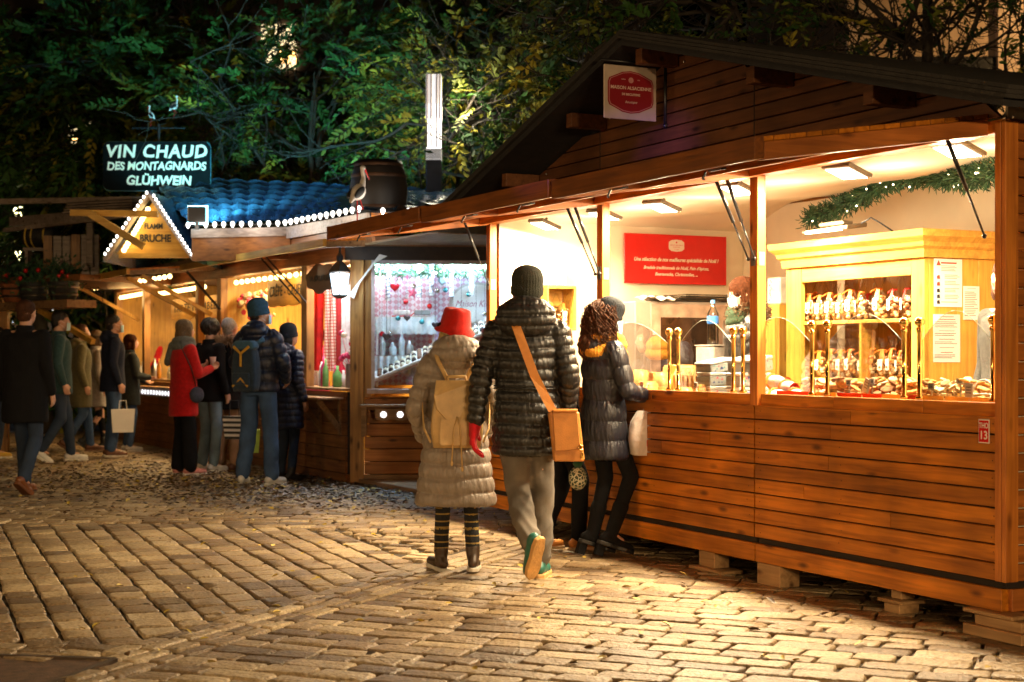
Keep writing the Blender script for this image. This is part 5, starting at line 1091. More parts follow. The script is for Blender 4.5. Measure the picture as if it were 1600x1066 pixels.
# sweets and bottles on the counter of the towel hatch
cls = [mat('clear_jar', (.65, .68, .7), .15, var=.1), mat('syrup_red', (.45, .02, .05), .2), mat('green_sweets', (.15, .4, .12), .4), mat('wrapped_pink', (.7, .05, .2), .3, var=.4, scale=40)]
for k in range(16):
    x = -1.05+.95*((k*7) % 16)/16; y = .10+.28*((k*5) % 7)/7; h = gr.uniform(.16, .34); m = cls[k % 4]
    bottle(x, y, zs+.021, h, gr.uniform(.03, .05), m, f'{["clear", "red", "green", "pink"][k % 4]} jar or bottle crowded on the counter below the towels', SL, f'{["clear", "red", "green", "pink"][k % 4]} jars below the towels')
s = thing('lollipop_stand', 'stand of pink and white wrapped lollipops right of the towels', 'lollipop stand', SL, (-.30, .16, zs+.021))
mb = MB(); mb.lathe([(.08, 0), (.08, .25)], n=12); mb.build('stand', mat('brown_stand', (.25, .18, .15), .6), s)
for k in range(26): a = gr.uniform(0, 6.28); r_ = gr.uniform(.02, .16); z = .30+gr.uniform(0, .30); mb = MB(); mb.ell((r_*math.cos(a), r_*math.sin(a), z), (.032, .032, .032), 10, 6); mb.tube([(r_*.3*math.cos(a), r_*.3*math.sin(a), .2), (r_*math.cos(a), r_*math.sin(a), z)], .003, 4); mb.build('lollipop', cls[3] if k % 3 else M['white'], s, smooth=True)
for k in range(30):
    f = (k % 15+.5)/15; x = (-4.0+2.5*f) if k < 15 else (-7.6+2.3*f); c_ = k % 4
    bottle(x, .12+.3*((k*7) % 5)/5, zs+.021, gr.uniform(.14, .32), gr.uniform(.03, .06), [cls[0], M['redc'], M['white'], mat('amber_syrup', (.6, .25, .03), .2)][c_], ['clear', 'red', 'white', 'amber'][c_]+(' bottle or jar crowding the counter of the crêpe hatch' if k < 15 else ' bottle or jar on the counter in front of the seller in red'), SL, ['clear', 'red', 'white', 'amber'][c_]+(' jars in the crêpe hatch' if k < 15 else ' jars in the red seller hatch'))
bcols = [mat('bauble_red', (.6, .02, .03), .15, .4), mat('bauble_silver', (.6, .62, .66), .15, .8), mat('bauble_teal', (.05, .3, .35), .2, .4)]
for k in range(15):
    x = .32+1.25*((k*7) % 15)/15; y = .35+.3*((k*4) % 5)/5; z = 1.55+.55*((k*11) % 13)/13; c_ = k % 3
    t = thing('bauble', ['red', 'silver', 'teal'][c_]+' round bauble hanging on a thread in the confectionery window', 'bauble', SF, (x, y, z), group=['red', 'silver', 'teal'][c_]+' baubles in the confectionery window')
    mb = MB(); mb.ell((0, 0, 0), (.028,)*3, 14, 10); mb.build('ball', bcols[c_], t, smooth=True); mb = MB(); mb.tube([(0, 0, .02), (0, 0, 2.24-z)], .0015, 4); mb.build('thread', M['dark'], t)
# utensils and dispensers in the far hatches
for k, (x, y, h, r, m, lb) in enumerate([(-5.6, .3, .35, .05, M['steel'], 'steel cylinder by the seller in red'), (-6.0, .25, .22, .04, M['white'], 'white paper cup stack by the seller in red'), (-5.4, .2, .18, .05, cls[0], 'clear tumbler stack at the hatch edge'), (-2.2, .25, .26, .04, cls[1], 'red syrup bottle in the crêpe hatch'), (-2.0, .3, .3, .035, cls[0], 'clear bottle in the crêpe hatch'), (-8.4, .3, .3, .06, M['steel'], 'steel urn in the far left hatch'), (-8.9, .25, .25, .05, M['white'], 'white pot in the far left hatch')]):
    bottle(x, y, zs+.021, h, r, m, lb, SL)
mb = MB(); mb.box(-8.9, -5.3, 1.7, 2.0, 1.1, 2.0); mb.build('back_shelf', mat('cold_white_shelf', (.55, .65, .75), .4), ls)
lamp('AREA', 'fridge_light', SL.w(-7, 1.2, 2.3), 22, (.75, .88, 1), SL.w(-7, 1.9, 1.4), 2.0, .1)
mb = MB(); mb.box(-4.15, -3.2, 1.5, 1.9, 1.1, 1.85); mb.build('back_shelf', MATS['cold_white_shelf'], ls)
# barrel on the roof and stork
bl = thing('barrel', 'big dark wooden barrel standing on the corner of the left chalet roof', 'barrel', W0, (-1.40, 16.15, 2.70), .2)
mb = MB(); mb.lathe([(.24, 0), (.275, .10), (.305, .32), (.30, .42), (.275, .56), (.245, .66), (.23, .66), (.23, .63)], n=30, rib=.006, nrib=15); mb.build('staves', mat('dark_oak', (.010, .006, .004), .55, stretch=(20, 20, 2)), bl, smooth=True)
for z, r_ in ((.06, .268), (.17, .295), (.50, .292), (.61, .262)): mb = MB(); mb.lathe([(r_, z-.018), (r_+.004, z), (r_, z+.018)], n=30, capb=False, capt=False); mb.build('hoop', mat('rusty_hoop', (.07, .035, .02), .5, .6), bl, smooth=True)
def stork(name, label, loc, s_, rz, grp=None):
    t = thing(name, label, 'stork figure', W0, loc, rz); t.scale = (s_,)*3
    mb = MB(); mb.ell((0, 0, .30), (.055, .10, .075), 16, 10, rot=Matrix.Rotation(R(35), 3, 'X')); mb.cap((0, .05, .35), (0, .075, .45), .035, .02); mb.cap((0, .075, .45), (0, .055, .52), .02, .018); mb.ell((0, .065, .54), (.024, .034, .024)); mb.cap((0, -.06, .26), (0, -.11, .20), .04, .018)
    me = remesh(mb, .006, 4); me.materials.append(mat('stork_white', (.75, .70, .66), .5)); me.name = 'body'; b_ = kid(None, 'body', me, t)
    mb = MB(); mb.lathe([(.012, 0), (.002, .13)], (0, .09, .54), 8, ax=(0, .55, -.8)); mb.build('beak', M['red'], t)
    for q in (-.052, .052): mb = MB(); mb.ell((q, -.04, .29), (.012, .09, .04), 12, 8, rot=Matrix.Rotation(R(35), 3, 'X')); mb.build('wing_tip', M['black'], t, smooth=True)
    mb = MB(); mb.tube([(-.015, 0, .24), (-.015, 0, 0)], .006, 6); mb.build('leg', M['redc'], t); mb = MB(); mb.tube([(.015, 0, .24), (.015, .05, .14), (.0, -.01, .12)], .006, 6); mb.build('leg', M['redc'], t)
    return t
stork('stork_figure', 'white stork figure with red beak standing on the fascia in front of the barrel', PP(560, 349, 15.2), 1.03, R(-35))
# big chalkboard sign
SG = Vector((-4.62, 20.0, 0)); sn = thing('hanging_sign', 'large black board with white hand lettering VIN CHAUD DES MONTAGNARDS above the gable', 'sign', W0, SG)
w2, z0, z1 = .695, 3.47, 4.10; rr_ = .09; pts = []
for cx_, cz_, a0 in ((w2-rr_, z1-rr_, 0), (-w2+rr_, z1-rr_, 90), (-w2+rr_, z0+rr_, 180), (w2-rr_, z0+rr_, 270)):
    for k in range(6): a = R(a0+k*18); pts.append((cx_+rr_*math.cos(a), cz_+rr_*math.sin(a)))
mb = MB(); mb.prism(pts, (0, 0.0, 0), (1, 0, 0), (0, 0, 1), .05); mb.build('board', mat('blackboard', (.006, .009, .010), .9, var=.2, spec=.1), sn)
mb = MB(); mb.prism([(x*1.012, (z-(z0+z1)/2)*1.03+(z0+z1)/2) for x, z in pts], (0, .01, 0), (1, 0, 0), (0, 0, 1), .03); mb.build('board_edge', mat('teal_edge', (.03, .16, .2), .4), sn)
chalk = mat('glowing_chalk', (.72, .84, .70), .8, var=.05, emit=(.7, .85, .7), es=.22)  # faint glow given to the lettering in place of light falling on it
text('VIN CHAUD', .225, chalk, sn, o=(0, -.053, 3.965), th=.004, bold=.007, jit=.008, spacing=1.12, wsc=.98, shear=.12)
text('DES MONTAGNARDS', .145, chalk, sn, o=(0, -.053, 3.78), th=.004, bold=.005, jit=.006, wsc=.92, shear=.12); text('GLÜHWEIN', .165, chalk, sn, o=(.03, -.053, 3.59), th=.004, bold=.006, jit=.006, wsc=.98, shear=.12)
mb = MB(); mb.tube([(-.0, .1, 2.9), (0, .1, 4.35)], .02, 8); mb.tube([(-.35, .1, 4.30), (.35, .1, 4.30)], .015, 6); mb.build('sign_pole', M['dark'], sn)
stork('stork_figure', 'small white stork figure on the left above the black sign', (-4.72, 20.1, 4.32), .5, R(60)); stork('stork_figure', 'higher white stork figure on the right above the black sign', (-4.42, 20.1, 4.42), .55, R(-60))
# floodlight on the blue roof
fp = thing('floodlight', 'square black floodlight with cyan glow standing on the blue roof', 'floodlight', W0, (-3.55, 17.3, 2.80))
mb = MB(); mb.box(-.10, .10, -.03, .05, .02, .20); mb.build('housing', M['dark'], fp, bevel=.01); mb = MB(); mb.box(-.02, .02, 0, .03, -.06, .02); mb.build('foot', M['dark'], fp)
mb = MB(); mb.box(-.115, .115, .051, .058, .005, .215); mb.build('lamp_panel', emis('cyan_led', (.35, .9, 1), 6), fp)
lamp('SPOT', 'floodlight_beam', (-3.55, 17.45, 3.0), 430, (.18, .80, .95), (-2.8, 21.5, 5.2), .15, spot=100, blend=.7)
lamp('SPOT', 'roof_wash', (-4.2, 17.3, 3.8), 150, (.15, .5, 1.0), (-2.2, 18.3, 2.9), .2, spot=110, blend=.8)
# far left: roof deck with crates, small barrel, planters, pergola
pg = thing('pergola', 'weathered timber pergola frame over the far left end of the chalet', 'pergola')
for a, b_, c in (((-7.3, 21, 3.42), (-4.7, 20, 3.36), .09), ((-7.0, 21.6, 3.20), (-5.3, 20.2, 3.18), .16), ((-7.0, 21.2, 3.05), (-4.5, 19.6, 3.16), .07)):
    mb = MB(); mb.bar(a, b_, c, c*.8); mb.build('beam', gw, pg)
for x, y in ((-5.6, 20.4), (-4.9, 20.0)): mb = MB(); mb.box(x-.04, x+.04, y-.04, y+.04, 2.5, 3.2); mb.build('post', gw, pg)
for k in range(5): mb = MB(); mb.bar((-5.9+k*.02, 20.5, 3.22+k*.035), (-4.85, 20.0, 3.22+k*.035), .3, .02); mb.build('slat', gw, pg)
dk = thing('roof_deck', 'dark boarded roof deck at the far left end of the chalet', 'roof deck'); mb = MB(); mb.hexa([(-8.2, 21.8, 2.30), (-5.6, 19.9, 2.30), (-4.6, 21.5, 2.30), (-7, 23.5, 2.3), (-8.2, 21.8, 2.38), (-5.6, 19.9, 2.38), (-4.6, 21.5, 2.38), (-7, 23.5, 2.38)]); mb.build('deck', mats_dk, dk); mb = MB(); mb.box(-7.4, -7.3, 22, 22.1, 0, 2.3); mb.build('post', M['oldz'], dk)
def crate(p, s_, label):
    t = thing('wooden_crate', label, 'crate', W0, p, .25)
    for k in range(3): 
        for y_ in (-s_/2, s_/2-.02): mb = MB(); mb.box(-s_/2+k*s_/3+.008, -s_/2+(k+1)*s_/3-.008, y_, y_+.02, 0, s_*1.5); mb.build('slat', gw if k else M['oldz'], t)
    mb = MB(); mb.box(-s_/2, -s_/2+.02, -s_/2+.021, s_/2-.021, 0, s_*1.5); mb.box(s_/2-.02, s_/2, -s_/2+.021, s_/2-.021, 0, s_*1.5); mb.build('side', M['oldz'], t)
crate((-5.72, 20.6, 2.39), .36, 'weathered upright crate next to the little gable'); crate((-6.15, 20.8, 2.39), .36, 'darker upright crate left of the weathered one')
b2 = thing('small_barrel', 'small black barrel with yellow hoops lying on the far left roof deck', 'barrel', W0, (-6.45, 21.0, 2.95), 0)
mb = MB(); mb.lathe([(.13, -.22), (.155, -.1), (.16, 0), (.155, .1), (.13, .22)], n=20, ax=(1, -.2, 0)); mb.build('staves', M['black'], b2, smooth=True)
for z in (-.15, -.06, .12): mb = MB(); mb.lathe([(.156, z-.012), (.163, z), (.156, z+.012)], n=20, ax=(1, -.2, 0), capb=False, capt=False); mb.build('hoop', mat('yellow_hoop', (.6, .4, .05), .4), b2)
st_ = thing('barrel_rack', 'low timber rack under the small barrel', 'rack', W0, (-6.45, 21.0, 2.39)); mb = MB(); mb.box(-.2, .2, -.12, .12, .36, .40); mb.build('rack_top', gw, st_)
for q in (-.16, .16): mb = MB(); mb.box(q-.02, q+.02, -.1, .1, 0, .358); mb.build('leg', gw, st_)
for k, (p, c) in enumerate([((-6.75, 20.9, 2.05), (.35, .12, .05)), ((-6.35, 20.4, 2.05), (.03, .03, .03)), ((-5.9, 20.2, 2.05), (.03, .03, .03))]):
    t = thing('planter', ['terracotta planter with yellow tub', 'dark round planter with red baubles', 'dark planter nearest the hatch'][k]+' at the far left of the chalet', 'planter', W0, p)
    mb = MB(); mb.lathe([(.16, .0), (.20, .22), (.21, .24)], n=18, capt=False); mb.lathe([(.19, .2), (.01, .205)], n=18, capb=False); mb.build('tub', mat('tub%d' % k, c, .5), t, smooth=True)
    for z in (.06, .16): mb = MB(); mb.lathe([(.178+z*.15, z), (.186+z*.15, z+.015), (.178+z*.15, z+.03)], n=18, capb=False, capt=False); mb.build('hoop', M['steel'], t)
    P_ = gr.normal(0, .10, (700, 3)) + np.array([0, 0, .32]); D3 = gr.normal(0, 1, (700, 3)); D3 /= np.linalg.norm(D3, axis=1)[:, None]; sd = np.cross(D3, gr.normal(0, 1, (700, 3))); sd /= np.linalg.norm(sd, axis=1)[:, None]
    kid(None, 'foliage', leaves_from('foliage', P_, D3, sd, gr.uniform(.05, .1, 700), [M['green']], np.zeros(700, int), .3), t)
    for q in range(3): mb = MB(); mb.ell((gr.uniform(-.15, .15), -.14, gr.uniform(.28, .4)), (.03,)*3, 8, 6); mb.build('bauble', M['red'], t, smooth=True)
bm_ = thing('planter_beam', 'timber beam carrying the planters at the far left', 'beam'); mb = MB(); mb.bar((-7.2, 21.3, 1.98), (-5.6, 20.0, 2.0), .45, .10); mb.build('beam', M['oldx'], bm_); mb = MB(); mb.box(-7.0, -6.9, 21, 21.1, 0, 1.93); mb.build('post', M['oldz'], bm_); mb = MB(); mb.bar((-6.3, 20.5, 1.93), (-5.4, 19.8, 1.5), .07, .07); mb.build('brace', M['yelx'], bm_)
# far small stall with lit gable at the left edge
fs = thing('market_stall', 'distant small chalet whose gable is outlined in cold white bulbs', 'market stall', W0, (-11.6, 35, 0))
mb = MB(); mb.box(-1.3, 1.3, 0, 2, 0, 1.0); mb.box(-1.3, 1.3, 1.9, 2, 1.0, 2.2); mb.build('board_wall', M['wallx'], fs)
for x in (-1.25, 1.25): mb = MB(); mb.box(x-.06, x+.06, -.05, .05, 1.0, 2.2); mb.build('post', M['oldz'], fs)
mb = MB(); mb.prism([(-1.4, 2.2), (1.4, 2.2), (0, 2.95)], (0, .1, 0), (1, 0, 0), (0, 0, 1), .1); mb.build('gable_board', M['wallx'], fs)
for s_ in (-1, 1): mb = MB(); mb.hexa([(s_*1.6, -.3, 2.05), (0, -.3, 3.0), (0, 2.1, 3.0), (s_*1.6, 2.1, 2.05), (s_*1.6, -.3, 2.12), (0, -.3, 3.07), (0, 2.1, 3.07), (s_*1.6, 2.1, 2.12)]); mb.build('roof', M['roof'], fs)
string('cold white bulbs on the distant gable, left slope', [(-13.1, 34.6, 2.2), (-11.6, 34.6, 3.05)], 15, bulb, group='bulbs on the distant gable'); string('cold white bulbs on the distant gable, right slope', [(-11.6, 34.6, 3.05), (-10.1, 34.6, 2.2)], 15, bulb, group='bulbs on the distant gable')
string('cold white bulbs across the distant chalet front', [(-13, 34.6, 2.1), (-10.2, 34.6, 2.1)], 20, bulb, COLD, 15, group='bulbs on the distant gable')
# small lights wound in the far shrub
for k, (px_, py_) in enumerate([(35, 365), (42, 345), (36, 400), (32, 416), (38, 440), (33, 452), (42, 455), (28, 327), (14, 336)]):
    p = PP(px_, py_, 25); o = kid(None, 'fairy_light', MB().ell((0, 0, 0), (.05,)*3, 8, 6).mesh('fairy_light', emis('fairy_yellow', (1, .95, .5), 5)), None, tuple(p)) if 0 else None
# ------------------------------------------------------------------ people
def V3(*a): return Vector(a)
def chain_param(V, chains):
    """nearest chain (normalised by radius) and running length along it"""
    best = np.full(len(V), 1e9); s_out = np.zeros(len(V)); cid = np.zeros(len(V), int); rad = np.ones(len(V))
    for ci, (pts, r) in enumerate(chains):
        cum = 0
        for a, b in zip(pts[:-1], pts[1:]):
            a = np.array(a); b = np.array(b); d = b-a; L = np.linalg.norm(d); t = np.clip(((V-a) @ d)/(L*L), 0, 1)
            dist = np.linalg.norm(V-(a+t[:, None]*d), axis=1)/r; m = dist < best
            best[m] = dist[m]; s_out[m] = (cum+t*L)[m]; cid[m] = ci; cum += L
    return s_out, cid, best
def wob(V, f, seed=0):
    return (np.sin(V[:, 0]*f+seed)*np.sin(V[:, 1]*f*1.1+seed*2)+np.sin(V[:, 2]*f*.9+seed*3)*np.cos(V[:, 0]*f*1.3+1))*.5
def quilt(me, chains, periods, amp, wr=.003, phase=0):
    V, Nn = getV(me); s, cid, _ = chain_param(V, chains); per = np.array(periods)[cid]
    s = s + .012*wob(V, 9, 1)+phase
    q = np.abs(np.sin(np.pi*s/per))**.42; th = np.arctan2(V[:, 1], V[:, 0])
    cr = np.sin(th*46+np.sin(s/per*6)*2)*(1-q)*.0022 + np.sin(th*29+V[:, 2]*30)*.0009          # gathers at the seams
    setV(me, V+Nn*((q-.8)*amp*.85 + wr*1.5*wob(V, 26, 2)+wr*.9*wob(V*np.array([1.6, 1.6, .7]), 48, 5)+cr)[:, None])
def folds(me, amp, f=14, vert=False):
    V, Nn = getV(me); k = wob(V*np.array([1, 1, .35 if vert else 1.6]), f, 4)+.5*wob(V, f*2.3, 1)+(0 if vert else .45*(1-np.abs(np.sin(V[:, 2]*34+3*np.sin(V[:, 0]*21)+2*V[:, 1]*9)))*np.clip((.62-V[:, 2])*3, 0, 1)); setV(me, V+Nn*(k*amp)[:, None])

PROTO = dict(P=(0, 0, .95), W=(0, 0, 1.10), C=(0, .0, 1.30), Nk=(0, -.01, 1.46), H=(0, .025, 1.635),
 SL=(-.175, 0, 1.425), SR=(.175, 0, 1.425), EL=(-.225, -.03, 1.15), ER=(.225, -.03, 1.15), WL=(-.235, .05, .91), WR=(.235, .05, .91),
 hL=(-.09, 0, .93), hR=(.09, 0, .93), KL=(-.095, .02, .50), KR=(.095, .02, .50), AL=(-.10, -.03, .085), AR=(.10, -.03, .085), TL=(-.12, .14, .02), TR=(.12, .14, .02))
def M4(yaw, pitch, roll=0): return Matrix.Rotation(R(yaw), 3, 'Z') @ Matrix.Rotation(R(pitch), 3, 'X') @ Matrix.Rotation(R(roll), 3, 'Y')
def hand(mb, W, E, s=1, grip=0, side=1, up=None):
    """palm, four unequal bent fingers and a thumb, continuing the forearm"""
    d = (W-E).normalized(); u = Vector(up or (0, 1, 0)); u = (u-d*u.dot(d)).normalized(); n = d.cross(u)*side
    pc = W+d*.05*s; mb.cap(W, pc, .024*s, .024*s)
    for q in (-.5, .5): mb.cap(W+u*.012*s*q*2+d*.01*s, W+d*.085*s+u*.026*s*q*1.6, .016*s, .014*s)
    for k, L in enumerate((.068, .078, .073, .056)):
        b0 = W+d*.085*s+u*(.031-.0205*k)*s; a = R(18+30*grip); f1 = (d*math.cos(a)+n*math.sin(a)); p1 = b0+f1*L*.5*s
        a2 = R(40+75*grip); f2 = d*math.cos(a2)+n*math.sin(a2); p2 = p1+f2*L*.5*s
        mb.cap(b0-d*.01*s, p1, .0092*s, .0085*s, 10); mb.cap(p1, p2, .0085*s, .0072*s, 10)
    t0 = W+d*.025*s+u*.022*s; t1 = t0+(u*.8+d*.75+n*.25).normalized()*.035*s; t2 = t1+(d*.85+u*.25+n*.5).normalized()*.030*s
    mb.cap(t0, t1, .0125*s, .010*s, 10); mb.cap(t1, t2, .010*s, .008*s, 10)
def build_body(J, s, yaw, pitch, voxel, hands, grips):
    mb = MB(); H = J['H']; Rm = M4(yaw, pitch); h = lambda x, y, z: H+Rm @ (V3(x, y, z)*s)
    def e(c, r, rot=Rm): mb.ell(h(*c), tuple(x*s for x in r), 18, 12, rot=rot)
    e((0, -.012, .020), (.074, .092, .092)); e((0, .025, -.045), (.056, .066, .062)); e((0, .055, -.085), (.028, .028, .022))       # skull, jaw, chin
    e((0, .074, .028), (.05, .014, .014)); e((.028, .070, -.022), (.022, .016, .022)); e((-.028, .070, -.022), (.022, .016, .022))  # brow, cheeks
    mb.cap(h(0, .084, .012), h(0, .106, -.022), .009*s, .0135*s, 10)                                                            # nose
    e((0, .090, -.055), (.022, .010, .006)); e((0, .088, -.066), (.019, .010, .007))                                           # lips
    for q in (-1, 1): e((q*.031, .079, .006), (.014, .010, .009)); e((q*.077, -.008, -.012), (.010, .018, .030))               # eyes, ears
    mb.cap(J['Nk'], H+Rm @ V3(0, -.02*s, -.06*s), .056*s, .052*s)
    mb.torso([(J['P'].x, J['P'].y, J['P'].z-.06*s, .14*s, .10*s), (J['P'].x, J['P'].y, J['P'].z+.04*s, .145*s, .105*s), (J['W'].x, J['W'].y, J['W'].z, .125*s, .095*s), (J['C'].x, J['C'].y, J['C'].z, .15*s, .105*s), (J['Nk'].x, J['Nk'].y, J['Nk'].z-.02*s, .10*s, .07*s)])
    for q in 'LR':
        S, E, W = J['S'+q], J['E'+q], J['W'+q]; mb.cap(J['Nk']-V3(0, 0, .03*s), S, .05*s, .05*s); mb.cap(S, E, .047*s, .036*s); mb.cap(E, W, .038*s, .024*s)
        if q in hands: hand(mb, W, E, s, grips.get(q, .2), 1 if q == 'L' else -1)
        else: mb.cap(W, W+(W-E).normalized()*.07*s, .026*s, .02*s)
        mb.cap(J['h'+q], J['K'+q], .072*s, .050*s); mb.cap(J['K'+q], J['A'+q], .050*s, .034*s); mb.cap(J['A'+q], J['A'+q].lerp(J['T'+q], .55)+V3(0, 0, .02*s), .028*s, .014*s)
    me = remesh(mb, voxel, 3); me.name = 'body'; return me
EYE = lambda: [M['skin'], mat('eye_white', (.7, .68, .65), .3, var=0), mat('iris_dark', (.03, .02, .015), .2, var=0), mat('lip_rose', (.45, .15, .13), .5, var=0)]
def paint_face(me, J, s, yaw, pitch):
    for m in EYE(): me.materials.append(m)
    Rm = np.array(M4(yaw, pitch)); H = np.array(J['H']); n = len(me.polygons); c = np.empty(n*3); me.polygons.foreach_get('center', c); c = (c.reshape(-1, 3)-H) @ Rm / s
    mi = np.zeros(n, int); fr_ = c[:, 1] > .06
    for q in (-1, 1):
        d = np.sqrt(((c[:, 0]-q*.031)/1.35)**2+(c[:, 2]-.006)**2); mi[fr_ & (d < .0085)] = 1; mi[fr_ & (np.hypot(c[:, 0]-q*.031, c[:, 2]-.006) < .0052)] = 2
    mi[fr_ & (np.abs(c[:, 0]) < .022) & (np.abs(c[:, 2]+.060) < .009) & (c[:, 1] > .085)] = 3
    me.polygons.foreach_set('material_index', mi)
FAB = {}
def fab(name, c, kind='wool'):
    if name in MATS: return MATS[name]
    if kind == 'nylon': return mat(name, c, .40, var=.12, scale=14, bump=.75, bscale=24, spec=.5, stretch=(2.2, 2.2, .8))
    if kind == 'denim': return mat(name, c, .85, var=.35, scale=6, bump=.3, bscale=260)
    if kind == 'leather': return mat(name, c, .42, var=.12, scale=20, bump=.15, bscale=180)
    if kind == 'knit': return mat(name, c, .9, var=.25, scale=40, bump=1.0, bscale=160)
    return mat(name, c, .9, var=.18, scale=30, bump=.5, bscale=220, spec=.2, sheen=(.15 if max(c) > .05 else 0))
def shoe(J, q, s, kind, m, ms, parent, heel=0):
    A, T = J['A'+q], J['T'+q]; d = (T-A); fwd = V3(d.x, d.y, 0).normalized() if V3(d.x, d.y, 0).length > .02 else V3(0, 1, 0)
    ax = J.get('F'+q, None) or (d+V3(0, 0, .065*s)).normalized(); ax = Vector(ax).normalized()      # direction heel -> toe along the sole
    side = (Matrix.Rotation(R(J.get('roll'+q, 0)), 3, ax) @ ax.cross(V3(0, 0, 1) if abs(ax.z) < .95 else V3(0, 1, 0))).normalized(); up = side.cross(ax).normalized()
    if up.dot((J['K'+q]-A)) < 0: up = -up
    base = A-up*.085*s   # under the ankle on the sole plane
    P = lambda x, y, z: base+side*x*s+ax*y*s+up*z*s
    mb = MB(); mb.cap(P(0, -.045, .045), P(0, .05, .045), .036*s, .038*s); mb.cap(P(0, .04, .036), P(0, .165, .03), .040*s, .034*s); mb.cap(P(0, -.03, .06), P(0, .0, .10), .036*s, .038*s)
    mb.cap(P(.008, .10, .03), P(.008, .15, .028), .040*s, .034*s)
    if kind in ('boot', 'highboot'):
        top = A.lerp(J['K'+q], .14 if kind == 'boot' else .48); mb.cap(A, top, .045*s, (.052 if kind == 'boot' else .058)*s)
    me = remesh(mb, .007 if s > .1 else .01, 3); V, _ = getV(me)
    # flatten the underside on the sole plane
    b_ = np.array(base); u_ = np.array(up); hgt = (V-b_) @ u_; lim = .014*s; V += np.where(hgt < lim, lim-hgt, 0)[:, None]*u_; setV(me, V)
    me.materials.append(m); me.name = 'shoe'; o = kid(None, 'boot' if 'boot' in kind else 'shoe', me, parent)
    out = [(.034, -.075), (.045, .0), (.042, .06), (.052, .12), (.044, .17), (.02, .20), (-.012, .203), (-.036, .175), (-.044, .12), (-.036, .05), (-.038, -.03), (-.028, -.075), (0, -.088)]
    mb = MB(); o_ = P(0, 0, -.012 if not heel else -.002); mb.prism([(x*s, y*s) for x, y in out][::-1] if side.cross(ax).dot(up) < 0 else [(x*s, y*s) for x, y in out], o_, side, ax, (.028 if side.cross(ax).dot(up) > 0 else -.028)*s)
    mb.build('sole', ms, o, bevel=.004)
    if heel: mb = MB(); c0 = P(0, -.05, 0); mb.hexa([c0+side*a*s+ax*b*s-up*z*s for z in (heel/s, 0) for a, b in ((-.026, -.03), (.026, -.03), (.026, .03), (-.026, .03))]); mb.build('heel', m, o, bevel=.003)
    if kind in ('boot', 'shoe', 'trainer'):
        mb = MB()
        for k in range(4): mb.tube([P(-.022, .035+.02*k, .088-.009*k), P(.0, .045+.02*k, .096-.009*k), P(.022, .035+.02*k, .088-.009*k)], .0025*s, 5)
        mb.build('laces', fab('lace_cord', (.25, .2, .12)), o)
    return o
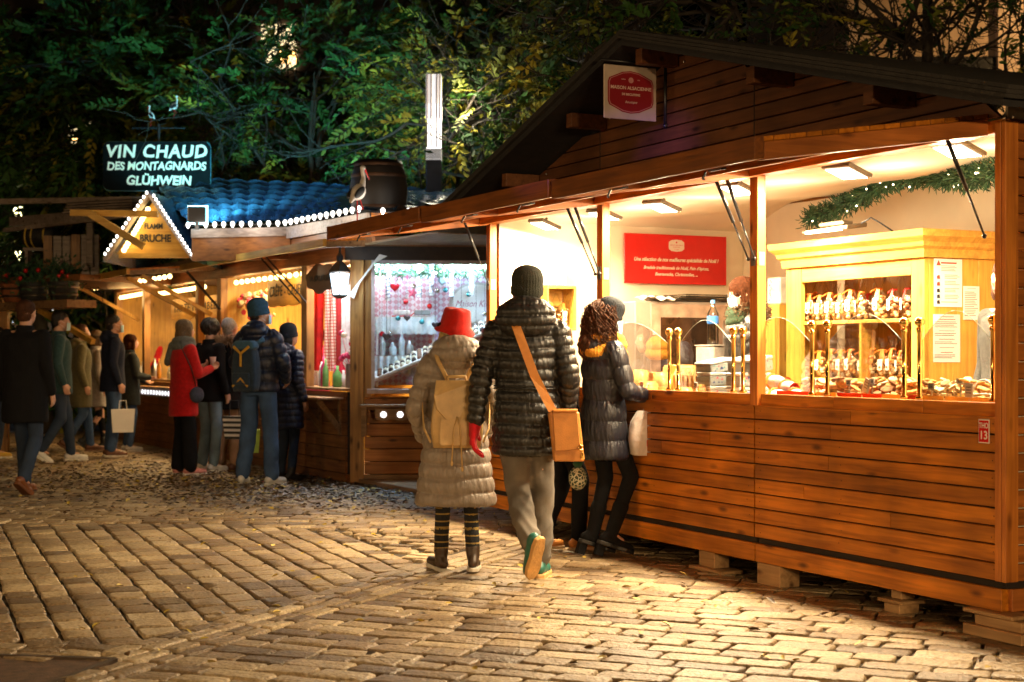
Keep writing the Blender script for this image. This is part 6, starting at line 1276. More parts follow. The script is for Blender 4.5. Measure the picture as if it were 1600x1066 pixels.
def person(label, loc, rz, H=1.75, J=None, coat=None, legs=None, shoes=None, hair=None, hat=None, mask=False, scarf=None, gloves=None, yaw=0, pitch=0, hands='LR', grips={}, voxel=.010, hood=False, glasses=False, lean=0, group=None, apron=None, fur=None):
    s = H/1.75; j = {k: Vector(v)*s for k, v in PROTO.items()}
    for k, v in (J or {}).items(): j[k] = v if k[:4] == 'roll' else Vector(v)*(1 if k[0] == 'F' else s)
    if lean:
        for k in ('C', 'Nk', 'H', 'SL', 'SR'): j[k].y += lean*(j[k].z-j['P'].z)
    p = thing('person', label, 'person', W0, (loc[0], loc[1], loc[2] if len(loc) > 2 else 0.012), R(rz), group); p['pose_scale'] = s
    me = build_body(j, s, yaw, pitch, voxel, hands if not gloves else ''.join(q for q in hands if q not in gloves[1]), grips); paint_face(me, j, s, yaw, pitch); kid(None, 'body', me, p)
    Rm = M4(yaw, pitch); h = lambda x, y, z: j['H']+Rm @ (V3(x, y, z)*s)
    # --- trousers
    if legs:
        mb = MB(); r = legs.get('r', (.088, .066, .055)); P_ = j['P']
        for q in 'LR':
            end = j['A'+q].lerp(j['K'+q], legs.get('short', .04)); mb.cap(j['h'+q], j['K'+q], r[0]*s, r[1]*s); mb.cap(j['K'+q], end, r[1]*s, r[2]*s)
        mb.torso([(P_.x, P_.y, P_.z-.10*s, .14*s, .11*s), (P_.x, P_.y, P_.z, .155*s, .12*s), (P_.x, P_.y, P_.z+.09*s, .145*s, .11*s)])
        me = remesh(mb, voxel, 3); folds(me, legs.get('fold', .006)*s, 16); me.materials.append(legs['m']); me.name = 'trousers'
        if 'm2' in legs:   # striped socks: material by height
            me.materials.append(legs['m2']); n = len(me.polygons); c = np.empty(n*3); me.polygons.foreach_get('center', c); z = c.reshape(-1, 3)[:, 2]; me.polygons.foreach_set('material_index', ((z % (.042)) < .010).astype(int)*(z < .5))
        kid(None, legs.get('name', 'trousers'), me, p)
    # --- coat
    c = coat
    if c:
        mb = MB(); hem = c['hem']*s; fl = c.get('flare', 1.0); bw = c.get('w', 1.0); P_, W_, C_ = j['P'], j['W'], j['C']; lv = []
        if hem < P_.z-.05*s: lv += [(P_.x, P_.y, hem, .195*s*fl*bw, .150*s*fl), (P_.x, P_.y, hem+.03*s, .20*s*fl*bw, .155*s*fl)]
        else: lv += [(P_.x, P_.y, hem, .175*s*bw, .130*s)]
        lv += [(P_.x, P_.y, P_.z+.02*s, .192*s*bw, .150*s), (W_.x, W_.y, W_.z, .178*s*bw*c.get('waist', 1), .138*s), (C_.x, C_.y, C_.z, .195*s*bw, .150*s), (C_.x, C_.y, C_.z+.10*s, .185*s*bw, .13*s), (j['Nk'].x, j['Nk'].y, j['Nk'].z+.01*s, .085*s, .080*s)]
        mb.torso(lv); ar = c.get('arm', .062)
        for q in 'LR':
            S, E, W = j['S'+q], j['E'+q], j['W'+q]; mb.cap(j['Nk'].lerp(S, .3)-V3(0, 0, .045*s), S-V3(0, 0, .01*s), .062*s, ar*1.10*s); mb.cap(S-V3(0, 0, .01*s), E, ar*1.10*s, ar*.95*s); mb.cap(E, W.lerp(E, .06), ar*.95*s, ar*.72*s)
        if c.get('collar', True): mb.lathe([(.075*s, 0), (.088*s, .03*s), (.086*s, .075*s), (.07*s, .08*s)], tuple(j['Nk']-V3(0, -.005*s, .015*s)), 18)
        if c.get('hood'):
            hk = c['hood']; n0 = j['Nk']+V3(0, 0, .03*s*(hk > 1.3)); mb.ell(n0+V3(0, -.085*s, .0*s), (.125*s*hk, .075*s*hk, .085*s*hk)); mb.ell(n0+V3(0, -.05*s, .05*s), (.115*s*hk, .085*s, .06*s)); mb.cap(n0+V3(-.09*s, -.02*s, .03*s), n0+V3(-.05*s, .07*s, -.01*s), .04*s, .03*s); mb.cap(n0+V3(.09*s, -.02*s, .03*s), n0+V3(.05*s, .07*s, -.01*s), .04*s, .03*s)
        if hood: mb.ell(h(0, -.015, .01), (.105*s, .120*s, .135*s), rot=Rm); mb.cap(h(0, -.06, -.07), j['Nk'], .085*s, .09*s)
        me = remesh(mb, voxel*.85, c.get('sm', 4))
        chains = [([(P_.x, P_.y, hem), (P_.x, P_.y, P_.z), tuple(C_), tuple(j['Nk']+V3(0, 0, .1*s)), tuple(j['Nk']+V3(0, 0, .4*s))], .19*s)] + [([tuple(j['S'+q]), tuple(j['E'+q]), tuple(j['W'+q])], ar*s) for q in 'LR']
        if c.get('quilt'): quilt(me, chains, [c['quilt']*s, c['quilt']*.9*s, c['quilt']*.9*s], c.get('amp', .018)*s, .0025)
        else: folds(me, c.get('fold', .007)*s, 11, True)
        me.materials.append(c['m']); me.name = 'coat'; kid(None, c.get('name', 'coat'), me, p)
        if c.get('belt'):
            z = c['belt']*s
            for dz in (0, .016*s): mb = MB(); mb.tube([(.186*s*math.cos(a), .148*s*math.sin(a), z+dz) for a in np.linspace(0, 2*math.pi, 40)], .005*s, 6); mb.build('waist_cord', c['m'], p, smooth=True)
    if apron: mb = MB(); mb.grid(lambda a, b: (.19*s*math.sin((a-.5)*2.6), .165*s*math.cos((a-.5)*2.6)*1.0, (.55+.75*b)*s), 12, 6); mb.build('apron', apron, p, smooth=True)
    if shoes:
        for q in 'LR': shoe(j, q, s, shoes[0], shoes[1], shoes[2], p, shoes[3] if len(shoes) > 3 else 0)
    if gloves:
        for q in gloves[1]:
            mb = MB(); hand(mb, j['W'+q], j['E'+q], s*1.32, grips.get(q, .2), 1 if q == 'L' else -1); d = (j['W'+q]-j['E'+q]).normalized(); mb.cap(j['W'+q]-d*.03*s, j['W'+q]+d*.02*s, .040*s, .036*s)
            me = remesh(mb, .0045, 2); me.materials.append(gloves[0]); kid(None, 'glove', me, p)
    # --- head wear
    if hair:
        style, m = hair; mb = MB()
        if hat and style in ('bob', 'long'): style = style+'_hat'
        if style == 'short': mb.ell(h(0, -.022, .035), (.082*s, .092*s, .092*s), rot=Rm); mb.ell(h(0, -.05, -.02), (.070*s, .055*s, .07*s), rot=Rm)
        elif style == 'thin': mb.ell(h(0, -.030, .032), (.082*s, .088*s, .088*s), rot=Rm); mb.ell(h(0, -.05, -.03), (.068*s, .048*s, .06*s), rot=Rm)
        elif style == 'bob': mb.ell(h(0, -.02, .035), (.090*s, .102*s, .095*s), rot=Rm); mb.ell(h(0, -.05, -.05), (.092*s, .070*s, .10*s), rot=Rm); mb.cap(h(.075, .01, .02), h(.075, .01, -.09), .026*s, .024*s); mb.cap(h(-.075, .01, .02), h(-.075, .01, -.09), .026*s, .024*s)
        elif style == 'curlyshort': mb.ell(h(0, -.02, .03), (.112*s, .115*s, .11*s), rot=Rm)
        elif style == 'bob_hat' : mb.ell(h(0, -.05, -.05), (.088*s, .062*s, .09*s), rot=Rm)
        elif style.startswith('curly') or style.startswith('long'):
            mb.ell(h(0, -.024, .0), (.084*s, .092*s, .08*s), rot=Rm)
            if style == 'curly': mb.ell(h(0, -.048, .040), (.098*s, .090*s, .092*s), rot=Rm); k_ = 'hat' in style; mb.ell(h(0, -.055 if k_ else -.07, -.09 if k_ else -.05), ((.088 if k_ else .122)*s, (.07 if k_ else .095)*s, (.10 if k_ else .13)*s), rot=Rm); mb.ell(h(0, -.10, -.19), ((.12 if k_ else .145)*s, .085*s, .12*s), rot=Rm)
            for q in (-1, 1): mb.cap(h(q*.078, -.0, .01), h(q*.085, -.01, -.13), .030*s, .032*s)
        me = remesh(mb, voxel*.8, 3); V, Nn = getV(me); rr = R(0)
        if style.startswith('curly'): dsp = .010*wob(V, 75, 1)+.007*wob(V, 130, 3)
        else: th = np.arctan2(V[:, 1]-j['H'].y, V[:, 0]-j['H'].x); dsp = .0045*np.sin(th*34+8*np.sin(V[:, 2]*22))+.008*wob(V, 34, 2)
        setV(me, V+Nn*(dsp*s)[:, None]); me.materials.append(m); me.name = 'hair'; ho = kid(None, 'hair', me, p)
        if style in ('curly', 'curly_hat'):
            mb = MB(); r_ = random.Random(8)
            for k in range(420):
                a = r_.uniform(R(150), R(390)); z0 = r_.uniform(-.05, .10); rd = .098+.012*r_.random(); p0 = h(rd*math.cos(a), -.015+rd*math.sin(a)*1.05, z0); L = r_.uniform(.12, .27); pts = []; ph = r_.uniform(0, 6.28); cr_ = r_.uniform(.010, .020); out = (p0-j['H']); out.z = 0; out.normalize()
                for i in range(16): t = i/15; pts.append(p0+out*(.045*math.sin(min(1, t*1.6)*1.57))*s+V3(math.cos(ph+t*L*75)*cr_, math.sin(ph+t*L*75)*cr_, -t*L)*s)
                mb.tube(pts, [.0045*s*(1-.5*i/15) for i in range(16)], 4, caps=False)
            mb.build('curls', m, ho, smooth=True)
    if hat:
        kind, m = hat
        if kind == 'beanie':
            prof = [(.094, -.028), (.099, -.02), (.101, .015), (.096, .026), (.0955, .032), (.098, .06), (.094, .09), (.080, .118), (.052, .138), (.02, .146), (.002, .147)]
            mb = MB(); mb.lathe([(r*s, z*s) for r, z in prof], (0, 0, 0), 128, rib=.018, nrib=32, sx=.93, sy=1.06, capb=False)
            ho_ = (h(0, .008, .024), M4(0, -18)*.92) if (hair and hair[0] == 'curly') else (h(0, -.012, .012), M4(0, 10)); mb.v = [tuple(ho_[0]+Rm @ ho_[1] @ Vector(v)) for v in mb.v]; mb.build('beanie', m, p, smooth=True)
        if kind == 'bucket':
            prof = [(.146, -.062), (.149, -.058), (.112, -.004), (.108, .03), (.096, .098), (.088, .110), (.05, .114), (.002, .115)]
            mb = MB(); mb.lathe([(r*s, z*s) for r, z in prof], (0, 0, 0), 48, sx=.95, sy=1.05, capb=False)
            vv = []
            for v in mb.v:
                a = math.atan2(v[1], v[0]); rr_ = math.hypot(v[0], v[1])/s; dz = (rr_ > .115)*.014*math.sin(a*2+.6)+.004*math.sin(a*5+v[2]*30); vv.append(tuple(h(0, -.01, .045)+Rm @ M4(0, 4, 9) @ V3(v[0], v[1], v[2]+dz*s)))
            mb.v = vv; mb.build('bucket_hat', m, p, smooth=True); mb = MB(); q_ = h(-.10, -.05, .035); mb.ell(q_, (.022*s, .028*s, .028*s)); mb.build('black_bobble', fab('black_plush', (.01, .01, .01)), p, smooth=True)
    if mask:
        mm = mat('surgical_mask', (.45, .68, .78), .7, var=.06); mb = MB()
        mb.grid(lambda a, b: h(.074*math.sin((a-.5)*2.7), .030+.082*math.cos((a-.5)*2.35)**.8*(1-.10*(b-.45)**2), -.098+.092*b+.006*math.sin(b*18)*.3-.012*abs(a-.5)), 20, 12)
        mb.build('face_mask', mm, p, smooth=True); mb = MB()
        for q in (-1, 1): mb.tube([h(q*.072, .045, -.02), h(q*.083, 0, -.0), h(q*.082, -.02, -.012)], .0018, 4); mb.tube([h(q*.070, .045, -.08), h(q*.08, 0, -.045), h(q*.082, -.02, -.035)], .0018, 4)
        mb.build('mask_loop', M['white'], p)
    if glasses:
        mb = MB()
        for q in (-1, 1): mb.tube([h(q*.033+.021*math.cos(a), .100, .006+.017*math.sin(a)) for a in np.linspace(0, 6.29, 16)], .0016, 5); mb.tube([h(q*.054, .098, .01), h(q*.080, -.01, .01)], .0018, 5)
        mb.tube([h(-.012, .103, .008), h(.012, .103, .008)], .0016, 5); mb.build('glasses', M['dark'], p)
    if scarf:
        kind, m = scarf; mb = MB(); n0 = j['Nk']+V3(0, .01, .005 if scarf[0] == 'knit' else .035)*s
        for k, (rr_, dz, th) in enumerate(((.112, -.03, .045), (.10, .02, .042), (.122, -.062, .040)) if kind == 'knit' else ((.098, -.03, .042), (.092, .02, .038), (.105, -.055, .035))): mb.tube([n0+V3(rr_*math.cos(a), rr_*1.05*math.sin(a), dz+.018*math.sin(a+k*2))*s for a in np.linspace(0, 2*math.pi, 26)], th*s, 12)
        if kind == 'long': mb.cap(n0+V3(-.02, .11, -.05)*s, n0+V3(-.05, .15, -.34)*s, .045*s, .04*s); mb.cap(n0+V3(-.07, -.10, -.03)*s, n0+V3(-.10, -.15, -.22)*s, .05*s, .045*s)
        me = remesh(mb, voxel*.8, 2); V, Nn = getV(me); th = np.arctan2(V[:, 1]-n0.y, V[:, 0]-n0.x); d_ = .0045*np.abs(np.sin(th*24)) if kind == 'knit' else .003*wob(V, 60, 2); setV(me, V+Nn*(d_*s)[:, None]); me.materials.append(m); kid(None, 'scarf', me, p)
    if fur:
        n0 = j['Nk']+V3(0, -.02, .03)*s; k = 2600; a = gr.uniform(0, 6.28, k); r0 = gr.uniform(.09, .13, k)*s; P_ = np.stack([n0.x+r0*np.cos(a)*1.1, n0.y+r0*np.sin(a), n0.z+gr.normal(0, .025, k)*s], 1)
        D3 = np.stack([np.cos(a), np.sin(a), gr.normal(.1, .5, k)], 1)+gr.normal(0, .35, (k, 3)); D3 /= np.linalg.norm(D3, axis=1)[:, None]; sd = np.cross(D3, gr.normal(0, 1, (k, 3))); sd /= np.linalg.norm(sd, axis=1)[:, None]
        kid(None, 'fur_collar', leaves_from('fur_collar', P_, D3, sd, gr.uniform(.035, .065, k)*s, [fur], np.zeros(k, int), .10), p)
    return p, j, s
def local(p, v): return Matrix.Rotation(p.rotation_euler[2], 3, 'Z') @ Vector(v) + p.location
C_ = dict(blk=fab('black_wool', (.006, .006, .0075)), navy=fab('navy_nylon', (.012, .018, .045), 'nylon'), navyc=fab('navy_cotton', (.012, .016, .035)), blkn=fab('black_nylon', (.013, .0125, .0125), 'nylon'),
 taupe=fab('taupe_nylon', (.25, .205, .17), 'nylon'), jean=fab('blue_denim', (.035, .075, .17), 'denim'), jeanl=fab('light_denim', (.16, .24, .33), 'denim'), jeand=fab('dark_denim', (.012, .025, .055), 'denim'),
 redw=fab('red_wool', (.55, .012, .012)), greyt=fab('grey_chinos', (.13, .11, .09), 'denim'), brown=fab('brown_leather', (.13, .045, .015), 'leather'), blackl=fab('black_leather', (.012, .011, .010), 'leather'),
 wht=mat('white_rubber', (.62, .58, .5), .5), whl=fab('white_leather', (.6, .58, .55), 'leather'), tan=fab('tan_leather', (.55, .36, .15), 'leather'), cogn=fab('cognac_leather', (.50, .19, .035), 'leather'),
 hb=mat('dark_brown_hair', (.06, .022, .009), .65, spec=.2, var=.4, scale=40), hk=mat('black_hair', (.009, .006, .005), .45, var=.3, scale=40), hbl=mat('blonde_hair', (.50, .34, .12), .5, var=.3, scale=50), hbr=mat('auburn_hair', (.05, .015, .005), .75, spec=.08, var=.35, scale=50), hg=mat('grey_hair', (.30, .27, .24), .5, var=.3, scale=50), hlb=mat('light_brown_hair', (.13, .075, .03), .5, var=.3, scale=50))
# 1 red hat
GX, GY = GP(712, 893)
pp1, j1, s1 = person('woman in red bucket hat and long taupe puffer coat walking away with a tan backpack', (GX, GY), 4, 1.56,
 J=dict(KL=(-.085, .02, .50), KR=(.10, .03, .50), AL=(-.10, .02, .085), AR=(.115, -.10, .10), TL=(-.16, .16, .03), TR=(.13, .06, .03), EL=(-.275, -.03, 1.10), WL=(-.22, .12, .90), ER=(.27, -.02, 1.13), WR=(.21, .12, .93)),
 coat=dict(m=C_['taupe'], hem=.435, quilt=.10, amp=.022, hood=1.45, flare=1.26, w=1.12, arm=.075), legs=dict(m=fab('black_knit', (.012, .012, .014), 'knit'), m2=fab('mustard_stripe', (.30, .20, .05), 'knit'), r=(.07, .052, .050), fold=.002, name='striped_leggings', short=.1),
 shoes=('boot', fab('dark_brown_boot', (.05, .028, .015), 'leather'), C_['wht']), hair=('long', C_['hbl']), hat=('bucket', fab('red_felt', (.45, .010, .006))), voxel=.009, yaw=-8)
# tan backpack
b = thing('backpack', 'tan leather backpack with flap and drawstring on the woman in the red hat', 'backpack', W0, local(pp1, (0, -.20, .98)), pp1.rotation_euler[2]); b.scale = (1.12, 1, 1.1)
def loftbox(w0, w1, d0, d1, z0, z1, y0, n=28, e=.38, lv=9):
    rg = []
    for i in range(lv+1):
        t = i/lv; w_ = w0+(w1-w0)*t; d_ = d0+(d1-d0)*t; cap_ = math.sin(math.pi*min(max(t, .0), 1))**.12 if 0 < t < 1 else .80; r = []
        for k in range(n): a = 2*math.pi*k/n; ca, sa = math.cos(a), math.sin(a); r.append((w_*cap_*math.copysign(abs(ca)**e, ca), y0+d_*cap_*math.copysign(abs(sa)**e, sa), z0+(z1-z0)*t))
        rg.append(r)
    return rg
mb = MB(); mb.loft(loftbox(.155, .115, .060, .050, -.20, .15, -.03)); mb.build('backpack_body', C_['tan'], b, smooth=True)
fl_ = [(-.112, .165), (.112, .165), (.124, .08), (.11, .01), (.06, -.045), (0, -.06), (-.06, -.045), (-.11, .01), (-.124, .08)]
mb = MB(); mb.loft([[(x*f, -.098+dy-.25*(abs(z-.165) < .02)*-.12, z) for x, z in fl_] for f, dy in ((.97, .012), (1, .004), (1, 0), (.97, -.004))]); mb.build('flap', C_['tan'], b)
mb = MB(); mb.box(-.095, .095, -.104, -.088, -.185, -.045); mb.build('front_pocket', C_['tan'], b, bevel=.006, seg=2)
mb = MB(); mb.tube([(-.05, -.03, .15), (-.045, -.03, .185), (.045, -.03, .185), (.05, -.03, .15)], .009, 8); mb.build('handle', C_['tan'], b, smooth=True)
cord = fab('tan_cord', (.55, .36, .15), 'leather')
for x, l in ((-.03, .21), (.025, .24)): mb = MB(); mb.tube([(0, -.108, -.03), (x*.6, -.115, -.09), (x, -.118, -.06-l)], .004, 6); mb.ell((x, -.118, -.06-l-.01), (.008, .008, .016)); mb.build('drawstring', cord, b, smooth=True)
for q in (-1, 1): mb = MB(); mb.tube([(q*.05, -.0, .17), (q*.10, .03, .27), (q*.12, .10, .35)], .013, 8, flat=.4); mb.tube([(q*.14, -.03, -.17), (q*.175, .06, -.10), (q*.185, .14, .05)], .010, 8, flat=.4); mb.build('strap', C_['tan'], b, smooth=True)
# 2 man
pp2, j2, s2 = person('man in black knit beanie and shiny black quilted coat walking away with red gloves', (.085, 9.05), -4, 1.80,
 J=dict(hL=(-.08, 0, .93), hR=(.08, 0, .93), KL=(-.05, .03, .53), AL=(.025, -.20, .235), TL=(.02, -.10, .06), FL=(-.22, .45, -.86), rollL=-14, KR=(.085, .10, .50), AR=(.075, .10, .085), TR=(.09, .27, .02), EL=(-.26, -.03, 1.14), WL=(-.292, -.02, .885), ER=(.245, -.04, 1.15), WR=(.225, .10, .93)),
 coat=dict(m=C_['blkn'], hem=.70, quilt=.062, amp=.020, hood=1.42, w=1.0, arm=.069, belt=1.085, sm=3), legs=dict(m=C_['greyt'], r=(.088, .072, .062), fold=.016), shoes=('boot', fab('green_suede', (.02, .13, .10), 'leather'), mat('gum_rubber', (.58, .33, .12), .6, var=.25, bump=.6, bscale=60)),
 hair=('short', C_['hk']), hat=('beanie', fab('black_green_knit', (.022, .024, .016), 'knit')), gloves=(fab('red_glove', (.55, .012, .02)), 'LR'), grips={'L': .25}, voxel=.0085, yaw=14)
b = thing('shoulder_bag', 'cognac leather messenger bag on a wide diagonal strap on the man in the beanie', 'bag', W0, local(pp2, (0, 0, 0)), pp2.rotation_euler[2])
S = s2
def rib_(pts, w_, nrm): 
    mb = MB(); rg = []
    for i, p_ in enumerate(pts):
        d = (Vector(pts[min(i+1, len(pts)-1)])-Vector(pts[max(0, i-1)])).normalized(); n_ = Vector(nrm[i]).normalized(); u = d.cross(n_).normalized()*w_/2; rg.append([Vector(p_)-u-n_*.002, Vector(p_)+u-n_*.002, Vector(p_)+u+n_*.002, Vector(p_)-u+n_*.002])
    mb.loft(rg); return mb
sp = [(-.085, .06, 1.60), (-.105, 0, 1.625), (-.095, -.10, 1.585), (-.045, -.185, 1.47), (.0, -.195, 1.35), (.055, -.188, 1.20), (.115, -.178, 1.08), (.165, -.165, .985)]
rib_(sp, .050, [(0, .5, 1), (0, 0, 1), (0, -.7, .7), (0, -1, .2), (0, -1, 0), (0, -1, 0), (.2, -1, 0), (.35, -1, 0)]).build('strap', C_['cogn'], b)
mb = MB(); mb.loft([[(x*.15+.235+dx, y*.05-.16, z) for x, y in ((-.55, -1), (.55, -1), (.6, -.6), (.6, .6), (.55, 1), (-.55, 1), (-.6, .6), (-.6, -.6))] for z, dx in ((.70, .02), (.715, .02), (.97, -.01), (.985, -.01))]); bb = mb.build('bag_body', C_['cogn'], b, bevel=.008)
mb = MB(); mb.hexa([(.165, -.226, .985), (.305, -.224, .985), (.305, -.10, .99), (.165, -.10, .99), (.165, -.224, .998), (.305, -.222, .998), (.305, -.10, 1.0), (.165, -.10, 1.0)]); mb.hexa([(.178, -.226, .76), (.325, -.228, .77), (.305, -.216, .985), (.163, -.216, .985), (.178, -.218, .76), (.325, -.220, .77), (.305, -.208, .99), (.163, -.208, .99)]); mb.build('flap', C_['cogn'], b, bevel=.004)
mb = MB(); mb.tube([(.32, -.23, .80), (.335, -.235, .76), (.33, -.24, .72)], .006, 6); mb.tube([(.325+.012*math.cos(a), -.235, .78+.014*math.sin(a)) for a in np.linspace(0, 6.28, 12)], .003, 6); mb.build('clasp', M['brass'], b, smooth=True)
# 3 woman at the counter
W3 = GP(937, 872)
pp3, j3, s3 = person('woman with curly brown hair, mustard scarf and navy padded coat standing at the counter', (W3[0]+.03, W3[1]+.05), -66, 1.66,
 J=dict(KL=(-.07, .05, .53), AL=(-.05, -.06, .15), TL=(-.04, .10, .03), KR=(.08, .17, .545), AR=(.07, .02, .15), TR=(.08, .18, .03), EL=(-.24, .04, 1.16), WL=(-.12, .27, 1.14), ER=(.24, .06, 1.14), WR=(.15, .29, 1.09)),
 coat=dict(m=fab('dark_navy_nylon', (.010, .0105, .018), 'nylon'), hem=.66, quilt=.14, amp=.016, hood=.95, flare=1.06, w=1.0, arm=.066, waist=.95), legs=dict(m=fab('black_tights', (.007, .007, .008)), r=(.075, .056, .042), fold=.001, name='tights'),
 shoes=('highboot', fab('black_suede', (.006, .0055, .0055)), C_['blackl'], .075), yaw=-26, hair=('curly', C_['hb']), hat=('beanie', fab('slate_knit', (.005, .008, .014), 'knit')), mask=True, glasses=True, scarf=('knit', fab('mustard_knit', (.62, .27, .02), 'knit')), voxel=.0085, pitch=-4, grips={'L': .5, 'R': .5})
bg_ = thing('carrier_bag', 'white plastic carrier bag hanging from the arm of the woman in the navy coat', 'bag', W0, local(pp3, (.17, .25, 0)), pp3.rotation_euler[2])
mb = MB(); mb.loft([[(x*.045, y*w_, z) for x, y in ((-1, -1), (0, -1.15), (1, -1), (1.1, 0), (1, 1), (0, 1.15), (-1, 1), (-1.1, 0))] for z, w_ in ((.66, .10), (.67, .125), (.78, .14), (.88, .12), (.95, .07))]); mb.build('bag_body', mat('white_plastic_film', (.62, .56, .54), .3, var=.12, bump=.7, bscale=24), bg_, smooth=True)
mb = MB(); mb.tube([(0, -.05, .92), (0, -.03, 1.02), (0, .03, 1.02), (0, .05, .92)], .008, 6); mb.build('handle', MATS['white_plastic_film'], bg_, smooth=True)
mb = MB(); mb.box(.046, .05, -.05, .05, .72, .76); mb.build('red_print', MATS['red_print'], bg_)
# 4 hidden companion
W4 = GP(874, 862)
pp4, j4, s4 = person('person in dark clothes and tan shoes, mostly hidden behind the man in the beanie', (W4[0], W4[1]+.05), -62, 1.52,
 J=dict(KL=(-.08, .08, .52), AL=(-.09, -.10, .085), TL=(-.10, .06, .02), KR=(.09, .14, .52), AR=(.09, .12, .085), TR=(.11, .28, .02)), coat=dict(m=C_['blk'], hem=.72), legs=dict(m=C_['blk'], r=(.085, .07, .06)), shoes=('shoe', C_['cogn'], fab('pale_rubber', (.5, .35, .2))), hair=('bob', C_['hb']), voxel=.011)
W4b = PP(903, 745, W4[1]-.25); t = thing('patterned_bag', 'small round green and cream patterned handbag hanging beside the messenger bag', 'bag', W0, W4b)
pm, nt, b_ = newmat('green_cream_print'); vv = N(nt, 'ShaderNodeTexVoronoi'); vv.feature = 'DISTANCE_TO_EDGE'; vv.inputs['Scale'].default_value = 42; tc = N(nt, 'ShaderNodeTexCoord'); nt.links.new(tc.outputs['Object'], vv.inputs[0]); rp_ = ramp(nt, vv.outputs[0], [(.06, (.50, .46, .32)), (.14, (.03, .05, .02))]); nt.links.new(rp_.outputs[0], b_.inputs[0])
mb = MB(); mb.ell((0, 0, -.01), (.062, .045, .078), 22, 14); mb.build('bag_body', pm, t, smooth=True); mb = MB(); mb.lathe([(.02, .06), (.035, .085), (.03, .10)], n=14); mb.tube([(-.02, 0, .09), (0, 0, .2), (.02, 0, .09)], .006, 6); mb.build('handle', fab('green_cloth', (.02, .07, .03)), t, smooth=True)
# 5 seller
sx, sz = SR.hy(1152, 470, .80)
p5, j5, s5 = person('seller with auburn hair, face mask and dark green scarf behind the counter', tuple(SR.w(sx, .86, .23)), 102, 1.62,
 J=dict(EL=(-.24, .02, 1.14), WL=(-.22, .20, 1.02), ER=(.24, .02, 1.14), WR=(.22, .2, 1.02)), coat=dict(m=C_['blkn'], hem=.7, quilt=.09, amp=.014, w=1.02), legs=dict(m=C_['blk']), shoes=('shoe', C_['blackl'], C_['blackl']), hair=('bob', C_['hbr']), mask=True, glasses=True, scarf=('plain', fab('dark_green_wool', (.025, .045, .025))), voxel=.010, pitch=-14, yaw=-6, fur=mat('brown_fur', (.10, .05, .02), .8, var=.4, scale=80))
p6, j6, s6 = person('seller in grey knit sweater half hidden by the corner hatch post', tuple(SR.w(1.17, .80, .23)), math.degrees(SR.ang)+180, 1.60,
 coat=dict(m=fab('grey_marl_knit', (.055, .055, .05), 'knit'), hem=.85, name='sweater', arm=.056), legs=dict(m=C_['jeand']), shoes=('shoe', C_['blackl'], C_['blackl']), hair=('bob', C_['hb']), voxel=.011)
# background group
def walk(a=.22, lift=0): return dict(KL=(-.09, .10, .51), AL=(-.09, .14, .085), TL=(-.11, .31, .02), KR=(.09, .02, .50), AR=(.10, -.20, .14), TR=(.11, -.06, .03), FR=(.05, .80, -.55))
q = GP(40, 772); person('man in long black coat and brown shoes walking away alone', q, -14, 1.84, J=walk(), coat=dict(m=C_['blk'], hem=.64, w=1.12, fold=.012), legs=dict(m=C_['jeand']), shoes=('shoe', fab('brown_polished', (.16, .05, .012), 'leather'), C_['brown']), hair=('thin', C_['hb']), voxel=.011)
q = GP(-4, 716); person('person in black with yellow trainers beyond the man in the long coat', q, -60, 1.68, coat=dict(m=C_['blk'], hem=.75), legs=dict(m=C_['jeand']), shoes=('trainer', fab('yellow_trainer', (.55, .33, .03), 'leather'), C_['wht']), hair=('short', C_['hk']), voxel=.014)
q = GP(92, 722); person('young man with pale blue mask, dark green jacket and white trainers', q, -72, 1.86, J=walk(), coat=dict(m=fab('petrol_cotton', (.02, .05, .055)), hem=.78), legs=dict(m=C_['jeand']), shoes=('trainer', C_['whl'], C_['wht']), hair=('short', C_['hk']), mask=True, voxel=.012, pitch=-5)
q = GP(126, 706); person('person in olive green parka and blue jeans walking right in the crowd', q, -70, 1.74, J=walk(), coat=dict(m=fab('olive_cotton', (.11, .095, .045)), hem=.60, w=1.05, hood=1), legs=dict(m=C_['jean']), shoes=('shoe', C_['brown'], C_['brown']), hair=('short', C_['hb']), voxel=.013)
q = GP(150, 703); person('person in pale grey coat and black tights beside the olive parka', q, -60, 1.66, J=walk(), coat=dict(m=fab('pale_grey_wool', (.33, .29, .26)), hem=.62), legs=dict(m=C_['blk'], r=(.07, .05, .04)), shoes=('boot', C_['blackl'], C_['blackl']), hair=('bob', C_['hlb']), voxel=.013)
q = GP(176, 714); person('man in navy jacket, blue jeans and mask standing at the far hatch', q, -68, 1.84, coat=dict(m=C_['navyc'], hem=.80, hood=.9, w=1.05), legs=dict(m=C_['jean'], r=(.092, .072, .062)), shoes=('trainer', C_['brown'], C_['wht']), hair=('short', C_['hk']), mask=True, voxel=.012)
q = GP(203, 706); pA, jA, sA = person('shorter person in dark coat half hidden behind the man in navy', q, -62, 1.60, J=dict(EL=(-.22, .05, 1.14), WL=(-.14, .26, 1.05), ER=(.22, .05, 1.14), WR=(.14, .26, 1.1)), coat=dict(m=fab('charcoal_wool', (.03, .035, .035)), hem=.68), legs=dict(m=C_['jean']), shoes=('trainer', C_['whl'], C_['wht']), hair=('bob', C_['hbr']), voxel=.013)
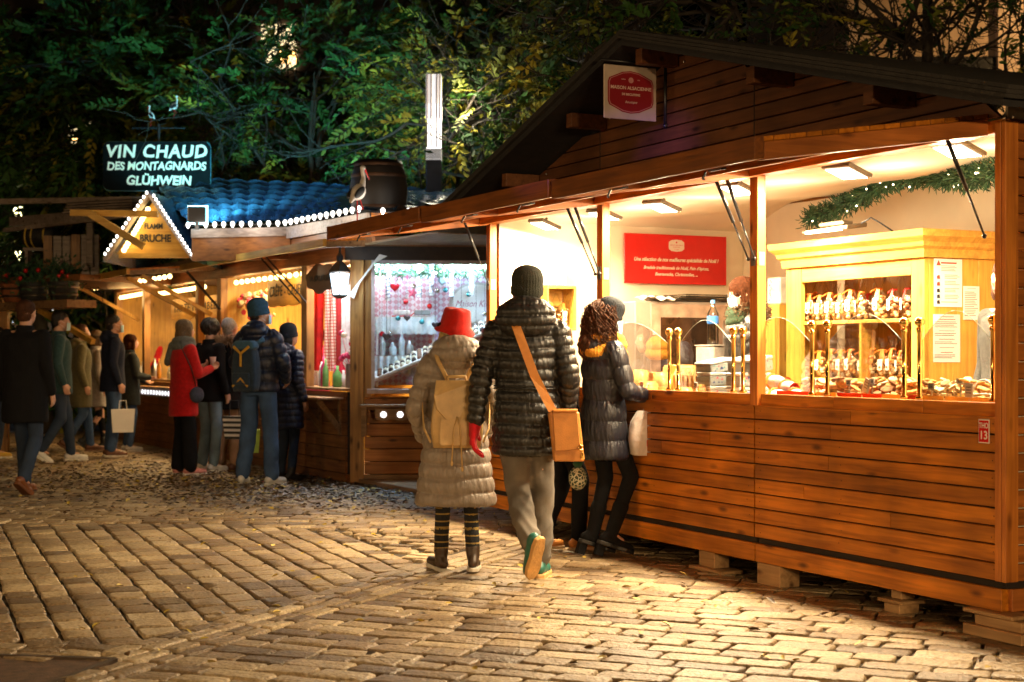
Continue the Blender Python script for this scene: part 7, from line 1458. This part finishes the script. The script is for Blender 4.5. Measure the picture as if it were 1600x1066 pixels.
q = PP(192, 655, 19.9); t = thing('paper_bag', 'plain white paper carrier bag beside the jeans of the man in navy', 'bag', W0, q, .3); mb = MB(); mb.hexa([(-.13, -.05, -.17), (.13, -.05, -.17), (.13, .05, -.17), (-.13, .05, -.17), (-.15, -.06, .13), (.15, -.06, .13), (.15, .06, .13), (-.15, .06, .13)]); mb.build('bag_body', M['paper'], t); mb = MB(); mb.tube([(-.05, 0, .12), (-.04, 0, .24), (.04, 0, .24), (.05, 0, .12)], .005, 5); mb.build('handle', M['white'], t)
q = GP(287, 743); pr, jr, sr = person('woman in bright red coat, grey scarf and wide black trousers holding a cup', q, -52, 1.70, J=dict(EL=(-.23, .05, 1.15), WL=(-.10, .24, 1.22), ER=(.24, .06, 1.14), WR=(.12, .28, 1.20), KL=(-.08, .02, .5), AL=(-.09, -.02, .085), AR=(.10, .03, .085), TR=(.12, .2, .02)), coat=dict(m=C_['redw'], hem=.66, flare=1.02, w=.98, waist=1.02, fold=.006), legs=dict(m=C_['blk'], r=(.095, .085, .085), fold=.007), shoes=('shoe', fab('pink_suede', (.50, .20, .17)), C_['wht']), hair=('bob', C_['hlb']), scarf=('long', fab('grey_marl_scarf', (.13, .14, .13), 'knit')), voxel=.011, grips={'L': .8, 'R': .8})
t = thing('small_handbag', 'small dark patterned handbag with strap on the woman in the red coat', 'bag', W0, local(pr, (.19, .05, .88)), pr.rotation_euler[2]); mb = MB(); mb.ell((.03, 0, 0), (.045, .085, .09), 16, 10); mb.build('bag_body', fab('navy_print', (.05, .06, .10), 'knit'), t, smooth=True); mb = MB(); mb.tube([(.02, 0, .08), (.05, -.08, .3), (.0, -.16, .5), (-.13, -.12, .62)], .006, 6); mb.build('strap', C_['blackl'], t, smooth=True)
t = thing('paper_cup', 'white paper cup held up by the woman in the red coat', 'cup', W0, local(pr, (.01, .35, 1.20)), 0); mb = MB(); mb.lathe([(.027, 0), (.036, .09), (.038, .095)], n=16); mb.build('cup', M['paper'], t, smooth=True)
q = GP(328, 738); person('person with dark curly hair, black jacket and pale jeans beside the red coat', q, -40, 1.72, J=dict(KL=(-.08, .02, .5), AL=(-.14, .0, .085), TL=(-.16, .16, .02), EL=(-.22, .05, 1.14), WL=(-.1, .25, 1.15)), coat=dict(m=C_['blk'], hem=.80), legs=dict(m=C_['jeanl'], r=(.09, .068, .058)), shoes=('trainer', C_['whl'], C_['wht']), hair=('curlyshort', C_['hk']), voxel=.012)
q = GP(358, 737); pf, jf, sf = person('person in black coat with beige fur collar and tan trousers behind the backpack', q, -30, 1.74, coat=dict(m=C_['blk'], hem=.70, w=1.05), legs=dict(m=fab('tan_chinos', (.35, .20, .11), 'denim'), r=(.09, .07, .06)), shoes=('boot', C_['brown'], C_['brown']), hair=('thin', C_['hg']), fur=mat('beige_fur', (.45, .32, .22), .8, var=.3, scale=80), voxel=.012)
q = PP(366, 668, 17.2); t = thing('tote_bag', 'black and white striped tote bag beside the tan trousers', 'bag', W0, q, -.2); sm, nt, b_ = newmat('black_white_stripes'); wv = N(nt, 'ShaderNodeTexWave'); wv.bands_direction = 'Z'; wv.inputs['Scale'].default_value = 5.5; tc = N(nt, 'ShaderNodeTexCoord'); nt.links.new(tc.outputs['Object'], wv.inputs[0]); rp_ = ramp(nt, wv.outputs[0], [(.45, (.015, .015, .018)), (.55, (.7, .66, .6))]); nt.links.new(rp_.outputs[0], b_.inputs[0])
mb = MB(); mb.hexa([(-.10, -.04, -.13), (.10, -.04, -.13), (.10, .04, -.13), (-.10, .04, -.13), (-.13, -.05, .13), (.13, -.05, .13), (.13, .05, .13), (-.13, .05, .13)]); mb.build('bag_body', sm, t, bevel=.01); mb = MB(); mb.tube([(-.06, 0, .12), (-.05, 0, .3), (.05, 0, .3), (.06, 0, .12)], .007, 6); mb.build('handle', M['black'], t)
q = PP(392, 690, 16.6); t = thing('paper_bag', 'lime green paper bag seen between the legs of the backpack man', 'bag', W0, q, .2); mb = MB(); mb.hexa([(-.08, -.04, -.12), (.08, -.04, -.12), (.08, .04, -.12), (-.08, .04, -.12), (-.1, -.05, .13), (.1, -.05, .13), (.1, .05, .13), (-.1, .05, .13)]); mb.build('bag_body', mat('lime_paper', (.35, .5, .06), .6), t); mb = MB(); mb.tube([(-.04, 0, .12), (0, 0, .22), (.04, 0, .12)], .005, 5); mb.build('handle', M['paper'], t)
q = GP(404, 758); pb_, jb, sb = person('man in blue beanie, mask and navy down jacket with backpack and jeans seen from behind', q, -22, 1.86, J=dict(KL=(-.12, .02, .5), AL=(-.17, -.02, .085), TL=(-.22, .14, .02), KR=(.12, .02, .5), AR=(.16, -.03, .085), TR=(.20, .13, .02), ER=(.28, .0, 1.16), WR=(.20, .18, 1.0), EL=(-.26, 0, 1.16), WL=(-.2, .18, 1.0)), coat=dict(m=C_['navy'], hem=.88, quilt=.11, amp=.024, hood=1.1, w=1.08, arm=.07), legs=dict(m=C_['jean'], r=(.095, .078, .068), fold=.009), shoes=('trainer', C_['whl'], C_['wht']), hair=('short', C_['hk']), hat=('beanie', fab('teal_blue_knit', (.02, .07, .13), 'knit')), mask=True, voxel=.010, yaw=-42)
b = thing('backpack', 'navy rucksack with mustard straps on the man in the blue beanie', 'backpack', W0, local(pb_, (0, -.24, 1.20)), pb_.rotation_euler[2])
mb = MB(); mb.loft(loftbox(.15, .13, .085, .07, -.25, .20, 0)); mb.build('backpack_body', fab('navy_canvas', (.02, .035, .06)), b, smooth=True); mb = MB(); mb.loft(loftbox(.14, .12, .08, .05, .17, .26, -.01)); mb.build('lid', fab('blue_canvas', (.04, .10, .17)), b, smooth=True)
mus = fab('mustard_webbing', (.50, .27, .03)); mb = MB(); mb.tube([(-.09, -.09, .20), (0, -.10, .13), (.09, -.09, .20)], .016, 6, flat=.4); mb.tube([(0, -.10, .14), (0, -.103, 0)], .014, 6, flat=.4); mb.build('strap', mus, b); mb = MB(); mb.tube([(-.10, -.095, -.20), (0, -.105, -.12), (.08, -.098, -.20)], .012, 6, flat=.4); mb.build('strap', mus, b)
mb = MB(); mb.box(-.10, .10, -.105, -.08, -.19, -.06); mb.build('front_pocket', MATS['navy_canvas'], b, bevel=.01)
for q_ in (-1, 1): mb = MB(); mb.tube([(q_*.1, .03, .22), (q_*.13, .1, .27), (q_*.14, .2, .24)], .025, 8, flat=.4); mb.build('shoulder_strap', MATS['blue_canvas'], b, smooth=True)
q = GP(450, 752); ph, jh, sh_ = person('person in long navy hooded down coat facing the crêpe hatch', q, -45, 1.62, coat=dict(m=C_['navy'], hem=.58, quilt=.075, amp=.022, hood=1.25, w=1.08, arm=.072), legs=dict(m=C_['jeand'], r=(.08, .06, .05)), shoes=('boot', C_['blackl'], C_['blackl']), hat=('beanie', fab('navy_knit', (.012, .018, .03), 'knit')), hair=('bob', C_['hk']), voxel=.011)
b = thing('belt_bag', 'thin black cross body strap with silver buckle on the long navy coat', 'bag', W0, ph.location, ph.rotation_euler[2])
rib_([(-.10, -.10, 1.30), (-.03, -.165, 1.18), (.06, -.17, 1.05), (.16, -.11, .95)], .022, [(0, -1, .6), (0, -1, 0), (.2, -1, 0), (.8, -.7, 0)]).build('strap', fab('blue_webbing', (.06, .08, .13)), b); mb = MB(); mb.box(.05, .075, -.185, -.175, 1.02, 1.07); mb.build('buckle', M['steel'], b)
# sellers inside the left chalet
for px_, y, H_, c, lb, hr, mk in ((246, .7, 1.70, C_['redw'], 'seller in red sweater with blue cap and mask inside the far hatch', C_['hk'], True), (497, .75, 1.60, fab('pink_fleece', (.65, .03, .13)), 'seller in pink fleece behind the towel hatch', C_['hb'], False), (457, 1.1, 1.66, fab('pale_blue_shirt', (.45, .55, .62)), 'seller with white hair and pale shirt in the crêpe hatch', mat('white_hair', (.6, .6, .6), .6), True)):
    xx, _ = SL.hy(px_, 520, y); person(lb, tuple(SL.w(xx, y, .06)), math.degrees(SL.ang)+175, H_, J=dict(EL=(-.26, .08, 1.16), WL=(-.24, .30, 1.08), ER=(.26, .08, 1.16), WR=(.24, .30, 1.08)), coat=dict(m=c, hem=.8, arm=.055, w=.95, name='sweater'), legs=dict(m=C_['blk']), shoes=('shoe', C_['blackl'], C_['blackl']), hair=('short', hr), mask=mk, voxel=.013, hat=('beanie', fab('blue_cap_knit', (.04, .09, .16), 'knit')) if mk and hr is C_['hk'] else None)

hair_bump()
# ------------------------------------------------------------------ buildings behind
stone = mat('sandstone', (.34, .24, .17), .9, var=.2, scale=2.5, bump=.5, bscale=30); stoned = mat('dim_render', (.16, .12, .10), .9, var=.3, scale=1.5)
bd = thing('stone_building', 'beige stone building seen through bare branches above the right chalet', 'building', W0, (0, 0, 0))
mb = MB(); mb.box(4.6, 30, 21, 30, 0, 14); mb.build('wall', stone, bd)
for x in (4.55, 6.6, 9.6, 12.6): mb = MB(); mb.box(x, x+.35, 20.85, 20.999, 0, 14); mb.build('pilaster', mat('pale_sandstone', (.46, .34, .26), .85, var=.1), bd)
for x in (5.4, 7.5, 10.5):
    for z in (3.4, 6.6, 9.8): mb = MB(); mb.box(x, x+1.2, 20.93, 20.998, z, z+2.0); wn = mb.build('window', mat('dark_window', (.015, .015, .018), .15), bd, bevel=.01); mb = MB(); mb.box(x-.1, x+1.3, 20.86, 20.998, z-.16, z-.02); mb.build('sill', MATS['pale_sandstone'], wn)
mb = MB(); mb.tube([(8.6, 20.8, 0), (8.6, 20.8, 14)], .06, 8); mb.build('downpipe', M['dark'], bd)
b2 = thing('dark_building', 'tall dark building with a few lit windows far behind the trees on the left', 'building', W0, (0, 0, 0))
mb = MB(); mb.box(-34, 4.0, 40, 50, 0, 24); mb.build('wall', stoned, b2)
litw = emis('lit_window', (1, .78, .42), 1.3)
def px_win(px_, py_, w_, h_, lit):
    p = PP(px_, py_, 39.9); mb = MB(); mb.box(p.x-w_/2, p.x+w_/2, 39.93, 39.99, p.z-h_/2, p.z+h_/2); wn = mb.build('window', litw if lit else MATS['dark_window'], b2)
    mb = MB(); mb.box(p.x-.03, p.x+.03, 39.90, 39.928, p.z-h_/2, p.z+h_/2); mb.box(p.x-w_/2, p.x+w_/2, 39.90, 39.928, p.z+h_*.15, p.z+h_*.15+.05); mb.build('window_frame', M['white'], wn)
for a in ((435, 68, .9, 1.0, 1), (448, 92, .5, .5, 1), (135, 235, .9, .7, 1), (70, 210, .9, .9, 0), (100, 130, .9, 1.3, 0), (220, 130, .9, 1.3, 0), (340, 130, .9, 1.3, 0), (560, 120, .9, 1.3, 0), (620, 60, .9, 1.3, 0), (60, 60, .9, 1.3, 0), (245, 40, .9, 1.3, 0), (124, 205, .6, .5, 1)): px_win(*a)
# pale column and monumental gate pier beyond the trees
pr_ = thing('stone_pier', 'pale pink stone pier lit behind the leaves right of the light column', 'pier', W0, (.36, 30, 0)); mb = MB(); mb.box(-.22, .22, 0, .5, 0, 9.0); mb.build('shaft', mat('pale_pink_stone', (.55, .40, .34), .85, var=.1), pr_); mb = MB(); mb.box(-.3, .3, -.08, .58, 5.6, 5.8); mb.build('band', MATS['pale_pink_stone'], pr_)
# tall light column
lc = thing('light_column', 'tall square street light column with a glowing glass head behind the barrel', 'street light', W0, PP(678, 330, 23).to_2d().to_3d() if 0 else Vector(((678-800)*18.9/2400, 18.9, 0)))
mb = MB(); mb.box(-.095, .095, -.095, .095, 0, 3.72); mb.build('mast', mat('dark_mast', (.02, .02, .024), .4, .3), lc, bevel=.01)
mb = MB(); mb.box(-.095, .095, -.095, .095, 3.722, 3.86); mb.build('louvre', mat('bright_louvre', (.5, .5, .5), .3, .5, emit=(1, .9, .8), es=.25), lc)
mb = MB(); mb.box(-.088, .088, -.088, .088, 3.862, 4.22); mb.build('glowing_head', emis('column_glow', (1, .94, .9), 1.6), lc)
mb = MB(); mb.box(-.095, .095, -.095, .095, 4.222, 4.40); mb.build('dim_head', emis('column_dim', (.85, .78, .82), .75), lc); mb = MB()
mb.box(-.092, .092, -.092, .092, 4.402, 4.77); mb.build('glass_head', emis('column_mid', (1, .9, .9), .42), lc)
for k in range(7): mb = MB(); mb.box(-.094, .094, -.104, -.099, 3.74+k*.018, 3.746+k*.018); mb.build('louvre_slat', M['dark'], lc)
for q in (-.08, -.03, .04, .08): mb = MB(); mb.box(q-.008, q+.008, -.105, -.097, 3.87, 4.77); mb.build('frame_bar', M['steel'], lc)
lamp('POINT', 'column_light', (lc.location.x+.35, 18.7, 4.3), 38, (1, .88, .62), size=.15)
lamp('POINT', 'column_light', (lc.location.x-.1, 21.0, 4.6), 30, (1, .9, .6), size=.15)
# street light posts standing out of the picture; the one by the stone building is added
for i, (p, e, c) in enumerate(STREET):
    sl_ = thing('street_lamp', ['sodium street lamp standing to the left of the viewer', 'sodium street lamp standing behind the viewer', 'sodium street lamp at the far left outside the picture', 'tall sodium lamp added out of view to brighten the stone building'][i], 'street lamp', W0, (p[0], p[1], 0))
    mb = MB(); mb.lathe([(.10, 0), (.09, .3), (.05, .4), (.04, p[2]-.1)], n=12); mb.build('post', M['dark'], sl_, smooth=True); mb = MB(); mb.lathe([(.05, p[2]-.1), (.22, p[2]-.04), (.20, p[2]+.06), (.03, p[2]+.12)], n=16); mb.build('lamp_head', M['dark'], sl_, smooth=True); mb = MB(); mb.ell((0, 0, p[2]-.13), (.1, .1, .05)); mb.build('lamp_glass', emis('sodium_glass', SOD, 8), sl_)
# chalets across the alley, outside the picture, whose hatch lights fall on the cobbles
for k, (x, y, a, L) in enumerate(((-5.75, 3.4, R(-79), 13), (1.3, -4.3, R(-3), 5.5))):
    oc = thing('market_stall', ['long pine chalet across the alley to the left of the viewer', 'pine chalet behind the viewer'][k], 'market stall', W0, (x, y, 0), a+math.pi if k else a+math.pi)
    mb = MB(); mb.box(-L/2, L/2, .1, .14, .1, 1.0); mb.box(-L/2, L/2, 2.2, 2.25, .1, 2.5); mb.box(-L/2, L/2, .1, 2.2, .1, .14); mb.build('board_wall', M['wallx'], oc); mb = MB(); mb.box(-L/2-.2, L/2+.2, -.1, 2.5, 2.5, 2.6); mb.build('roof', M['roof'], oc)
    for q in range(5): xx = -L/2+.1+q*(L-.2)/4; mb = MB(); mb.box(xx-.04, xx+.04, .1, .18, 1.0, 2.5); mb.build('post', M['wallz'], oc)
# ------------------------------------------------------------------ trees
bark = mat('wet_bark', (.045, .035, .025), .8, var=.4, scale=12, bump=1.0, bscale=25, stretch=(1, 1, .25))
leafm = [mat('leaf_green', (.045, .12, .022), .5, var=.3, scale=3), mat('leaf_dark_green', (.022, .055, .015), .5, var=.3, scale=3), mat('leaf_yellow', (.42, .36, .04), .5, var=.3, scale=3), mat('leaf_olive', (.17, .20, .03), .5, var=.3, scale=3)]
for m in leafm:
    b_ = m.node_tree.nodes['Principled BSDF']; b_.inputs['Specular IOR Level'].default_value = .25; b_.inputs['Roughness'].default_value = .6
def tree(label, base, h, crown, nl, mix, size=.10, seed=1, r0=.14, lean=(0, 0), droop=.2, limbs=9):
    """crown: (cx, cy, cz, rx, ry, rz) offsets from the base"""
    g = np.random.default_rng(seed); r_ = random.Random(seed); t = thing('tree', label, 'tree', W0, (base[0], base[1], 0))
    cx, cy, cz, rx, ry, rz = crown; C0 = Vector((cx, cy, cz)); mb = MB(); top = Vector((lean[0], lean[1], h)); tr_ = []
    for k in range(9): f = k/8; tr_.append(Vector((lean[0]*f+.08*math.sin(f*5+seed), lean[1]*f+.08*math.cos(f*4+seed), h*f)))
    mb.tube(tr_, [r0*(1.25 if k == 0 else 1-.6*k/8) for k in range(9)], 10); tips = []
    def inside(p): d = p-C0; return (d.x/rx)**2+(d.y/ry)**2+(d.z/rz)**2 < 1.0
    def grow(p, d, L, r, lv):
        pts = [p]; n = 6
        for k in range(n):
            d = (d+Vector((r_.gauss(0, .17), r_.gauss(0, .17), r_.gauss(.02, .12)-droop*.12*(lv > 1)))).normalized(); p = p+d*L/n; pts.append(p)
        mb.tube(pts, [max(.004, r*(1-.65*k/n)) for k in range(n+1)], 6 if lv < 2 else 4, caps=False)
        if lv < 3:
            for k in range(4 if lv == 0 else 4):
                i = r_.randint(2, n); a = Vector((r_.gauss(0, 1), r_.gauss(0, 1), r_.gauss(.1, .6))).normalized(); nd_ = (d*.7+a*.8).normalized(); grow(pts[i], nd_, L*r_.uniform(.5, .75), r*.5, lv+1)
        tips.extend(pts[2:])
    for k in range(limbs):
        f = r_.uniform(.45, 1); p = top*f if f < 1 else top; a = r_.uniform(0, 6.28); tgt = C0+Vector((rx*.75*math.cos(a), ry*.75*math.sin(a), rz*r_.uniform(-.7, .8))); grow(p, (tgt-p).normalized(), (tgt-p).length*.75, r0*.42, 0)
    mb.build('trunk', bark, t, smooth=True)
    # leaf sprays: twigs carrying alternate leaves, gathered in clumps round the branch ends
    T = np.array([tuple(p) for p in tips if inside(p)] or [tuple(C0)]); bx_, by_ = base; nt_ = nl//13; cl = T[g.integers(0, len(T), nt_)] + g.normal(0, .16, (nt_, 3)); c2 = g.normal(0, 1, (nt_, 3)); c2 /= np.linalg.norm(c2, axis=1)[:, None]
    rnd_ = np.array([cx, cy, cz]) + c2*(g.uniform(0, 1, nt_)**.33)[:, None]*np.array([rx, ry, rz]); cen = np.array([tuple(C0+Vector((g.uniform(-1, 1)*rx, g.uniform(-1, 1)*ry, g.uniform(-1, 1)*rz))) for _ in range(26)])
    dist = np.min(np.linalg.norm(rnd_[:, None]-cen[None], axis=2), axis=1); use = (g.uniform(0, 1, nt_) < .45) & (dist < .75); cl[use] = rnd_[use]
    d = cl-np.array([cx, cy, cz]); d[:, 2] *= .4; d /= np.linalg.norm(d, axis=1)[:, None]+1e-6; d += g.normal(0, .6, d.shape); d[:, 2] -= droop; d /= np.linalg.norm(d, axis=1)[:, None]
    up = np.tile([0, 0, 1.], (nt_, 1)) + g.normal(0, .45, (nt_, 3)); sd = np.cross(d, up); sd /= np.linalg.norm(sd, axis=1)[:, None]
    P_, D_v, S_v = [], [], []; Lt = g.uniform(.30, .62, nt_)
    for k in range(13):
        f = (k+.5)/13; sg_ = 1 if k % 2 else -1; P_.append(cl+d*(Lt*f)[:, None]+np.array([0, 0, -.10])*f*f); dv = d*.75+sd*sg_*.8*(1-f*.6)+g.normal(0, .18, d.shape); dv /= np.linalg.norm(dv, axis=1)[:, None]; D_v.append(dv); s_ = np.cross(dv, np.cross(sd, d)+g.normal(0, .35, d.shape)); S_v.append(s_/np.linalg.norm(s_, axis=1)[:, None])
    P_, D_v, S_v = np.concatenate(P_), np.concatenate(D_v), np.concatenate(S_v); n = len(P_); tone = g.choice(4, nt_, p=mix); mi = np.tile(tone, 13)
    wx, wy = P_[:, 0]+bx_, P_[:, 1]+by_; kp = ~((wy < 21.2) & (np.abs(wx+4.5*wy/20) < 1.0) & (P_[:, 2] > 3.1) & (P_[:, 2] < 4.65)); kp &= ~((wy < 19.6) & (np.abs(wx+122*wy/2400) < .26) & (P_[:, 2] > 3.4) & (P_[:, 2] < 5.7) & (g.uniform(0, 1, n) < .93)); P_, D_v, S_v, mi = P_[kp], D_v[kp], S_v[kp], mi[kp]; n = len(P_)   # kept clear of the sign; sw = g.uniform(0, 1, n) < .25; mi[sw] = g.choice(4, sw.sum(), p=mix)
    kid(None, 'crown', leaves_from('crown', P_, D_v, S_v, size*g.uniform(.7, 1.25, n), leafm, mi, .42), t)
    mb = MB()
    for k in range(0, nt_, 3): mb.tube([cl[k], cl[k]+d[k]*Lt[k]*.5-np.array([0, 0, .02]), cl[k]+d[k]*Lt[k]-np.array([0, 0, .1])], .0035, 3, caps=False)
    mb.build('twig', bark, t, kind='stuff'); return t
def TX(px_, Y): return ((px_-800)*Y/2400, Y)
gmix = [.42, .34, .06, .18]; ymix = [.28, .22, .22, .28]; dmix = [.25, .6, .02, .13]
tree('slender tree with teal lit leaves in the middle behind the blue roof', TX(472, 22.0), 4.6, (-.3, 0, 4.7, 2.3, 1.8, 2.3), 13000, gmix, .12, 3, .10, (.15, .1))
tree('yellow leaved tree hanging over the light column and barrel', TX(800, 20.6), 5.2, (-.3, -.3, 4.4, 1.9, 1.6, 1.55), 8500, ymix, .11, 5, .12, (.4, 0))
tree('dark dense tree at the far left behind the pergola', TX(60, 26), 5.0, (0, 0, 4.6, 3.2, 2.0, 2.9), 14000, gmix, .14, 7, .16)
tree('tree with teal tinted sprays around the black sign', TX(225, 25.4), 5.6, (.1, -2.5, 5.0, 2.3, 1.5, 2.3), 13000, [.5, .3, .05, .15], .13, 9, .13)
tree('dim tree far behind between the sign and the roof', TX(350, 29), 6.0, (0, 0, 5.0, 3.4, 2.0, 3.6), 12000, dmix, .16, 11, .2)
tree('dim tree in the far middle behind the light column', TX(640, 28), 6.0, (0, 0, 5.2, 3.4, 2.0, 3.6), 12000, dmix, .16, 13, .2)
tree('dark trunked tree directly behind the gable peak', TX(1120, 16.2), 6.5, (-.3, 0, 4.9, 2.2, 1.5, 1.5), 3300, [.3, .4, .1, .2], .10, 15, .13, (.1, .1))
tree('thin tree with sparse leaves against the stone wall at the top right', TX(1430, 17.2), 6.5, (-.2, 0, 4.9, 2.3, 1.4, 1.5), 2400, [.35, .45, .03, .17], .10, 17, .11, (.1, 0), limbs=13)
tree('leafy tree right of the light column above the chalet roof', TX(905, 22), 6.0, (-.2, 0, 5.0, 2.2, 1.5, 2.2), 9000, ymix, .12, 19, .14)
hedge = []
g = np.random.default_rng(4); n = 15000; P_ = np.stack([g.uniform(-11, 2, n), 27+g.normal(0, .5, n), g.uniform(.1, 3.1, n)], 1); d = g.normal(0, 1, (n, 3)); d /= np.linalg.norm(d, axis=1)[:, None]; sd = np.cross(d, g.normal(0, 1, (n, 3))); sd /= np.linalg.norm(sd, axis=1)[:, None]
link(leaves_from('shrubbery', P_, d, sd, g.uniform(.12, .22, n), leafm, g.choice(4, n, p=gmix), .45), 'shrubbery', label='dark mass of shrubs closing the square behind the chalets', cat='shrubs', kind='stuff')
fl = thing('string_light', 'clusters of yellow fairy lights in the shrub at the far left', 'string lights', W0, PP(35, 400, 24)); fm = MB().ell((0, 0, 0), (.035,)*3, 8, 6).mesh('bulb', emis('fairy_yellow', (1, .92, .45), 6)); pts = []
for (a, b) in ((34, 400), (38, 445), (30, 345), (36, 415), (42, 455), (30, 330), (33, 395)):
    for k in range(4): pts.append(PP(a+g.uniform(-7, 7), b+g.uniform(-8, 8), 24)-fl.location)
for p in pts: kid(None, 'bulb', fm, fl, tuple(p))
mb = MB(); mb.tube(sorted(pts, key=lambda p: p.z), .006, 4); mb.build('cable', M['dark'], fl)
